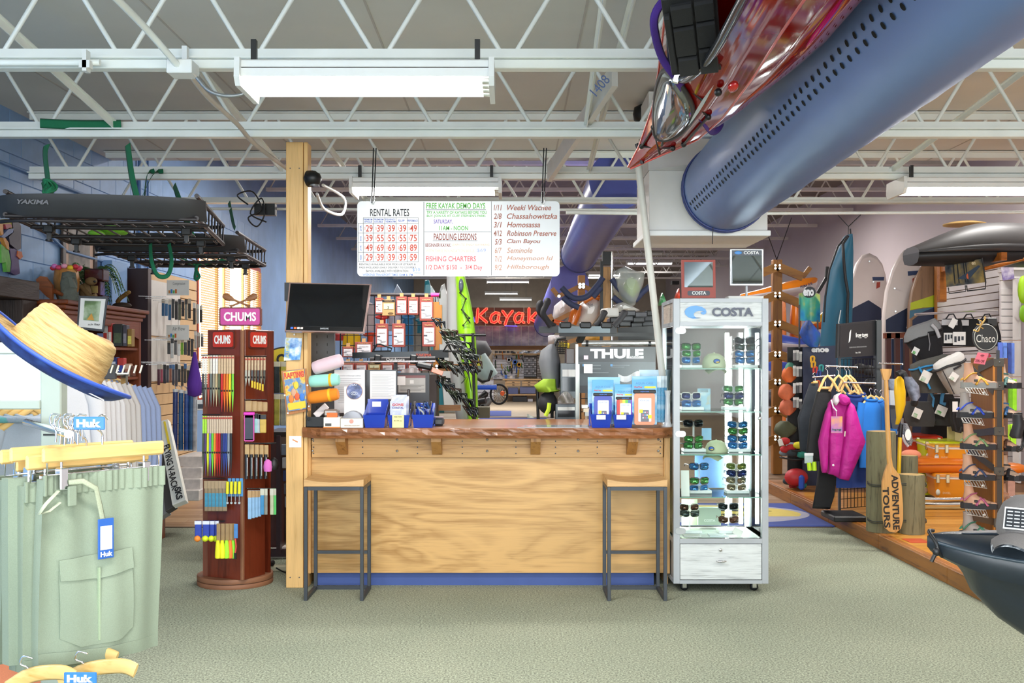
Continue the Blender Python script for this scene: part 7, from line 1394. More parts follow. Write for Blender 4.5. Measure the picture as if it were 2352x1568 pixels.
for x0,x1 in((1322,1328),(1327,1333)):M().box(wx(x0,8.4),wx(x1,8.4),8.4+(x0-1322)*.02,8.43+(x0-1322)*.02,0,wz(790 if x0<1325 else 836,8.4)).to('upright',m('#a8aaa4',.3,.7),th)
pbox(1341,1361,836,857,8.4,.005).to('tag_card',m('#dcdad6',.5),label='small square tag hanging on the black rack display',cat='tag');pbox(1341,1351,816,825,8.4,.005).to('price_tag',m('#e0c8d0',.5),label='tiny pink price tag above the square tag on the rack display',cat='tag')
grid_panel('wire_grid','black wire shelving behind the phone pouches, below the rack display',1334,1500,884,0,8.7,10,12,.0)
for k in range(3):pbox(1336+k*4,1350+k*5,930+k*8,937+k*9,8.5,.1).to('small_carton',m(['#d8d4d0','#c8b8a0','#a8a8a4'][k],.5),label='%s small carton on the wire shelving below the rack display'%['white','tan','grey'][k],cat='box')
tc2=T('kayak_carrier','silver and black kayak carrier with upright padded arms above the rack display','kayak carrier',at(1345,765,8.3))
M().bar(at(1282,757,8.3),at(1400,757,8.3),.10,.05).to('silver_bar',m('#6c767a',.5,.4),tc2);M().bar(at(1238,757,8.3),at(1284,757,8.3),.07,.05).to('bar_end',BLACK,tc2);M().bar(at(1398,757,8.3),at(1416,757,8.3),.08,.055).to('bar_end',BLACK,tc2)
text('THULE',at(1298,757,8.26),.055,.013,INK,tc2,off=.04)
for k,P_ in enumerate(([(1275,750),(1262,742),(1250,728),(1239,715),(1238,705),(1244,690)],[(1266,750),(1256,735),(1247,718),(1255,700),(1259,684)],[(1368,748),(1378,738),(1386,722),(1390,712)],[(1410,748),(1420,738),(1432,722),(1436,712)])):
    n=len(P_);M().tube(spline([at(x,y,8.3-.1*(k%2))for x,y in P_],3),[.024]*(3*(n-1)-2)+[.03,.026,.012],10).to('padded_arm',m('#1e1c20',.7),tc2)
for px in(1298,1344,1392):M().rbox(at(px,747,8.3),(.09,.12,.05),(0,0,0),.01).to('cradle_foot',BLACK,tc2)
M().bar(at(1285,768,8.3),at(1500,768,8.4),.02,.03).bar(at(1340,765,8.35),at(1330,785,8.4),.05,.03).to('support_bar',BLACK,tc2)
R.seed(61)
bs=T('base_bars','pile of black load bar cases right of the kayak carrier','rack parts',at(1455,770,8.6))
for k in range(3):
    for j in range(4):
        x=1404+j*26-k*5;M().rbox(at(x+12,724+k*12+((j%2)*-3),8.7+.1*k),(.10,.3,.045),(0,0,0),.008).to('black_case',m(['#1c1c1e','#26262a','#3a3a3e'][(k+j)%3],.25),bs)
M().rbox(at(1400,718,8.6),(.10,.2,.07),(0,0,.2),.01).to('open_box',m('#b8b4b0',.4),bs);M().bar(at(1420,772,8.7),at(1508,768,8.7),.04,.14).to('rail',BLACK,bs)
# wooden kayak storage tree in centre
wt_=T('kayak_tree','wooden kayak storage tree with blue padded arms behind the counter','storage rack',(wx(1392,11.0),11,0))
M().box(wx(1383,11),wx(1403,11),11,11.1,0,wz(612,11),.004).to('post',m('#b08048',.5,kind='wood',ax='z'),wt_);M().box(wx(1384,11),wx(1402,11),10.98,11.1,wz(608,11),wz(578,11)).to('post_cap',BLACK,wt_);M().bar(at(1382,600,11),at(1381,790,11),.03).to('side_rail',BLACK,wt_);M().tube([at(1405,578,11),at(1405,790,11)],.016,8).to('side_tube',CHROME,wt_)
NV=m('#343c5c',.7)
for P_ in([(1290,660),(1315,683),(1345,682),(1368,660),(1385,637)],[(1405,640),(1430,672),(1455,690),(1475,672),(1495,655)],[(1293,682),(1310,697),(1330,706)],[(1362,682),(1380,660)],[(1408,682),(1430,700)]):M().tube(spline([at(x,y,10.9)for x,y in P_],4),.03,8).to('padded_arm',NV,wt_)
fr2=T('kayak_tree','smaller wooden kayak tree with kinked arms, left of the blue padded one','storage rack',(wx(1336,12.5),12.5,0));WW=m('#b8844c',.5,kind='wood')
M().box(wx(1328,12.5),wx(1344,12.5),12.5,12.6,0,wz(632,12.5),.004).to('post',WW,fr2)
for P_ in([(1336,655),(1310,668),(1282,680)],[(1336,655),(1362,668),(1384,678)],[(1282,680),(1268,662)],[(1336,708),(1302,724),(1270,740)],[(1336,708),(1360,720)],[(1270,740),(1262,722)],[(1340,775),(1290,790)]):
    for a_,b_ in zip(P_,P_[1:]):M().bar(at(*a_,12.45),at(*b_,12.45),.05,.05).to('arm',WW,fr2)
for x,y in((1332,653),(1340,653),(1332,659),(1340,659),(1284,680),(1334,709)):M().cyl(at(x,y,12.4),at(x,y,12.44),.02).to('bolt',STEEL,fr2)
def kay(lab,secs,Y,mh,mdk=None,name='kayak',extra=None): # secs: (px, py, half w px, half h px)
    t=T(name,lab,'kayak',at(secs[len(secs)//2][0],secs[len(secs)//2][1]+secs[len(secs)//2][3],Y));s_=Y/F
    rg=[[Vector((wx(x,Y+o*0),Y,wz(y,Y)))+Vector((0,b*s_*cos(a)*1.0,b*s_*sin(a)))if abs(hh)<0 else Vector((wx(x,Y),Y+b*s_*cos(a),wz(y,Y)+h*s_*sin(a)))for a in AN(20)]for x,y,b,h,o,hh in[(q[0],q[1],q[2],q[3],0,0)for q in secs]]
    M().loft(rg).to('hull',mh,t)
    if mdk:M().loft([[p+Vector((0,0,.004))for p in r[:11]]for r in rg],cap=False,open_=True).to('deck',mdk,t)
    if extra:extra(t)
    return t
def tip(lab,poly,Y,mt_,th=.35,inner=None): # kayak end seen head-on, faceted
    q=[at(x,y,Y)for x,y in poly];c=sum(q,Vector())/len(q);t=T('kayak',lab,'kayak',(c.x,Y,min(p.z for p in q)))
    M().loft([[c+(p-c)*k+Vector((0,o,0))for p in q]for k,o in((.3,-th*.45),(.8,-th*.25),(1,0),(1.05,th))]).to('hull',mt_,t)
    if inner:inner(t)
tip('clear plastic kayak end with lime tint cradled in blue arms',[(1413,640),(1420,618),(1436,610),(1462,622),(1482,625),(1478,650),(1468,680),(1458,700),(1440,695),(1425,680),(1415,660)],10.9,m('#c8d0cc',.1,alpha=.55),inner=lambda t:M().ell(tuple(at(1450,665,11.0)),(.09,.1,.13),14,8).to('lime_insert',m('#a8d838',.3),t))
tip('clear white kayak end lying below the lime-tinted one',[(1411,705),(1418,697),(1430,693),(1450,702),(1470,712),(1440,718),(1415,720)],10.8,m('#d8dcd8',.12,alpha=.8))
tip('white kayak end with orange deck resting in the wooden tree',[(1331,700),(1350,684),(1378,684),(1384,700),(1378,722),(1360,745),(1328,744),(1330,715)],11.2,m('#e4dcd8',.3),inner=lambda t:(M().tube([at(1340,692,11.1),at(1362,680,11.1),at(1378,684,11.1)],.03,8).to('orange_deck',m('#e87a1c',.3),t),M().tube([at(1314,744,11.1),at(1322,720,11.1),at(1331,700,11.1)],[.05,.06,.03],8).to('orange_side',m('#c8641c',.15,coat=.5),t),text('Quick',at(1357,701,11.0),.05,.05,INK,t,right=(1,0,.3))))
tip('white kayak end low on the left of the wooden tree',[(1276,700),(1290,688),(1304,690),(1312,712),(1300,728),(1280,738),(1270,742)],12.7,m('#e2dee0',.3));tip('white kayak bottom at the lower left arm of the wooden tree',[(1262,770),(1300,768),(1296,782),(1262,790)],12.6,m('#dcd8dc',.3))
tip('yellow and white kayak end just under the kayak carrier',[(1350,772),(1390,770),(1400,782),(1352,782)],11.4,m('#e0a83c',.3));M().tube([at(1272,738,12.3),at(1306,747,12.3)],.03,8).to('orange_tube',m('#e0622c',.4),label='orange tube end poking out beside the kayak carrier',cat='tube')
tip('green kayak tip standing beside the display case top',[(1515,700),(1522,672),(1534,700)],9.6,m('#3f7f50',.4),.1);tip('red kayak tip right beside the green one',[(1552,684),(1560,662),(1562,686)],9.6,m('#c8402c',.4),.1)
# grey child carrier backpack, green seat and boxes
cb_=T('child_carrier','grey and lime frame backpack hanging at the end of the rack display','backpack',at(1270,950,8.8));cb_.location.z=0
M().loft([[at(x,y,8.7)+Vector((a*cos(q),.12*sin(q),0))for q in AN(14)]for x,y,a in((1268,790,.02),(1262,805,.07),(1262,830,.09),(1265,865,.075),(1268,890,.06))]).to('pad',m('#6c6e72',.7),cb_)
M().tube([at(x,y,8.65)for x,y in((1300,776),(1280,778),(1270,800),(1268,960))],.013,8).tube([at(1234,888,8.65),at(1237,990,8.65)],.013,8).to('frame',BLACK,cb_)
M().loft([[at(x,y,8.6)+Vector((a*cos(q),.1*sin(q),0))for q in AN(12)]for x,y,a in((1262,870,.05),(1252,885,.09),(1258,900,.08),(1280,895,.03))]).to('lime_seat',m('#8fae28',.7),cb_);M().box(wx(1238,8.65),wx(1270,8.65),8.6,8.7,0,.04).to('base',BLACK,cb_)
M().ell(tuple(at(1258,925,8.6)),(.08,.08,.09),12,8).to('lower_pouch',m('#26262a',.7),cb_);M().tube([at(1253,955,8.5),at(1260,940,8.5),at(1262,925,8.5)],.018,6).to('lime_strap',m('#c4dc30',.6),cb_)
for k,(x0,x1,y0,y1,c,lab)in enumerate(((1288,1325,834,915,'#5c6468','tall grey windowed carton beside the rack display upright'),(1276,1325,928,965,'#4c565c','lower grey windowed carton beside the rack display upright'),(1300,1320,800,835,'#3c2a22','dark brown carton behind the tall grey one'))):
    A,B=at(x0,y1,8.5),at(x1,y0,8.5);t=T('windowed_carton',lab,'carton',((A.x+B.x)/2,8.5,A.z));w_,h_=B.x-A.x,B.z-A.z;M().box(-w_/2,w_/2,0,.2,0,h_,.004).to('carton',m(c,.3),t,local=1)
    if k<2:M().box(-w_*.4,w_*.4,-.002,0,h_*.62,h_*.82).to('white_band',m('#d0d0cc',.4),t,local=1);M().box(-w_*.4,w_*.4,-.002,0,h_*.2,h_*.6).to('window',m('#22282c',.1),t,local=1)
M().grid(lambda u,v:at(1282+36*u,915-16*v*sin(PI*u)+10*(1-v),8.35+.08*sin(u*8+v*3)),10,6,(0,.05,0)).to('clear_bag',m('#b0aca8',.1,alpha=.7),label='crumpled clear plastic bag between the grey cartons',cat='bag')
M().grid(lambda u,v:at(1211+20*u,960-10*(1-u)*v,8.4+.05*sin(u*8)),6,4,(0,.03,0)).to('clear_bag',m('#c8ccc4',.1,alpha=.8),label='clear bag tip just above the counter edge',cat='bag')
grid_panel('wire_grid','small wire basket holding yellow goods by the carrier backpack',1274,1302,782,812,8.7,8,6);M().rbox(at(1296,793,8.8),(.09,.06,.05),(0,.2,0),.01).to('yellow_goods',m('#e0c028',.5),label='yellow goods inside the small wire basket',cat='goods')
# ================================================================ right side
# printed mat
mt=T('logo_mat','blue logo mat with yellow and grey oval in front of the wooden rack','mat',(2.0,10.4,.002))
M().box(1.0,2.925,9.66,11.2,.002,.014,.004).to('mat',m('#3c4f9c',.95,kind='fabric'),mt);cxm,cym=1.94,10.45
M().prism(circ(cxm,cym,.96,.64,48),.014,.0148,'z').to('grey_oval',m('#a8a8bc',.95),mt);M().prism([(x,y)for x,y in circ(cxm,cym,.88,.56,48)if y>cym-.22],.0148,.0154,'z').to('yellow_oval',m('#d8c468',.95),mt)
for s_,x,y,w_,h_ in(('Kayak',1.95,10.66,1.25,.30),('Tours',2.05,10.36,.7,.17),('camp',2.1,9.98,.5,.12)):text(s_,(x,y,.0156),w_,h_,m('#1e1e28',.9),mt,nrm=(0,0,1),right=(1,0,0),off=.04)
# bamboo platform
pf_=T('platform','raised orange bamboo display platform with stained timber edge','platform',(4.4,8.5,0));BA=[m(c,.3,kind='wood',ax='x',dark=d,s=.7)for c,d in(('#c88a34','#a86c22'),('#d09440','#b07428'),('#c0822e','#a06420'))]
M().box(2.97,6.04,4.5,12.6,.0,.105).to('core',m('#8a5a2a',.5),pf_)
R.seed(3);
bb_=[M().box(0,1.0,0,.146,0,.008,.001).to('board',BA[j],pf_,local=1)for j in range(3)];nb_=0
y=6.0
while y<11.2:
    x=3.02;i=0
    while x<5.0:
        L_=(.5,1.,.75)[(nb_)%3]if i==0 else 1.0
        o=bb_[nb_]if nb_<3 else bb_[R.randrange(3)].copy()
        if nb_>=3:COL.objects.link(o)
        o.parent=pf_;o.location=(x-4.4,y-8.5,.105);o.scale.x=L_/1.003;nb_+=1;x+=L_;i+=1
    y+=.1475
EB=m('#8a581e',.45,kind='wood',ax='y',dark='#5c3414')
for k in range(6):M().box(2.935,2.97,4.5+k*1.35,4.5+(k+1)*1.35-.006,0,.112,.003).to('edge_board',EB,pf_)
for k in range(6):M().box(2.97,3.02,4.5+k*1.35+.3,4.5+(k+1)*1.35+.294,.1,.114,.002).to('edge_cap',m('#a8682c',.4,kind='wood',ax='y'),pf_)
M().tube([at(2000,1243,8.6),at(2012,1248,8.55)],.02,4,flat=.1)
M().box(3.05,3.2,8.15,8.35,.114,.116).to('red_sticker',m('#c8502c',.4),label='worn red sticker on the platform corner',cat='sticker')
PZ_=.114
# logs bound with wire
LB=[m('#6e6a50',.85,kind='wood',ax='z',dark='#3c3a2c',dist=1.5),m('#7a7458',.85,kind='wood',ax='z',dark='#48442f',dist=1.5)]
def log(px,pyt,Y,r,lab,k=0):
    x=wx(px,Y);zt_=wz(pyt,Y);t=T('log',lab,'log',(x,Y,PZ_));n=22
    ri=lambda z,s=1:[(x+r*s*(1+.03*sin(3*a+k)+.02*sin(5*a))*cos(a),Y+r*s*sin(a),z)for a in[2*PI*i/n for i in range(n)]]
    M().loft([ri(PZ_),ri(PZ_+.3,1.01),ri(zt_-.02,.99),ri(zt_,.96)]).to('trunk',LB[k%2],t)
    M().loft([ri(zt_+.0005,.9),ri(zt_+.001,.5),ri(zt_+.001,.02)]).to('cut_end',m('#a88c58',.8,kind='wood',s=.6),t)
log(2025,990,8.72,.117,'tall greenish weathered log post at the platform corner');log(2094,1089,8.62,.103,'short weathered log at right of the wooden paddle',1);log(2088,1046,9.05,.075,'medium log standing behind the short one')
for z in(wz(1118,8.5),wz(1203,8.5)):
    q=[(wx(2058,8.7)+.235*cos(a),8.68+.135*sin(a),z+.01*sin(3*a))for a in AN(32)]
    M().tube(q,.004,5,closed=True).tube([(a,b,c+.013)for a,b,c in q],.004,5,closed=True).to('binding_wire',m('#2c302c',.5),label='dark %s binding wire wrapped round the logs'%('upper' if z>.4 else 'lower'),cat='wire')
# adventure tours paddle
ap=T('lettered_paddle','large wooden paddle lettered Adventure Tours leaning on the logs','paddle',at(2048,1222,8.42));PD=m('#cf9c58',.4,kind='wood',ax='z',dark='#a87838',s=.6);AY=8.44
M().prism([(wx(x,AY),wz(y,AY))for x,y in((2023,847),(2047,847),(2045,860),(2040,872),(2029,872),(2026,860))],AY-.015,AY+.015,'y').to('grip',PD,ap)
M().tube([at(2035,868,AY),at(2038,960,AY),at(2042,1050,AY),at(2046,1085,AY)],[.016,.018,.02,.024],10).to('shaft',PD,ap)
bl=[(2038,1064),(2046,1064),(2053,1076),(2064,1090),(2069,1115),(2072,1160),(2072,1195),(2067,1213),(2056,1222),(2042,1220),(2032,1212),(2027,1190),(2025,1140),(2025,1105),(2030,1085)]
M().prism([(wx(x,AY),max(PZ_+.002,wz(y,AY)))for x,y in bl],AY-.02,AY+.006,'y').to('blade',PD,ap)
for s_,px,py0,py1,h_ in(('ADVENTURE',2057,1090,1216,.052),('TOURS',2036,1118,1212,.05)):
    A,B=at(px-2,py0,AY-.022),at(px+2,py1,AY-.022);text(s_,(A+B)/2,(A-B).length,h_*1.0,m('#1c1814',.6),ap,right=(B-A),off=.03)
yp=T('yellow_paddle','yellow-bladed paddle with yellow shaft standing behind the logs','paddle',at(2067,1085,8.95));YY=8.95;yp.location.z=PZ_
M().loft([[at(x,y,YY)+Vector((a*cos(q),.02*sin(q)+.02*k,0))for q in AN(12)]for k,(x,y,a)in enumerate(((2066,864,.01),(2067,872,.04),(2071,900,.05),(2074,930,.045),(2073,960,.025),(2070,976,.015)))]).to('blade',m('#dcae1c',.35),yp)
M().tube([at(2070,974,YY),at(2067,1004,YY)],.018,10).to('dark_sleeve',BLACK,yp);M().tube([at(2067,1003,YY),at(2064,1088,YY),(wx(2062,YY),YY,PZ_)],.017,10).to('shaft',m('#e0b41c',.35),yp)
gpk=T('grey_case','clear-topped dark plastic case between the two paddles','case',at(2058,1000,9.3));M().prism([(wx(x,9.3),wz(y,9.3))for x,y in((2044,930),(2074,930),(2072,958),(2066,975),(2060,985),(2050,984),(2046,965))],9.3,9.38,'y').to('dark_body',m('#3c4048',.3),gpk);M().prism([(wx(x,9.29),wz(y,9.29))for x,y in((2043,896),(2074,898),(2074,932),(2044,930))],9.28,9.36,'y').to('clear_top',m('#c4ccd4',.1,alpha=.7),gpk)
# wooden kayak tree at right
kt=T('kayak_tree','tall wooden storage tree of bolted cross arms holding kayaks, right side','storage rack',(wx(1786,15),15,0));KW=m('#986424',.45,kind='wood',ax='z',dark='#7c4a1c');KWX=m('#90601f',.45,kind='wood',ax='x',dark='#7c4a1c');KY=14.2
M().box(wx(1776,KY),wx(1797,KY),KY,KY+.12,0,wz(596,KY),.005).to('post',KW,kt)
for ya in(612,676,742,812,876,940,1005):
    for s_ in(-1,1):
        e=(1786+s_*58,ya+24)if ya<800 else(1786+s_*46,ya+20)
        M().bar(at(1786,ya,KY-.06),at(*e,KY-.06),.045,.11).to('arm',KWX,kt)
        if ya in(612,)or s_<0 and ya<700:M().bar(at(*e,KY-.06),at(e[0]+s_*17,e[1]-22,KY-.06),.03,.06).to('arm_tip',KWX,kt)
    for dx in(-5,5):
        for dy in(-3,4):M().cyl(at(1786+dx,ya+dy,KY-.13),at(1786+dx,ya+dy,KY-.11),.016,n=10).to('bolt',STEEL,kt)
for dx in(-1,1):M().tube([at(1784,596,KY),at(1784+dx*34,500,13.6)],.006,5).to('guy_rope',BLACK,kt)
ORG=m('#e88420',.2,coat=.4);WHK=m('#dcd4d8',.25,coat=.3)
kay('orange and white lettered sea kayak bow on the top arms of the right tree',[(1700,682,6,6),(1740,676,22,10),(1790,668,34,17),(1830,661,30,19),(1855,655,20,17),(1872,650,8,13),(1877,645,2,6)],14.9,WHK,ORG,extra=lambda t:text('PRIMA SUB',at(1852,655,14.55),.17,.035,m('#38304c',.5),t,off=.03,right=(1,0,.3)))
kay('red and yellow kayak tip right of the tree at middle height',[(1850,748,16,12),(1878,742,14,14),(1894,734,8,22)],14.6,m('#e0601c',.3),m('#e8b020',.3))
kay('white hull with blue rim on the middle arms of the right tree',[(1740,785,14,20),(1785,788,30,22),(1830,792,28,16),(1870,790,16,9),(1893,784,4,4)],14.9,m('#d4ccd4',.25,coat=.4),m('#3a50a8',.3));kay('white hull on the lower arms of the right tree',[(1740,850,20,22),(1785,854,30,24),(1808,850,18,18)],14.9,m('#c8c0c8',.25,coat=.4),m('#3a50a8',.3));kay('dark hull on the lowest arms of the right tree',[(1745,912,20,18),(1785,916,30,20),(1812,912,14,12)],15.0,m('#484a54',.3))
for x0,x1,y0,y1,lab in((1815,1840,700,775,'orange kayak standing on end behind the right tree'),(1796,1803,700,766,'slim orange kayak edge behind the right tree post')):
    M().loft([[at((x0+x1)/2,y,15.6)+Vector(((x1-x0)/2*k*15.6/F*cos(q),.15*k*sin(q),0))for q in AN(14)]for y,k in((y1+200,.8),(y1,1),((y0+y1)/2,1),(y0,.8),(y0-14,.4))]).to('kayak',m('#d8741c',.3),label=lab,cat='kayak')
# printed hammock bag, eno stand
hb=T('hammock_banner','colourful blue and yellow printed hanging banner with white logo','banner',at(1860,738,12.3));
M().grid(lambda u,v:at(1836+48*u,736-62*v+(6*sin(PI*u)if v>.5 else 0)*-1+3*u,12.3+.15*sin(u*3)),10,6,(0,.02,0)).to('cloth',m('#3c8cc0',.4,kind='cloud',cols=['#2060a8','#3c9cd0','#58b8a0','#d8c840','#e8a030'],vs=2.6),hb)
M().prism([(p.x,p.z)for p in[at(1858+14*cos(a),671+13*sin(a),12.25)for a in AN(18)]],12.22,12.26,'y').to('logo_disc',m('#1c242c',.4),hb);text('eno',at(1857,672,12.2),.12,.075,m('#e8ecf0',.4),hb,off=.05)
es=T('hammock_display','black and navy branded gear stand full of hanging packs','display stand',(wx(1850,12),12,0));
M().box(wx(1810,12.2),wx(1846,12.2),12.2,12.24,.05,wz(797,12.2)).to('black_panel',BLACK,es);M().prism([(wx(1845,12),wz(797,12)),(wx(1921,12),wz(793,12)),(wx(1921,12),.1),(wx(1845,12),.1)],12.0,12.03,'y').to('navy_panel',m('#2a3450',.4),es)
text('eno',at(1879,804,11.97),.15,.05,m('#e8eef0',.4),es,off=.05);M().prism([(p.x,p.z)for p in[at(1899+5*cos(a),804+5*sin(a),11.97)for a in AN(14)]],11.97,12,'y').to('moon_logo',m('#e8eef0',.4),es)
for x0,x1,y in((1790,1826,1120),(1822,1862,1134)):M().box(wx(x0,11.9),wx(x1,11.9),11.8,12.3,0.001,.03).to('foot',BLACK,es)
M().tube([at(1836,700,12.1),at(1836,800,12.1)],.01,6).tube([at(1878,735,12.1),at(1878,800,12.1)],.01,6).to('banner_pole',DGREY,es)
R.seed(71)
for k in range(12):
    px=1822+(k%3)*7;py=805+(k//3)*36+R.uniform(-3,3);pack(px,px+6,py,py+24,11.95,R.choice(['#8c8c90','#b0b4b4','#50545a','#c8ccd0']),'grey carded clip on the black side of the gear stand, row %s, %s'%(ORD[k//3],ORD[k%3]),.02,name='carded_clip',cap_='#d8d8d8')
for k,(px,py,c,cn)in enumerate(((1866,826,'#e8b020','yellow'),(1868,838,'#e8b020','small yellow'),(1872,850,'#d83c30','red'),(1880,858,'#3850a8','navy'),(1886,846,'#38a0a0','teal'),(1878,882,'#d86030','orange'),(1868,886,'#e8b030','amber'))):M().tube(spline([at(px-3,py+6,11.8),at(px-3,py-6,11.8),at(px+4,py-6,11.8),at(px+3,py+7,11.8)],4),.012,6).to('carabiner',m(c,.4),label='%s carabiner clip hanging on the navy gear stand'%cn,cat='carabiner')
bp=T('gear_pouch','blue and teal crumpled pouch on the hook above the navy stand','pouch',at(1862,795,12));M().loft([[at(1862+x,y,11.9)+Vector((a*cos(q)*(1+.2*sin(3*q)),.07*sin(q),0))for q in AN(14)]for x,y,a in((-6,736,.02),(-4,750,.07),(0,765,.11),(4,785,.09),(8,797,.04))]).to('pouch',m('#28509c',.5,kind='cloud',cols=['#1c2c50','#2c5cc0','#287078'],vs=5),bp)
for k,(px,py,r_,c,cn)in enumerate(((1812,860,.09,'#d8682c','orange'),(1806,900,.1,'#d87048','coral'),(1808,935,.1,'#c86848','rust'),(1815,850,.07,'#4c8c78','green'),(1802,985,.13,'#4c5038','camouflage'))):
    M().loft([[at(px,py-18+36*j/5,12.1)+Vector((r_*sin(PI*(j+.6)/6.2)*cos(q)*(1+.15*sin(q*3+j)),r_*.7*sin(q),0))for q in AN(12)]for j in range(6)]).to('stuff_sack',m(c,.7,v=.2,ns=8),label='%s stuff sack hanging at the left side of the gear stand'%cn,cat='sack')
R.seed(72)
cbk=T('wire_tray','black wire tray of coloured caps on the gear stand','tray',at(1822,1050,11.8));M().tube([at(1792,1050,11.9),at(1830,1056,11.5),at(1862,1052,11.9)],.012,6).tube([at(1792,1030,11.9),at(1830,1036,11.5),at(1862,1034,11.9)],.008,6).to('rail',BLACK,cbk)
for k in range(22):
    px,py=1800+R.uniform(0,48),1010+R.uniform(0,36)if k<13 else 1085+R.uniform(0,34);c=R.choice(['#2c2c34','#1c3c8c','#b82c30','#389c90','#5c3c50','#303c44','#d8d030','#7c8c98','#4c6430'])
    q=at(px,py,11.7+R.uniform(-.1,.2));M().ell(tuple(q),(.06,.05,.04),12,7).to('knit_hat',m(c,.8,v=.1),label='%s folded hat in the %s of the gear stand, about %s along'%({'#2c2c34':'black','#1c3c8c':'blue','#b82c30':'red','#389c90':'teal','#5c3c50':'plum','#303c44':'slate','#d8d030':'yellow','#7c8c98':'grey','#4c6430':'green'}[c],'upper wire tray' if k<13 else 'lower tray',ORD[k%13]),cat='hat',group='caps in the %s tray'%('upper' if k<13 else 'lower'))
M().ell(tuple(at(1829,1096,11.6)),(.13,.1,.1),14,8).to('red_helmet',m('#b82830',.5),label='red rounded pack in the lower tray of the gear stand',cat='pack');M().rbox(at(1841,1108,11.5),(.06,.06,.16),(0,0,0),.02).to('blue_pack',m('#2450b8',.6),label='blue upright pack in the lower tray of the gear stand',cat='pack')
M().rbox(at(1793,1016,11.6),(.05,.005,.07),(0,-.3,0)).to('paper_tag',PAPER,label='white paper tag at the left of the cap tray',cat='tag')
# teal kayak bag hanging from the ceiling
tb_=T('kayak_bag','tall teal zipped board bag hanging from cords by the white wall','bag',at(1925,800,13.2));TBM=m('#175a74',.6,v=.08,ns=3)
sec=((1948,540,4),(1946,548,9),(1940,580,18),(1932,620,26),(1926,680,32),(1922,740,34),(1920,800,36),(1920,860,36),(1920,930,34))
M().loft([[at(x,y,13.2)+Vector((a*13.2/F*cos(q),.16*sin(q),0))for q in AN(24)]for x,y,a in sec]).to('body',TBM,tb_)
M().tube([at(x,y,13.0)for x,y in((1948,541),(1936,560),(1938,600),(1942,640),(1948,675),(1946,720),(1945,800))],.018,6).tube([at(x,y,13.02)for x,y in((1946,541),(1925,565),(1905,620),(1896,680),(1892,740))],.012,6).to('zip_seam',BLACK,tb_)
M().tube([at(1931,712,13.0),at(1926,740,12.98),at(1930,760,12.98),at(1924,792,12.98)],.008,5).to('white_print',m('#c8d4d8',.6),tb_)
M().tube([at(1948,540,13.2),at(1949,520,13.2),at(1925,494,13.2)],.006,5).tube([at(1949,520,13.2),at(1978,492,13.2)],.006,5).tube([at(1955,545,13.2),at(1953,525,13.2)],.01,5).to('cord',BLACK,tb_)
bk_=T('wall_bracket','black angled wall bracket left of the teal bag','bracket',at(1890,640,14));M().bar(at(1900,612,14),at(1898,640,14),.04,.04).bar(at(1898,638,14),at(1878,672,14),.04,.04).to('arm',BLACK,bk_)
# paddle boards against the right wall
def sup(lab,pts,Y,mt_,mk):
    q=[at(x,y,Y)for x,y in pts];c=sum(q,Vector())/len(q);t=T('paddle_board',lab,'paddle board',(c.x,Y,min(p.z for p in q)));
    M().loft([[Vector((c.x+(p.x-c.x)*k,Y+o,c.z+(p.z-c.z)*k))for p in q]for k,o in((.93,0),(.985,.02),(1,.06),(.985,.1),(.93,.12))]).to('body',mt_,t);mk(t);return t
def ppl(pts,Y,mat_,t,nm,th=.006):ppoly(pts,Y,th).to(nm,mat_,t)
PKW=m('#e6dcd6',.35,v=.02);NVD=m('#26304c',.6)
def dk1(t):
    ppl([(1950,712),(1995,689),(2024,708),(2028,800),(2028,1100),(1950,1100)],15.994,NVD,t,'deck_pad');ppl([(2004,636),(2031,636),(2030,644),(2005,644)],15.994,m('#34466c',.5),t,'blue_mark');ppl([(2014,648),(2022,647),(2021,659),(2013,663)],15.994,m('#a8402c',.5),t,'red_mark');M().cyl(at(1997,600,15.98),at(1997,600,16),.012).cyl(at(2006,647,15.98),at(2006,647,16),.012).to('fitting',STEEL,t)
sup('white paddle board with navy pad, leftmost against the white wall',[(1942,760),(1948,690),(1956,640),(1968,604),(1982,585),(2000,580),(2016,588),(2028,604),(2036,630),(2042,680),(2044,760),(2044,1100),(1942,1100)],16,PKW,dk1)
def dk2(t):
    ppl([(2035,734),(2084,707),(2092,712),(2092,1100),(2035,760)],15.194,NVD,t,'deck_pad')if False else ppl([(2035,734),(2084,707),(2110,722),(2110,762),(2035,762)],15.194,NVD,t,'deck_pad');ppl([(2085,623),(2112,621),(2112,630),(2086,633)],15.194,m('#34466c',.5),t,'blue_mark');ppl([(2096,640),(2105,634),(2104,648),(2097,653)],15.194,m('#a8402c',.5),t,'red_mark')
    for x,y in((2055,662),(2057,715),(2084,752),(2081,586)):M().cyl(at(x,y,15.17),at(x,y,15.2),.012).to('fitting',STEEL,t)
sup('white paddle board with navy pad, second against the white wall',[(2026,790),(2030,720),(2037,665),(2050,620),(2064,592),(2080,573),(2096,580),(2112,600),(2122,640),(2128,700),(2130,790),(2130,1100),(2026,1100)],15.2,PKW,dk2)
def dk3(t):
    ppl([(2092,695),(2156,674),(2156,705),(2120,706),(2091,712)],14.894,m('#b8c428',.4),t,'lime_band');ppl([(2090,713),(2150,704),(2120,716),(2100,725),(2089,732)],14.894,m('#3f6c84',.4),t,'teal_band');ppl([(2096,735),(2120,716),(2150,704),(2157,704),(2157,1000),(2096,1000)],14.893,NVD,t,'deck_pad')
sup('wood-veneer paddle board with lime band, right of the white ones',[(2088,760),(2090,700),(2096,665),(2106,636),(2120,610),(2130,603),(2158,602),(2160,700),(2160,1000),(2088,1000)],14.9,m('#8c6c50',.4,kind='wood',ax='z',s=.4),dk3)
bsd=T('board_stand','dark red wooden board stand with blue-grey slots, right of the lettered sign','rack',(wx(2060,14),14,0))
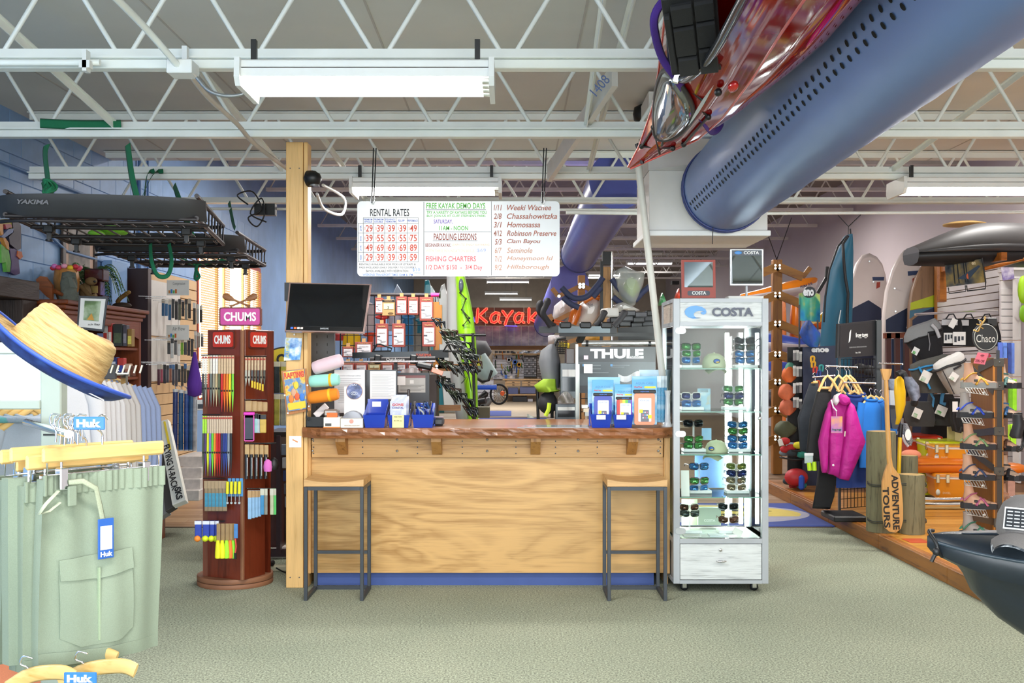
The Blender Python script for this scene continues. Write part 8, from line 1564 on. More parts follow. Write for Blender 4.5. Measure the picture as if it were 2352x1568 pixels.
for k,px in enumerate((2042,2062,2083)):M().bar((wx(px,14),14,wz(990,14)),(wx(px-2,14),14,wz(765,14)),.06,.06).to('upright',m('#4a2420',.5),bsd)
M().bar(at(2030,771,14),at(2095,769,14),.06,.07).to('top_rail',m('#7c3c20',.5,kind='wood'),bsd)
for k in range(2):M().box(wx(2048+k*20,14.1),wx(2058+k*20,14.1),14.1,14.15,wz(960,14.1),wz(778,14.1)).to('blue_panel',m('#44587c',.6),bsd)
M().box(wx(2025,15),wx(2095,15),15.1,15.2,0,wz(1000,15)).to('low_partition',m('#3c3c44',.6),label='dark low partition behind the logs',cat='partition')
# lettered sign rack with wire grid and jackets
fs_=T('sign_rack','black wire garment rack with large dark sign on top, before the boards','garment rack',(wx(1960,9.8),9.8,PZ_))
f=bil(at(1924,822,9.6),at(2014,816,9.9),at(1926,744,9.6),at(2012,735,9.9));M().box(0,1,0,.03,0,1,.003).map(f).to('sign_frame',m('#2c2c2e',.4),fs_);M().box(.04,.96,-.003,0,.05,.95).map(f).to('sign_face',m('#28282a',.35),fs_)
M().box(wx(2010,9.9),wx(2022,9.9),9.86,9.95,PZ_,wz(735,9.9),.004).box(wx(1926,9.7),wx(1930,9.7),9.68,9.72,PZ_,wz(822,9.7)).to('upright',m('#3c4042',.4),fs_)
nv=(f(Vector((0,1,0)))-f(Vector((0,0,0))))*-1;rt=f(Vector((1,0,0)))-f(Vector((0,0,0)))
text('frogg toggs',f(Vector((.6,-.004,.6))),.17,.055,m('#e8e8e4',.4),fs_,nrm=nv,right=rt,off=.02);M().prism([(.26,.42),(.30,.5),(.32,.8),(.28,.72),(.27,.55)],-.006,-.003,'y').map(f).to('frog_print',m('#e8e8e4',.4),fs_)
text('DESIGNED FOR RAIN. CREATED FOR THE OUTDOORS',f(Vector((.5,-.004,.28))),.24,.012,m('#8c8c8c',.5),fs_,nrm=nv,right=rt);text('Since 1996',f(Vector((.5,-.004,.12))),.07,.014,m('#b8b8b4',.5),fs_,nrm=nv,right=rt)
g=M();a,b=at(1930,0,9.7).x,at(2010,0,9.9).x
for i in range(11):x=a+(b-a)*i/10;yy=9.7+.2*i/10;g.tube([(x,yy,PZ_+.05),(x,yy,wz(824,9.8))],.0035,4)
for i in range(17):z=PZ_+.05+(wz(824,9.8)-PZ_-.05)*i/16;g.tube([(a,9.7,z),(b,9.9,z)],.0035,4)
g.to('wire_grid',GR,fs_,kind='stuff');M().box(wx(1908,9.3),wx(1985,9.3),9.2,9.6,PZ_,PZ_+.05,.01).to('base',BLACK,fs_)
for(xa,ya,xb,yb,Y)in((1896,840,1968,843,9.5),(1866,866,1916,862,9.4),(1938,878,2010,880,9.3),(2018,834,2072,836,9.8)):M().tube([at(xa,ya,Y),at(xb,yb,Y)],.008,8).tube([at(xb,yb,Y),at(xb,yb,Y+.25)],.008,8).to('garment_rail',CHROME,fs_)
def jacket(px,py,Y,w_,h_,col,lab,rz=0,sl=.82,cat='jacket',hangc=True):
    return shirt(at(px,py,Y),rz,w_,h_,col,lab,None,sleeve=sl,dep=.09,cat=cat,name=cat,hang=hangc)
def pants(pts,Y,col,lab,th=.05):
    q=[at(x,y,Y)for x,y in pts];t=T('trousers',lab,'trousers',(sum(p.x for p in q)/len(q),Y,max(PZ_,min(p.z for p in q))));c=sum(q,Vector())/len(q)
    M().loft([[Vector((c.x+(p.x-c.x)*k,Y+o,c.z+(p.z-c.z)*k))for p in q]for k,o in((.9,0),(1,th*.4),(1,th*.7),(.9,th))]).to('legs',m(col,.8,v=.12,ns=14,b=.4),t)
    M().tube([q[0]+Vector((.02,-.01,.01)),q[1]+Vector((-.02,-.01,.01))],.012,8).to('hanger_bar',HW,t);h=(q[0]+q[1])/2;M().tube(spline([h,h+Vector((0,0,.06)),h+Vector((-.02,0,.08)),h+Vector((0,0,.1))],4),.003,5).to('hook',CHROME,t)
pants([(1880,893),(1912,893),(1908,1000),(1902,1062),(1868,1058),(1854,1040),(1862,960)],9.35,'#1e1e20','black rain trousers at left on the wire rack');pants([(1862,880),(1882,880),(1876,960),(1860,1040),(1840,1036),(1834,960)],9.6,'#30343c','charcoal trousers half hidden at far left of the wire rack');pants([(1884,1052),(1928,1052),(1918,1140),(1908,1170),(1868,1168),(1878,1110)],9.55,'#1a1a1c','long black rain trousers reaching low behind the magenta jacket')
pk_=T('jacket','bright magenta rain jacket on a wooden hanger, front of the wire rack','jacket',at(1938,1105,9.2));MG=m('#b81488',.6,v=.06,ns=9,b=.5,bd=.03)
def garm(pts,Y,th,mt_,par,nm):
    q=[at(x,y,Y)for x,y in pts];c=sum(q,Vector())/len(q);M().loft([[Vector((c.x+(p.x-c.x)*k,Y+o,c.z+(p.z-c.z)*k))for p in q]for k,o in((.5,0),(.86,th*.12),(.97,th*.3),(1,th*.6),(.95,th))]).to(nm,mt_,par)
garm([(1909,924),(1917,916),(1930,912),(1947,912),(1957,922),(1966,934),(1968,1000),(1966,1060),(1958,1096),(1948,1105),(1934,1101),(1920,1093),(1907,1090),(1904,1030),(1905,970)],9.2,.12,MG,pk_,'body')
garm([(1909,926),(1914,940),(1908,985),(1905,1030),(1902,1088),(1892,1087),(1888,1055),(1884,1016),(1892,980),(1901,945)],9.18,.08,MG,pk_,'sleeve');garm([(1955,920),(1966,930),(1974,955),(1982,985),(1992,1015),(1982,1040),(1968,1072),(1953,1106),(1933,1101),(1936,1060),(1944,1000),(1946,950)],9.13,.1,MG,pk_,'sleeve')
garm([(1926,910),(1932,904),(1944,906),(1954,914),(1957,924),(1947,932),(1938,930),(1930,922)],9.12,.08,MG,pk_,'hood');garm([(1915,922),(1920,908),(1932,902),(1938,908),(1930,922),(1922,932)],9.14,.06,m('#d8ccd4',.6),pk_,'collar_lining')
M().grid(lambda u,v:at(1907+94*u+(0),925+0*v,9.2),1,1)if False else None
tg=card(1909,1935,956,994,9.1,m('#9cb8a8',.5,kind='cloud',cols=['#5c8c4c','#a868b0','#e0a040','#3c6cb0'],vs=5),'frog-printed hang tag on the magenta jacket',cat='tag',name='hang_tag',txt=[('frogg toggs',0,.2,.8,.16,m('#18564c',.5),.03)]);
M().tube([at(1922,956,9.1),at(1920,940,9.1)],.002,4).to('tag_cord',PAPER,tg)
M().tube([at(1909,918,9.12),at(1914,935,9.10),at(1922,944,9.08)],.006,6).to('zip_tape',m('#e4dce4',.6),pk_)
M().tube([at(1941,990,9.1),at(1940,1002,9.1)],.006,6).to('pocket_zip',m('#d8c8b8',.6),pk_);M().ell(tuple(at(1914,1068,9.1)),(.01,.005,.01),8,5).to('hem_toggle',m('#e8dce4',.5),pk_)
jacket(1962,906,9.45,.36,.82,'#1c3a80','navy rain jacket directly behind the magenta one',.25,.8);jacket(1972,904,9.6,.30,.70,'#203c84','second navy rain jacket, partly covered, right of the first',.4)
for k,px in enumerate((1992,2004,2016)):jacket(px+8,916+k*2,9.42+.06*k,.27,.60,['#1f74cc','#2a80d8','#2474c8'][k],'sky blue rain jacket, %s of the three beside the tall log'%['left','middle','right'][k],.5,.5)
for k,(px,py)in enumerate(((1901,862),(1926,862),(1944,862),(1952,862),(1936,898),(1955,898),(1968,898))):
    q=at(px,py,9.3+.05*k);t=T('wooden_hanger','pale wooden coat hanger, %s from the left on the wire rack'%ORD[k],'hanger',q);M().tube([q+Vector((-.08,0,-.14)),q+Vector((-.03,0,-.03)),q,q+Vector((.04,0,-.04)),q+Vector((.10,0,-.14))],.012,8).to('bar',HW,t);M().tube(spline([q,q+Vector((0,0,.04)),q+Vector((-.018,0,.06)),q+Vector((0,0,.08)),q+Vector((.015,0,.065))],4),.003,5).to('hook',CHROME,t)
t=pack(1848,1868,1040,1064,9.3,'#a8b8b8','grey-green size cards clipped under the trousers',.01,name='size_card',cap_='#d8dcdc');M().tube([at(1858,1062,9.3),at(1860,1080,9.3)],.02,6).tube([at(1870,1060,9.3),at(1871,1080,9.3)],.02,6).to('neon_tab',m('#b8e020',.5),label='two neon yellow tabs hanging beneath the size cards',cat='tag')
for k,(px,py)in enumerate(((1995,850),(1975,846),(2010,852),(2000,880))):M().ell(tuple(at(px,py,10.3)),(.07,.05,.05),12,7).to('dark_boot',m('#26262a',.6),label='dark shoe hanging behind the wire grid, %s'%['centre','left','right','lower'][k],cat='shoe')
# ================================================================ far right: slatwall, bags, coolers, shoe display
WSL=m('#dcd6d4',.4,v=.02);sX=5.88;ya_,yb_=12.9,14.75
sw2=T('slatwall_panel','white slatwall on the right wall hung with black bags','display panel',(sX,13.8,0))
M().box(sX+.02,6.03,ya_,yb_,0,2.9).to('backing',m('#8a7258',.6),sw2)
for k in range(31):M().box(sX,sX+.02,ya_,yb_,.02+k*.093,.02+k*.093+.083,.003).to('slat',WSL,sw2)
M().box(sX-.01,6.03,yb_,yb_+.08,0,2.9).to('timber_edge',m('#a86c30',.5,kind='wood',ax='z'),sw2)
wc=T('white_cabinet','white slatted cabinet end with moulded top at the right edge','cabinet',(5.4,12.2,0))
M().box(wx(2300,12.5),wx(2340,12.5),12.5,12.55,PZ_,wz(645,12.5)).to('side_panel',m('#e2dcda',.4),wc)
for k in range(26):z=wz(1080,12.45)+k*.082;M().box(wx(2301,12.45),wx(2334,12.45),12.46,12.5,z,z+.072,.002).to('slat',WSL,wc)
M().box(wx(2318,12.3),wx(2378,12.3),12.2,12.6,wz(622,12.3),wz(612,12.3),.005).box(wx(2322,12.3),wx(2376,12.3),12.25,12.6,wz(640,12.3),wz(622,12.3),.005).to('cornice',m('#eae6e2',.4),wc)
M().box(wx(2335,12.2),wx(2341,12.2),12.15,12.3,PZ_,wz(640,12.2),.003).to('corner_post',m('#e8e4e0',.4),wc);M().box(wx(2341,12.3),wx(2346,12.3),12.3,12.35,PZ_,wz(640,12.3)).to('brown_strip',m('#7a5c40',.5),wc)
M().ell(tuple(at(2350,665,12.0)),(.06,.05,.16),12,8).to('lime_gear',m('#a8d820',.5),label='lime green gear showing at the right frame edge beside the cabinet',cat='gear');M().ell(tuple(at(2352,720,12.0)),(.05,.05,.1),12,8).to('lime_gear',m('#8cc81c',.5),label='lower lime green gear at the right frame edge',cat='gear')
# timber carrier and roof box
tbm=T('timber_shelf','orange timber shelf carrying the dark roof box','shelf',at(2220,600,11.5));TBW=m('#a86424',.4,kind='wood',ax='x',dark='#7c4414')
f=bil(at(2154,640,12.2),at(2300,610,10.8),at(2154,604,12.2),at(2300,579,10.8));M().box(0,1,0,.06,.4,1).map(f).to('front_board',TBW,tbm);M().box(.0,.05,-.01,.07,-1.5,1).map(f).to('end_board',TBW,tbm);M().bar(at(2160,612,12.2),at(2350,590,12.6),.05,.1).to('rear_board',TBW,tbm)
rbx=T('roof_box','large matt charcoal car roof box resting high on the timber shelf','roof box',at(2230,604,11.4));RM=m('#4a4848',.45,v=.04);RD_=m('#1e1e20',.5)
u0=at(2092,583,11.2);dr_=Vector((.97,.10,0)).normalized();sd=Vector((-.10,.97,0)).normalized();Lb,Wb=2.0,.8
def sec_(s): # (height of lid, half width) along the box
    t_=s/Lb;hgt=.07+.27*sin(min(1,t_/.45)*PI/2)**1.1 if t_<.5 else.34-.2*((t_-.5)/.5)**1.6;return hgt,Wb/2*(.45+.55*sin(min(1,t_*2.4)*PI/2))
rg=[];rl=[]
for k in range(25):
    s=Lb*k/24;hh,hw=sec_(s);c=u0+dr_*s;c.z=u0.z-.02*k/24*0
    rg.append([c+sd*(hw*x_)+Vector((0,0,z_*hh))for x_,z_ in((-1,-.0),(-1,.22),(-.94,.42),(-.8,.72),(-.5,.93),(0,1),(.5,.93),(.8,.72),(.94,.42),(1,.22),(1,0))])
    rl.append([c+sd*(hw*x_)+Vector((0,0,z_))for x_,z_ in((-1,0),(-.97,-.05),(-.8,-.10),(-.3,-.12),(.3,-.12),(.8,-.10),(.97,-.05),(1,0))])
M().loft(rg).to('lid',RM,rbx);M().loft(rl).to('base_tray',RD_,rbx)
M().loft([[p for p in r[:1]]+[r[1],r[1]+Vector((0,-.006,0)),r[0]+Vector((0,-.006,0))]for r in rg],cap=False).to('rim_band',m('#3c3b3c',.35),rbx)
for k in(14,18):p=rg[k][1];M().rbox(p+Vector((0,-.01,.0)),(.08,.02,.035),(0,-.2,0),.004).to('latch',m('#8a8888',.3),rbx)
M().lathe([(.0,.0),(.16,.02),(.24,.0),(.24,-.015),(.1,-.02)],tuple(at(2215,514,12.6)),24).to('straw_hat',m('#c8a468',.7),label='tan straw hat resting behind the dark roof box',cat='hat')
wpd=T('wooden_paddle','varnished orange-brown wooden paddle lying across the timber shelf end','paddle',at(2300,610,10.9));M().tube([at(2352,596,10.6),at(2330,602,10.7),at(2300,608,10.8),at(2262,617,10.9)],[.02,.022,.045,.04],10,flat=.5,up=(0,0,1)).tube([at(2470,575,10.2),at(2352,596,10.6)],.02,8).to('paddle',m('#b86820',.3,kind='wood',coat=.5),wpd)
fpo=T('framed_poster','dark wire-framed scenic poster hanging under the roof box','poster',at(2215,655,11.0));f=bil(at(2174,659,11.2),at(2262,648,10.9),at(2170,609,11.2),at(2254,594,10.9))
M().box(0,1,.0,.02,0,1).map(f).to('poster',m('#5c5a50',.25,kind='cloud',cols=['#1c2430','#4c5054','#8a7a50','#c8a860'],vs=5),fpo)
for u in(.22,.33,.5,.56):M().box(u,u+.03,-.003,0,.1,.98).map(f).to('tree_print',m('#182028',.4),fpo)
M().prism([(.3,.3),(.9,.75),(.95,.7),(.6,.2)],-.003,0,'y').map(f).to('hammock_print',m('#38485c',.4),fpo);M().ell(tuple(f(Vector((.6,-.003,.35)))),(.02,.002,.03),8,6).to('person_print',m('#c85c2c',.4),fpo);text('eno',f(Vector((.82,-.004,.86))),.07,.03,m('#d8c8a0',.4),fpo,right=(1,0,.1),off=.04)
M().tube([at(2256,592,10.85),at(2264,648,10.85),at(2263,663,10.85),at(2222,668,11),at(2220,655,11.0)],.007,6).tube([at(2178,660,11.1),at(2180,674,11.1),at(2218,669,11.0),at(2217,655,11.0)],.006,6).to('wire_stand',BLACK,fpo)
t=T('photo_poster','purple and white photographic poster beside the cabinet cornice','poster',at(2312,645,11.9));M().prism([(p.x,p.z)for p in(at(2304,644,11.9),at(2330,640,11.9),at(2326,590,11.9),at(2312,584,11.9),at(2298,612,11.9))],11.9,11.91,'y').to('poster',m('#7c6c94',.3,kind='cloud',cols=['#4c3c6c','#8c7cb0','#d8d0dc','#606068'],vs=7),t)
# hanging rails, bags
R.seed(81)
for(xa,ya,xb,yb,Y)in((2102,722,2200,716,11.5),(2160,718,2290,712,11.8),(2145,812,2245,806,11.2)):
    M().tube([at(xa,ya,Y),at(xb,yb,Y+.5)],.014,8).to('hang_rail',CHROME,label='chrome hanging rail %s on the white slatwall'%('lower' if ya>800 else 'upper left' if xa<2150 else 'upper right'),cat='rail')
def bag(lab,secs,Y,c,dep=.22,lid=None,straps=(),tagp=None,cat='cooler bag',name='cooler_bag',band=None):
    t=T(name,lab,cat,at(secs[-1][0],secs[-1][1],Y));S_=Y/F
    def ring(x,y,a,b,tl):return[at(x,y,Y)+Vector((a*S_*math.copysign(abs(cos(q))**.6,cos(q)),dep/2*math.copysign(abs(sin(q))**.6,sin(q))*b,tl*cos(q)))for q in AN(24)]
    M().loft([ring(*s)for s in secs]).to('body',FM(c,v=.12)if True else c,t)
    if lid:M().loft([ring(*s)for s in lid[0]]).to('lid',FM(lid[1]),t);M().tube(ring(*lid[0][0]),.008,6,closed=True).to('zip',BLACK,t)
    for P_,cc,r_ in straps:M().tube([at(x,y,Y-dep*.62)for x,y in P_],r_,6,flat=.4,up=(0,1,0)).to('strap',m(cc,.7),t)
    if band:M().tube(ring(*band[0]),.01,6,closed=True).to('band',m(band[1],.6),t)
    if tagp:x0,x1,y0,y1,rr_=tagp;a=at((x0+x1)/2,(y0+y1)/2,Y-dep*.7);w_=(x1-x0)*S_;h_=(y1-y0)*S_;q=M();q.rbox(a,(w_,.004,h_),(0,rr_,0));q.to('hang_tag',PAPER,t);q=M();q.rbox(a+Vector((-.25*w_,-.003,-.2*h_)),(w_*.45,.003,h_*.4),(0,rr_,0));q.to('tag_print',m('#3c8cc8',.5,kind='cloud',cols=['#2c6cc0','#5cb050','#e8e8e8'],vs=9),t)
    return t
bag('black and silver-grey tilted cooler bag at the left end of the upper rail',[(2124,762,38,1,.05),(2120,775,38,1,.05),(2128,800,33,1,.02),(2136,830,28,.9,0)],11.2,'#1c1c20',lid=([(2120,772,40,1,.07),(2118,758,39,1,.07),(2116,744,30,.8,.06)],'#8c8e90'),straps=[([(2140,745),(2150,755),(2158,775)],'#b8b8bc',.02),([(2132,765),(2136,790),(2134,805)],'#8c8c90',.006)],tagp=(2096,2110,798,814,.5))
for k,(px,lab)in enumerate(((2186,'left'),(2226,'middle'),(2268,'right'))):
    bag('black and white printed tote bag, %s of three on the upper rail'%lab,[(px,732,20,.6,0),(px,745,22,.8,0),(px-2+k*3,770,24,1,0),(px+k*4,795,22,.9,0)],11.4+.15*k,'#1a1a1d',dep=.16,straps=[([(px-14,733),(px-6,722),(px+4,721),(px+10,732)],'#26262a',.008)],cat='tote bag',name='tote_bag')
    M().box(wx(px-18,11.2),wx(px+18,11.2),11.25+.15*k,11.26+.15*k,wz(746,11.2),wz(733,11.2)).to('white_band',m('#c8c8ca',.5),label='white printed strip across the %s black tote'%lab,cat='label')
for k,(x0,x1,y0,y1)in enumerate(((2168,2191,764,788),(2189,2218,762,792))):
    t=card(x0,x1,y0,y1,11.1-.05*k,PAPER,'%s white picture card tied to the black totes'%['left','right'][k],cat='tag',name='hang_tag');w_=at(x1,0,11.1).x-at(x0,0,11.1).x
    for i in range(3):M().box(-w_*.4+i*w_*.28,-w_*.4+i*w_*.28+w_*.18,-.002,0,.03+.01*i,.09).to('printed_bag',INK,t,local=1)
M().rbox(at(2189,742,11.1),(.06,.004,.10),(0,.5,0)).to('swing_tag',PAPER,label='small white swing tag hanging between the totes',cat='tag')
bag('charcoal cooler bag with bright blue trim, left on the lower rail',[(2137,836,42,1,.03),(2137,848,43,1,.03),(2140,875,38,1,.02),(2146,902,34,.9,0)],10.8,'#4c4c48',lid=([(2136,838,43,1,.05),(2135,828,42,1,.05),(2135,824,34,.8,.05)],'#54544e'),straps=[([(2110,842),(2122,862),(2137,893)],'#2c8cc8',.012),([(2160,838),(2142,848),(2128,852)],'#2c8cc8',.012)],tagp=(2115,2137,852,878,.45),band=((2136,838,44,1.05,.05),'#2c8cc8'))
bag('white and grey tilted cooler bag beside the shoe display',[(2180,832,30,1,.05),(2186,850,30,1,.04),(2196,875,27,1,.03),(2207,903,22,.9,.01)],10.5,'#a8a6a2',lid=([(2180,836,32,1,.06),(2178,826,31,1,.06),(2178,821,24,.8,.06)],'#dedcd8'),straps=[([(2165,850),(2180,880),(2192,905)],'#26262a',.005),([(2190,848),(2208,838)],'#26262a',.01)],tagp=(2182,2200,856,874,.6),band=((2180,838,33,1.05,.06),'#2a2a2c'))
bag('black bag partly hidden behind the shoe display top',[(2222,838,18,1,0),(2224,860,20,1,0),(2222,885,18,.9,0)],10.9,'#1e1e20',cat='bag')
bag('dark grey dry-bag pack with hang tag, lower left of the bags',[(2108,922,26,1,0),(2110,940,32,1,-.02),(2112,960,33,1,-.02),(2114,978,28,.9,0)],10.9,'#3c3c3c',cat='backpack',tagp=(2097,2117,938,960,.4));bag('dark grey pack with light blue straps, lower centre of the bags',[(2160,905,24,1,0),(2164,930,32,1,0),(2168,955,32,1,0),(2168,976,24,.9,0)],11.0,'#343436',cat='backpack',straps=[([(2136,900),(2145,915),(2142,935)],'#58a4d8',.012),([(2175,890),(2165,905),(2162,925),(2172,928)],'#58a4d8',.02)],tagp=(2150,2174,932,954,.4))
bag('black straps and pack hanging beside the upper sandals',[(2202,915,16,1,0),(2205,945,18,1,0),(2208,975,20,1,0),(2200,990,8,.8,0)],10.6,'#1a1a1c',cat='pack',straps=[([(2196,925),(2190,960),(2196,990),(2206,992),(2210,980)],'#1a1a1c',.015)])
M().box(wx(2188,10.3),wx(2200,10.3),10.3,10.305,wz(945,10.3),wz(922,10.3)).to('white_tag',PAPER,label='white tag on the black straps beside the sandals',cat='tag')
bag('black backpack hanging low between the grey packs',[(2150,975,30,1,0),(2152,990,34,1,0),(2152,1004,30,.9,0)],11.4,'#18181a',cat='backpack')
for k,(px,py,lab)in enumerate(((2066,885,'left'),(2088,905,'right'))):M().tube(spline([at(px-4,py-25,9.9),at(px+8,py-28,9.9),at(px+15,py,9.9),at(px+10,py+28,9.9)],4),[.05]*12+[.03],10,flat=.6).to('padded_collar',m('#2a2a2c',.6),label='curved black padded gear hanging behind the paddles, %s piece'%lab,cat='gear')
M().loft([[at(x,y,9.7)+Vector((a*cos(q),.06*sin(q),0))for q in AN(12)]for x,y,a in((2050,870,.03),(2058,885,.07),(2062,905,.06),(2066,925,.04))]).to('wrapped_shoes',m('#8c94a4',.3,v=.5,ns=20),label='plastic-wrapped blue and white goods behind the large paddle',cat='goods');M().loft([[at(x,y,9.8)+Vector((a*cos(q),.06*sin(q),0))for q in AN(12)]for x,y,a in((2085,865,.03),(2095,885,.06),(2101,910,.05),(2100,920,.02))]).to('wrapped_shoes',m('#7a8090',.3,v=.5,ns=20),label='plastic-wrapped grey goods above the dry-bag pack',cat='goods')
ws=T('water_shoe','black and white speckled water shoe hanging by its heel loop','shoe',at(2082,1024,9.5));M().loft([[at(x,y,9.5)+Vector((a*cos(q),.045*sin(q),0))for q in AN(14)]for x,y,a in((2076,972,.025),(2079,985,.04),(2083,1000,.042),(2086,1012,.04),(2087,1022,.02))]).to('upper',m('#7c7c80',.8,v=.8,ns=90),ws);M().tube([at(2072,998,9.45),at(2078,1014,9.45),at(2086,1025,9.45)],.012,6).to('sole',m('#dcd4d4',.5),ws);M().prism([(p.x,p.z)for p in[at(2086+7*cos(a),998+13*sin(a),9.4)for a in AN(18)]],9.40,9.405,'y').to('oval_tag',PAPER,ws)
# shelf signs : round lettered sign and pink tag
cs=T('round_sign','dark round sign with white script and gold lizard above the shoe display','sign',at(2263,808,8.15));SC_=at(2264,774,8.15);rr=29.5*8.15/F
M().prism(circ(SC_.x,SC_.z,rr,rr*1.12,40),8.15,8.165,'y').box(SC_.x+.02,SC_.x+.09,8.15,8.165,SC_.z+.08,SC_.z+.15,.01).to('plate',m('#2c2c2c',.4),cs)
M().tube([(SC_.x+rr*.9*cos(a),8.147,SC_.z+rr*1.0*sin(a))for a in AN(44)],.0025,6,closed=True).to('white_ring',m('#d8d8d0',.4),cs);text('Chaco',(SC_.x,8.149,SC_.z-.01),.145,.058,m('#e4e0d8',.4),cs,off=.0)
M().tube(spline([(SC_.x-.095,8.147,SC_.z+.055),(SC_.x-.06,8.147,SC_.z+.045),(SC_.x-.045,8.147,SC_.z+.08),(SC_.x-.03,8.147,SC_.z+.10),(SC_.x-.005,8.147,SC_.z+.14),(SC_.x-.01,8.147,SC_.z+.155)],4),.006,6).tube([(SC_.x-.07,8.147,SC_.z+.1),(SC_.x-.045,8.147,SC_.z+.09),(SC_.x-.03,8.147,SC_.z+.12),(SC_.x-.06,8.147,SC_.z+.135)],.004,5).tube([(SC_.x-.045,8.147,SC_.z+.08),(SC_.x-.02,8.147,SC_.z+.065)],.004,5).to('lizard',m('#c8a058',.4),cs)
M().bar(at(2292,804,8.2),at(2292,825,8.2),.02).to('sign_post',DGREY,cs)
pt_=T('sale_tag','pink folded 25% off tag on top of the shoe display','tag',at(2252,838,8.1));f=bil(at(2236,834,8.1),at(2262,837,8.1),at(2246,809,8.12),at(2271,811,8.12));M().box(0,1,0,.003,0,1).map(f).to('front_face',m('#e07080',.7),pt_);text('25% Off',f(Vector((.45,-.002,.25))),.07,.02,m('#702830',.6),pt_,right=(1,0,-.1),off=.01);M().ell(tuple(f(Vector((.5,-.002,.75)))),(.016,.001,.008),10,5).to('print_mark',m('#903848',.6),pt_);M().prism([(p.x,p.z)for p in(at(2271,811,8.14),at(2276,818,8.14),at(2268,822,8.14))],8.13,8.135,'y').to('rear_face',m('#b0203c',.7),pt_)
# shoe display tower
sd_=T('shoe_display','brown shoe display tower with grey riveted metal bands and wire shelves','display stand',(wx(2280,8.35),8.35,PZ_));BD=m('#704610',.45,kind='wood',ax='z',dark='#643810',s=.5)
SY=8.3;f=bil(at(2230,1235,8.75),at(2285,1242,SY),at(2230,822,8.75),at(2285,822,SY))
zt_=wz(822,SY);L0=Vector((wx(2230,8.75),8.75,0));L1=Vector((wx(2284,SY),SY,0));L2=Vector((wx(2303,SY),SY,0))
def slab(a,b,z0,z1,th,mat_,nm,par):
    d=(b-a).normalized();n=Vector((-d.y,d.x,0))*th;M().add([Vector((p.x,p.y,z))for z in(z0,z1)for p in(a,b,b+n,a+n)],[(0,1,2,3),(7,6,5,4),(0,4,5,1),(1,5,6,2),(2,6,7,3),(3,7,4,0)]).to(nm,mat_,par)
slab(L0,L1,PZ_+.001,zt_,.02,BD,'side_panel',sd_);slab(L1,L2,PZ_+.001,zt_,.02,m('#4c4844',.4,.4),'corner_band',sd_)
for s_ in(-1,0):x=(L1 if s_<0 else L2);M().box(x.x-.004,x.x+.004,x.y-.004,x.y+.02,PZ_+.001,zt_).to('edge_strip',m('#c88434',.4),sd_)
slab(L2,L2+Vector((.25,.45,0)),PZ_+.001,zt_,.02,BD,'side_panel',sd_)
MB_=m('#55504a',.4,.5)
def onp(u,z,o=.004):p=L0.lerp(L1,u);d=(L1-L0).normalized();n=Vector((d.y,-d.x,0));return Vector((p.x,p.y,z))+n*o
for(u0,y0,u1,y1)in((.0,842,1,900),(0,868,1,826)if 0 else(.35,848,1,830),(0,1000,1,990),(0,1040,1,1075),(.0,1196,1,1198)):
    a,b=onp(u0,wz(y0,8.5)),onp(u1,wz(y1,SY));M().bar(a,b,.004,.055,up=(0,0,1)).to('metal_band',MB_,sd_)
for y in(832,886,990,1082,1200):p=Vector(((L1.x+L2.x)/2,SY,wz(y,SY)));M().box(p.x-.04,p.x+.04,SY-.012,SY-.002,p.z-.034,p.z+.034,.003).to('joint_plate',m('#5c5850',.4,.4),sd_);M().lathe([(.008,SY-.013),(.006,SY-.017),(0,SY-.018)],(p.x+.004,0,p.z),10,'y').to('rivet',DGREY,sd_)
SKN=[m('#c09478',.5),m('#c8a890',.5),m('#98908a',.5)]
def foot(sk,strapc,sole):
    t=T('sandal','','sandal',(0,0,0));
    M().loft([[(x+a*cos(q),b*sin(q),z)for q in AN(16)]for x,a,b,z in((-.06,.028,.024,.13),(-.06,.026,.024,.12),(-.055,.03,.026,.08),(-.045,.045,.03,.055),(-.02,.07,.036,.035),(0,.09,.04,.02),(0,.092,.04,.012))]).to('display_foot',sk,t,local=1)
    for k in range(5):M().ell((.085-.004*k*k*.6,-.032+.016*k,.017),(.022-.002*k,.009,.009),10,6).to('toe',sk,t,local=1)
    M().prism([(-.105,-.02),(-.09,-.035),(-.02,-.036),(.05,-.046),(.1,-.04),(.115,-.015),(.11,.03),(.07,.045),(0,.035),(-.09,.033),(-.105,.02)],-.014,.018,'z',False).to('sole',sole,t,local=1)
    sm=m(strapc,.6,v=.4,ns=60)
    for P_ in([(-.02,-.045,.005),(0,-.03,.035),(.03,0,.04),(.05,.03,.02),(.055,.046,.005)],[(.05,-.05,.005),(.03,-.03,.032),(.0,0,.05),(-.02,.03,.02)],[(-.09,-.03,.03),(-.05,-.032,.065),(-.015,0,.07),(-.05,.034,.06),(-.09,.02,.04),(-.1,-.01,.035)]):M().tube(spline(P_,4),.012,6,flat=.4).to('strap',sm,t,local=1)
    M().rbox((-.02,-.042,.03),(.02,.01,.014),(0,0,0),.002).to('buckle',BLACK,t,local=1)
    return t
SO=m('#26262a',.7);LS=[(2247,890,'#c8952c',0,m('#8c8c88',.6),'gold strapped sandal with white-edged sole'),(2238,958,'#2c4cc0',2,SO,'bright blue strapped sandal on a grey foot'),(2246,1030,'#7c9c6c',0,SO,'pale green strapped sandal'),(2244,1100,'#3c4868',0,SO,'navy strapped sandal'),(2247,1166,'#b05c7c',0,SO,'pink and white strapped sandal'),(2245,1232,'#3c7860',2,SO,'dark green strapped sandal on a grey foot')]
nm_=['top','second','third','fourth','fifth','bottom']
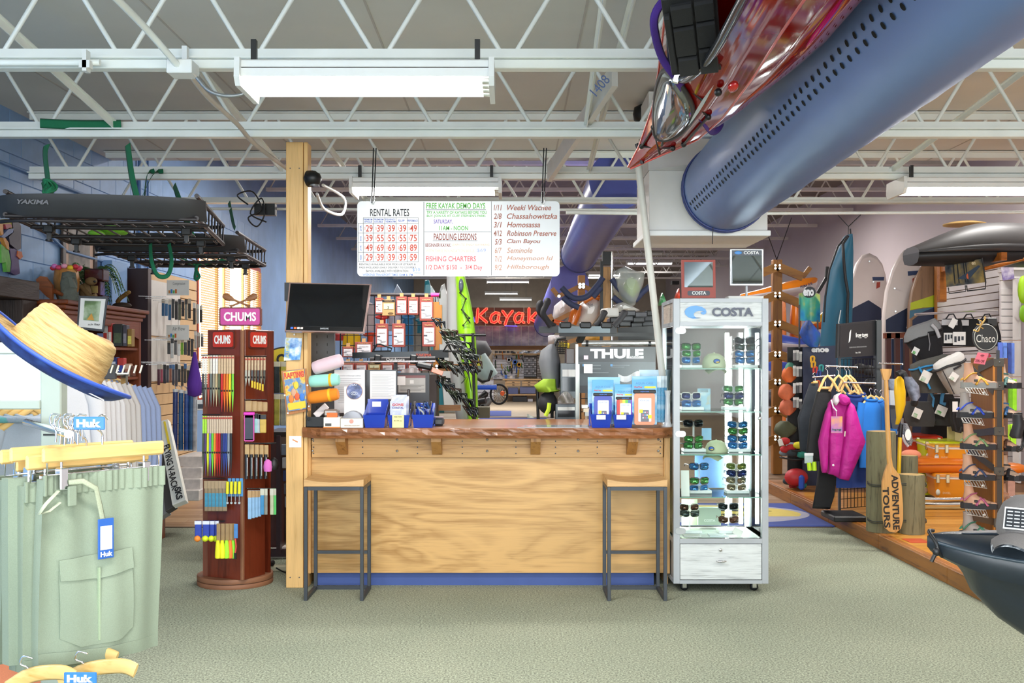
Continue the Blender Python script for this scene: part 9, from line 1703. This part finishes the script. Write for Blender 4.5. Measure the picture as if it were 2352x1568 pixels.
for k,(px,py,sc_,sk,so,lab)in enumerate(LS):
    q=at(px,py,8.2);t=foot(SKN[sk],sc_,so);t.location=q+Vector((0,0,.016));t.rotation_euler.z=-.25;t.scale=(1.2,1.2,1.35);t['label']=lab+', %s left shelf of the shoe tower'%nm_[k];t['group']='sandals on the shoe tower'
    M().box(q.x-.10,q.x+.16,8.14,8.3,q.z-.006,q.z,.001).to('shelf_plate',m('#4c4844',.4,.4),sd_)
    g=M();fz_=q.z;g.tube([(q.x-.13,8.13,fz_),(q.x-.14,8.08,fz_-.03),(q.x+.01,8.05,fz_-.055),(q.x+.02,8.12,fz_-.005)],.003,5,closed=True)
    for j in range(7):a=Vector((q.x-.13,8.13,fz_)).lerp(Vector((q.x+.02,8.12,fz_-.005)),j/7);b=Vector((q.x-.14,8.08,fz_-.03)).lerp(Vector((q.x+.01,8.05,fz_-.055)),(j+.5)/7);g.bar(a,b,.005)
    g.ell((q.x-.01,8.07,fz_-.036),(.014,.004,.011),10,5);g.to('wire_price_rail',m('#b0aea8',.4,.5),sd_)
for k,(px,py,sc_,sk)in enumerate(((2313,890,'#3c6c68',1),(2314,958,'#3c6ca0',1),(2312,1033,'#5c3c2c',0),(2318,1100,'#26262a',1),(2314,1165,'#c08c70',0))):
    q=at(px,py,8.35);t=foot(SKN[sk],sc_,SO);t.location=q+Vector((0,0,.016));t.rotation_euler.z=-1.35;t.scale=(1.15,1.15,1.3);t['label']=['teal-strapped sandal seen from the heel','blue-strapped sandal seen from the heel','brown leather sandal seen from the heel','black-strapped sandal seen from the heel','bare display foot seen from the heel'][k]+', %s right shelf of the shoe tower'%nm_[k];t['group']='sandals on the shoe tower'
    M().box(q.x-.06,q.x+.10,8.28,8.5,q.z-.006,q.z,.001).to('shelf_plate',m('#4c4844',.4,.4),sd_)
# blue and green long packs hanging right of the tower
for k,(x0,c)in enumerate(((2295,'#4c64b4'),(2305,'#5c80cc'),(2315,'#34488c'),(2322,'#5c7ccc'))):pack(x0,x0+9,786+k*.5,855+k,9.3+.05*k,c,'long blue hanging pack, %s from the left beside the shoe tower'%ORD[k],.03,name='long_pack',rz=.1)
for k,(x0,x1,y0,y1,c)in enumerate(((2318,2326,871,945,'#6ca818'),(2326,2336,871,943,'#8cd01c'),(2312,2320,975,1020,'#9cc828'),(2322,2335,974,1028,'#a0dc20'))):pack(x0,x1,y0,y1,9.4,c,'long lime green hanging pack, %s, beside the shoe tower'%['upper left','upper right','lower left','lower right'][k],.03,name='long_pack')
for y in(782,866,880,945):M().tube([at(2296,y,9.3),at(2345,y-1,9.3)],.005,6).to('hook_rail',CHROME,label='thin chrome hook rail, %s of those right of the shoe tower'%{782:'topmost',866:'second',880:'third',945:'lowest'}[y],cat='rail')
bk=T('water_shoes','pair of black shoes hanging at the right frame edge','shoes',at(2345,1040,7.6));M().loft([[at(x,y,7.6)+Vector((a*cos(q),.04*sin(q),0))for q in AN(12)]for x,y,a in((2336,952,.03),(2340,975,.04),(2333,1000,.045),(2335,1006,.03))]).to('shoe',m('#1c1c20',.5),bk);M().tube([at(2352,965,7.6),at(2352,1010,7.6),at(2346,1030,7.6),at(2336,1036,7.6)],.02,6,flat=.5).to('strap',BLACK,bk)
# coolers
def cooler(px0,px1,py0,py1,Y,c,lab,taper=.06,rz=-.16,dep=.5,lc=None,lat=(.12,.42),logo=True):
    A,B=at(px0,py1,Y),at(px1,py0,Y);w_,h_=B.x-A.x,B.z-A.z;t=T('cooler',lab,'cooler',(A.x,Y,A.z),rz);hb=h_*.76;i=w_*taper
    def rr_(x0,x1,y0,y1,z,r=.03):return[(x,y,z)for x,y in rrect(x0,x1,y0,y1,r,4)]
    M().loft([rr_(i,w_-i,.02,dep-.02,0),rr_(i*.9,w_-i*.9,.015,dep-.01,.02),rr_(0,w_,0,dep,hb)]).to('body',m(c,.35,v=.03),t,local=1)
    M().loft([rr_(-.004,w_+.004,-.004,dep+.004,hb),rr_(-.004,w_+.004,-.004,dep+.004,hb+.022)]).to('gasket_band',m('#d8c8b8',.4),t,local=1)
    M().loft([rr_(-.01,w_+.01,-.01,dep+.01,hb+.022),rr_(-.012,w_+.012,-.012,dep+.012,h_*.95,.035),rr_(.01,w_-.01,.01,dep-.01,h_,.04)]).to('lid',m(lc or c,.3,v=.03),t,local=1)
    for u in lat:M().box(w_*u-.016,w_*u+.016,-.028,-.008,hb-.035,hb+.045,.003).to('latch',m('#b8a888',.25,.8),t,local=1)
    if logo:M().lathe([(.025,-.001),(.025,-.004),(0,-.004)],(w_*.10,.012,h_*.22),18,'y',.8,1.2).to('round_logo',m('#d8d8d0',.5),t,local=1)
    W_=wm(t);
    if logo:text('ENGEL',W_@Vector((w_*.32,.006,h_*.2)),w_*.2,.02,m('#e8c898',.5),t,nrm=W_.to_3x3()@Vector((0,-1,0)),th=.001)
    return t
cooler(2086,2160,1000,1056,11.1,'#c8341c','red cooler at left of the row behind the logs',lat=(.28,.9));cooler(2140,2190,992,1018,11.9,'#c82c1c','red cooler farther back, with white band and two latches',logo=False)
cooler(2181,2216,998,1024,11.7,'#8a7c50','olive cooler with latches between red and orange ones',logo=False);cooler(2210,2240,1006,1026,11.4,'#d8442c','small red cooler partly hidden by the sandals',logo=False)
cooler(2124,2204,1013,1056,10.7,'#c4cc10','upper neon yellow cooler behind the orange slab',lat=(.05,));cooler(2144,2222,1023,1057,10.4,'#e09420','upper orange-yellow cooler on the orange slab',lat=(.08,.36))
sl_=T('orange_slab','long orange rounded slab lying across the stacked coolers','slab',at(2160,1086,10.3));A,B=at(2101,1086,10.3),at(2226,1054,10.3)
M().loft([[(x,10.3+y_*.0+yy,A.z+(B.z-A.z)*z)for yy,z in((0,0),(-.03,.15),(-.035,.6),(0,1),(.4,1),(.4,0))]for x,y_ in((A.x,0),(A.x*.5+B.x*.5,0),(B.x,0))]).to('slab',m('#d87018',.35,v=.04),sl_);M().tube([(A.x,10.262,A.z+.09),(B.x*.5+A.x*.5,10.258,A.z+.095),(B.x,10.262,A.z+.09)],.01,6).to('ridge',m('#e08428',.35),sl_)
cooler(2124,2150,1086,1137,10.6,'#b8c80c','lower neon yellow cooler under the orange slab',lat=(.2,),taper=.02);cooler(2146,2232,1086,1143,10.25,'#d8861c','lower orange-yellow cooler under the orange slab',lat=(.08,.33))
M().box(wx(2112,10.8),wx(2125,10.8),10.8,11.1,PZ_,wz(1088,10.8),.01).to('green_box',m('#6a9c80',.5),label='pale green box just left of the lower yellow cooler',cat='box')
M().box(wx(2095,10.2),wx(2300,10.2),10.0,11.6,PZ_+.001,PZ_+.02,.004).to('low_shelf',m('#a88c58',.5,kind='wood'),label='pale wooden low shelf under the coolers',cat='shelf')
for k,y in enumerate((1146,1158)):M().tube(spline([at(2098,y,9.7-.2*k),at(2180,y+1,9.7-.2*k),at(2330,y-3,9.7-.2*k)],3),.018,10).to('chrome_tube',CHROME,label='%s chrome floor tube before the coolers'%['rear','front'][k],cat='tube')
M().box(wx(2193,10.9),wx(2212,10.9),10.9,11.1,wz(1014,10.9)+.0,wz(982,10.9),.003).to('carton',m('#d8cc90',.5),label='cream carton standing on the coolers beside the sandals',cat='carton');M().box(wx(2213,10.9),wx(2226,10.9),10.9,11.1,wz(1006,10.9),wz(985,10.9),.003).to('carton',m('#b0a8a8',.5),label='grey carton right of the cream one',cat='carton')
M().box(wx(2221,10.6),wx(2238,10.6),10.6,10.8,wz(1056,10.6),wz(1030,10.6)).to('navy_box',m('#20285c',.5),label='navy box end between cooler and shoe tower',cat='box')
M().ell(tuple(at(2092,1044,10.2)),(.10,.08,.05),12,7).to('peach_bundle',FM('#e89070'),label='peach coloured cloth bundle on the rear log',cat='cloth')
for k in range(2):pack(2298+k*16,2316+k*16,[1036,1062][k],[1062,1140][k],10.4,['#28386c','#c89c8c'][k],['navy boxed goods low behind the right feet','dull pink carton low behind the right feet'][k],.1,name='low_carton',cat='carton',lab2='#e8e8e4' if k==0 else None)
M().ell(tuple(at(2328,1075,10.0)),(.12,.1,.05),14,8).to('orange_hull_end',m('#d87420',.35),label='rounded orange plastic shape low behind the right sandals',cat='gear')
M().tube([at(2300,1165,9.8),at(2320,1158,9.8),at(2345,1162,9.8),at(2345,1170,9.8),at(2318,1174,9.8)],.02,8).to('white_slipper',m('#d0c4b8',.5),label='white rounded rim low at the right edge',cat='tray')
# near kayak bow and cap at lower right
NK=m('#20272e',.38,v=.10,ns=90);nk=T('kayak','dark blue-grey kayak bow in the right foreground','kayak',(2.1,3.3,.62));KY0=3.34
xt=wx(2130,KY0);st_=[(0,.003,.955,.935,.925,.92),(.02,.03,.962,.938,.905,.90),(.06,.062,.965,.928,.885,.878),(.115,.09,.965,.916,.862,.85),(.15,.105,.965,.91,.845,.775),(.22,.13,.965,.90,.83,.70),(.30,.155,.966,.892,.815,.645),(.42,.185,.968,.882,.80,.60),(.6,.22,.97,.875,.79,.565),(.9,.27,.97,.87,.78,.55),(1.4,.32,.97,.87,.78,.55)]
rg=[]
for s,hw,zc,zg,zb_,zk in st_:
    x=xt+s;rg.append([(x,KY0-hw*a,z)for a,z in((0,zc),(.45,zc-.002),(.8,zg+(zc-zg)*.5),(1,zg),(1.02,zg-.006),(1.0,zb_),(.95,zb_-.002),(.72,zb_*.55+zk*.45),(.35,zk*.93+zb_*.07),(0,zk),(-.35,zk*.93+zb_*.07),(-.72,zb_*.55+zk*.45),(-.95,zb_-.002),(-1,zb_),(-1.02,zg-.006),(-1,zg),(-.8,zg+(zc-zg)*.5),(-.45,zc-.002))])
M().loft(rg).to('hull',NK,nk)
M().tube([(xt+s,KY0-hw*1.0,zg)for s,hw,zc,zg,zb_,zk in st_[1:]],.006,8).to('gunwale_edge',m('#38444e',.3),nk)
M().tube([(xt+.10,KY0-.02,.966),(xt+.2,KY0-.035,.967),(xt+.28,KY0-.04,.967)],[.004,.012,.006],8,flat=.4).to('deck_groove',m('#2a3440',.4),nk)
M().tube(spline([(xt+.03,KY0+.03,.966),(xt+.005,KY0+.0,.968),(xt+.012,KY0-.035,.94),(xt+.02,KY0-.04,.91),(xt+.035,KY0-.03,.895)],4),.006,8).to('bow_rope',BLACK,nk);M().ell((xt+.004,KY0-.06,.915),(.012,.01,.014),10,6).tube([(xt+.004,KY0-.06,.915),(xt-.012,KY0-.062,.885)],.006,6).to('rope_knot',BLACK,nk)
for X_c in(2.28,2.6):M().box(X_c-.03,X_c+.03,KY0-.3,KY0+.3,.0,.54,.005).to('trestle',m('#8a6a44',.6,kind='wood'),label='wooden trestle holding up the dark kayak, %s'%('nearer its bow' if X_c<2.3 else 'farther along'),cat='trestle')
GC=FM('#6c6866')
def emb2(t):
    f=bil(Vector((-.034,-.098,.022)),Vector((.034,-.098,.022)),Vector((-.032,-.088,.078)),Vector((.032,-.088,.078)));M().box(0,1,-.004,.02,0,1).map(f).to('patch_border',m('#ecece8',.6),t,local=1);M().box(.06,.94,-.006,0,.07,.93).map(f).to('patch',m('#1a1c22',.6),t,local=1)
    for i in range(3):
        for j in range(5):M().box(.14+.27*i,.34+.27*i,-.008,-.005,.14+.16*j,.19+.16*j).map(f).to('fish_print',m('#c8ccd0',.6),t,local=1)
    M().grid(lambda u,v:((u-.5)*.15*(1-.25*v*v)*1.02,-.078-.087*v*math.sqrt(max(0,1-(2*u-1)**2*.85))+.02*(2*u-1)**2*(1-v),.008-.02*v*v-.03*(2*u-1)**2),12,6,(0,0,-.002)).to('brim_underside',m('#1c2430',.6,kind='cloud',cols=['#10141c','#1c2834','#e8ecf0'],vs=30),t,local=1)
q=Vector((wx(2368,3.18),3.19,.985));cap(q,-.75,GC,GC,'grey cap with fish patch lying on the dark kayak bow',1.12,emb2)
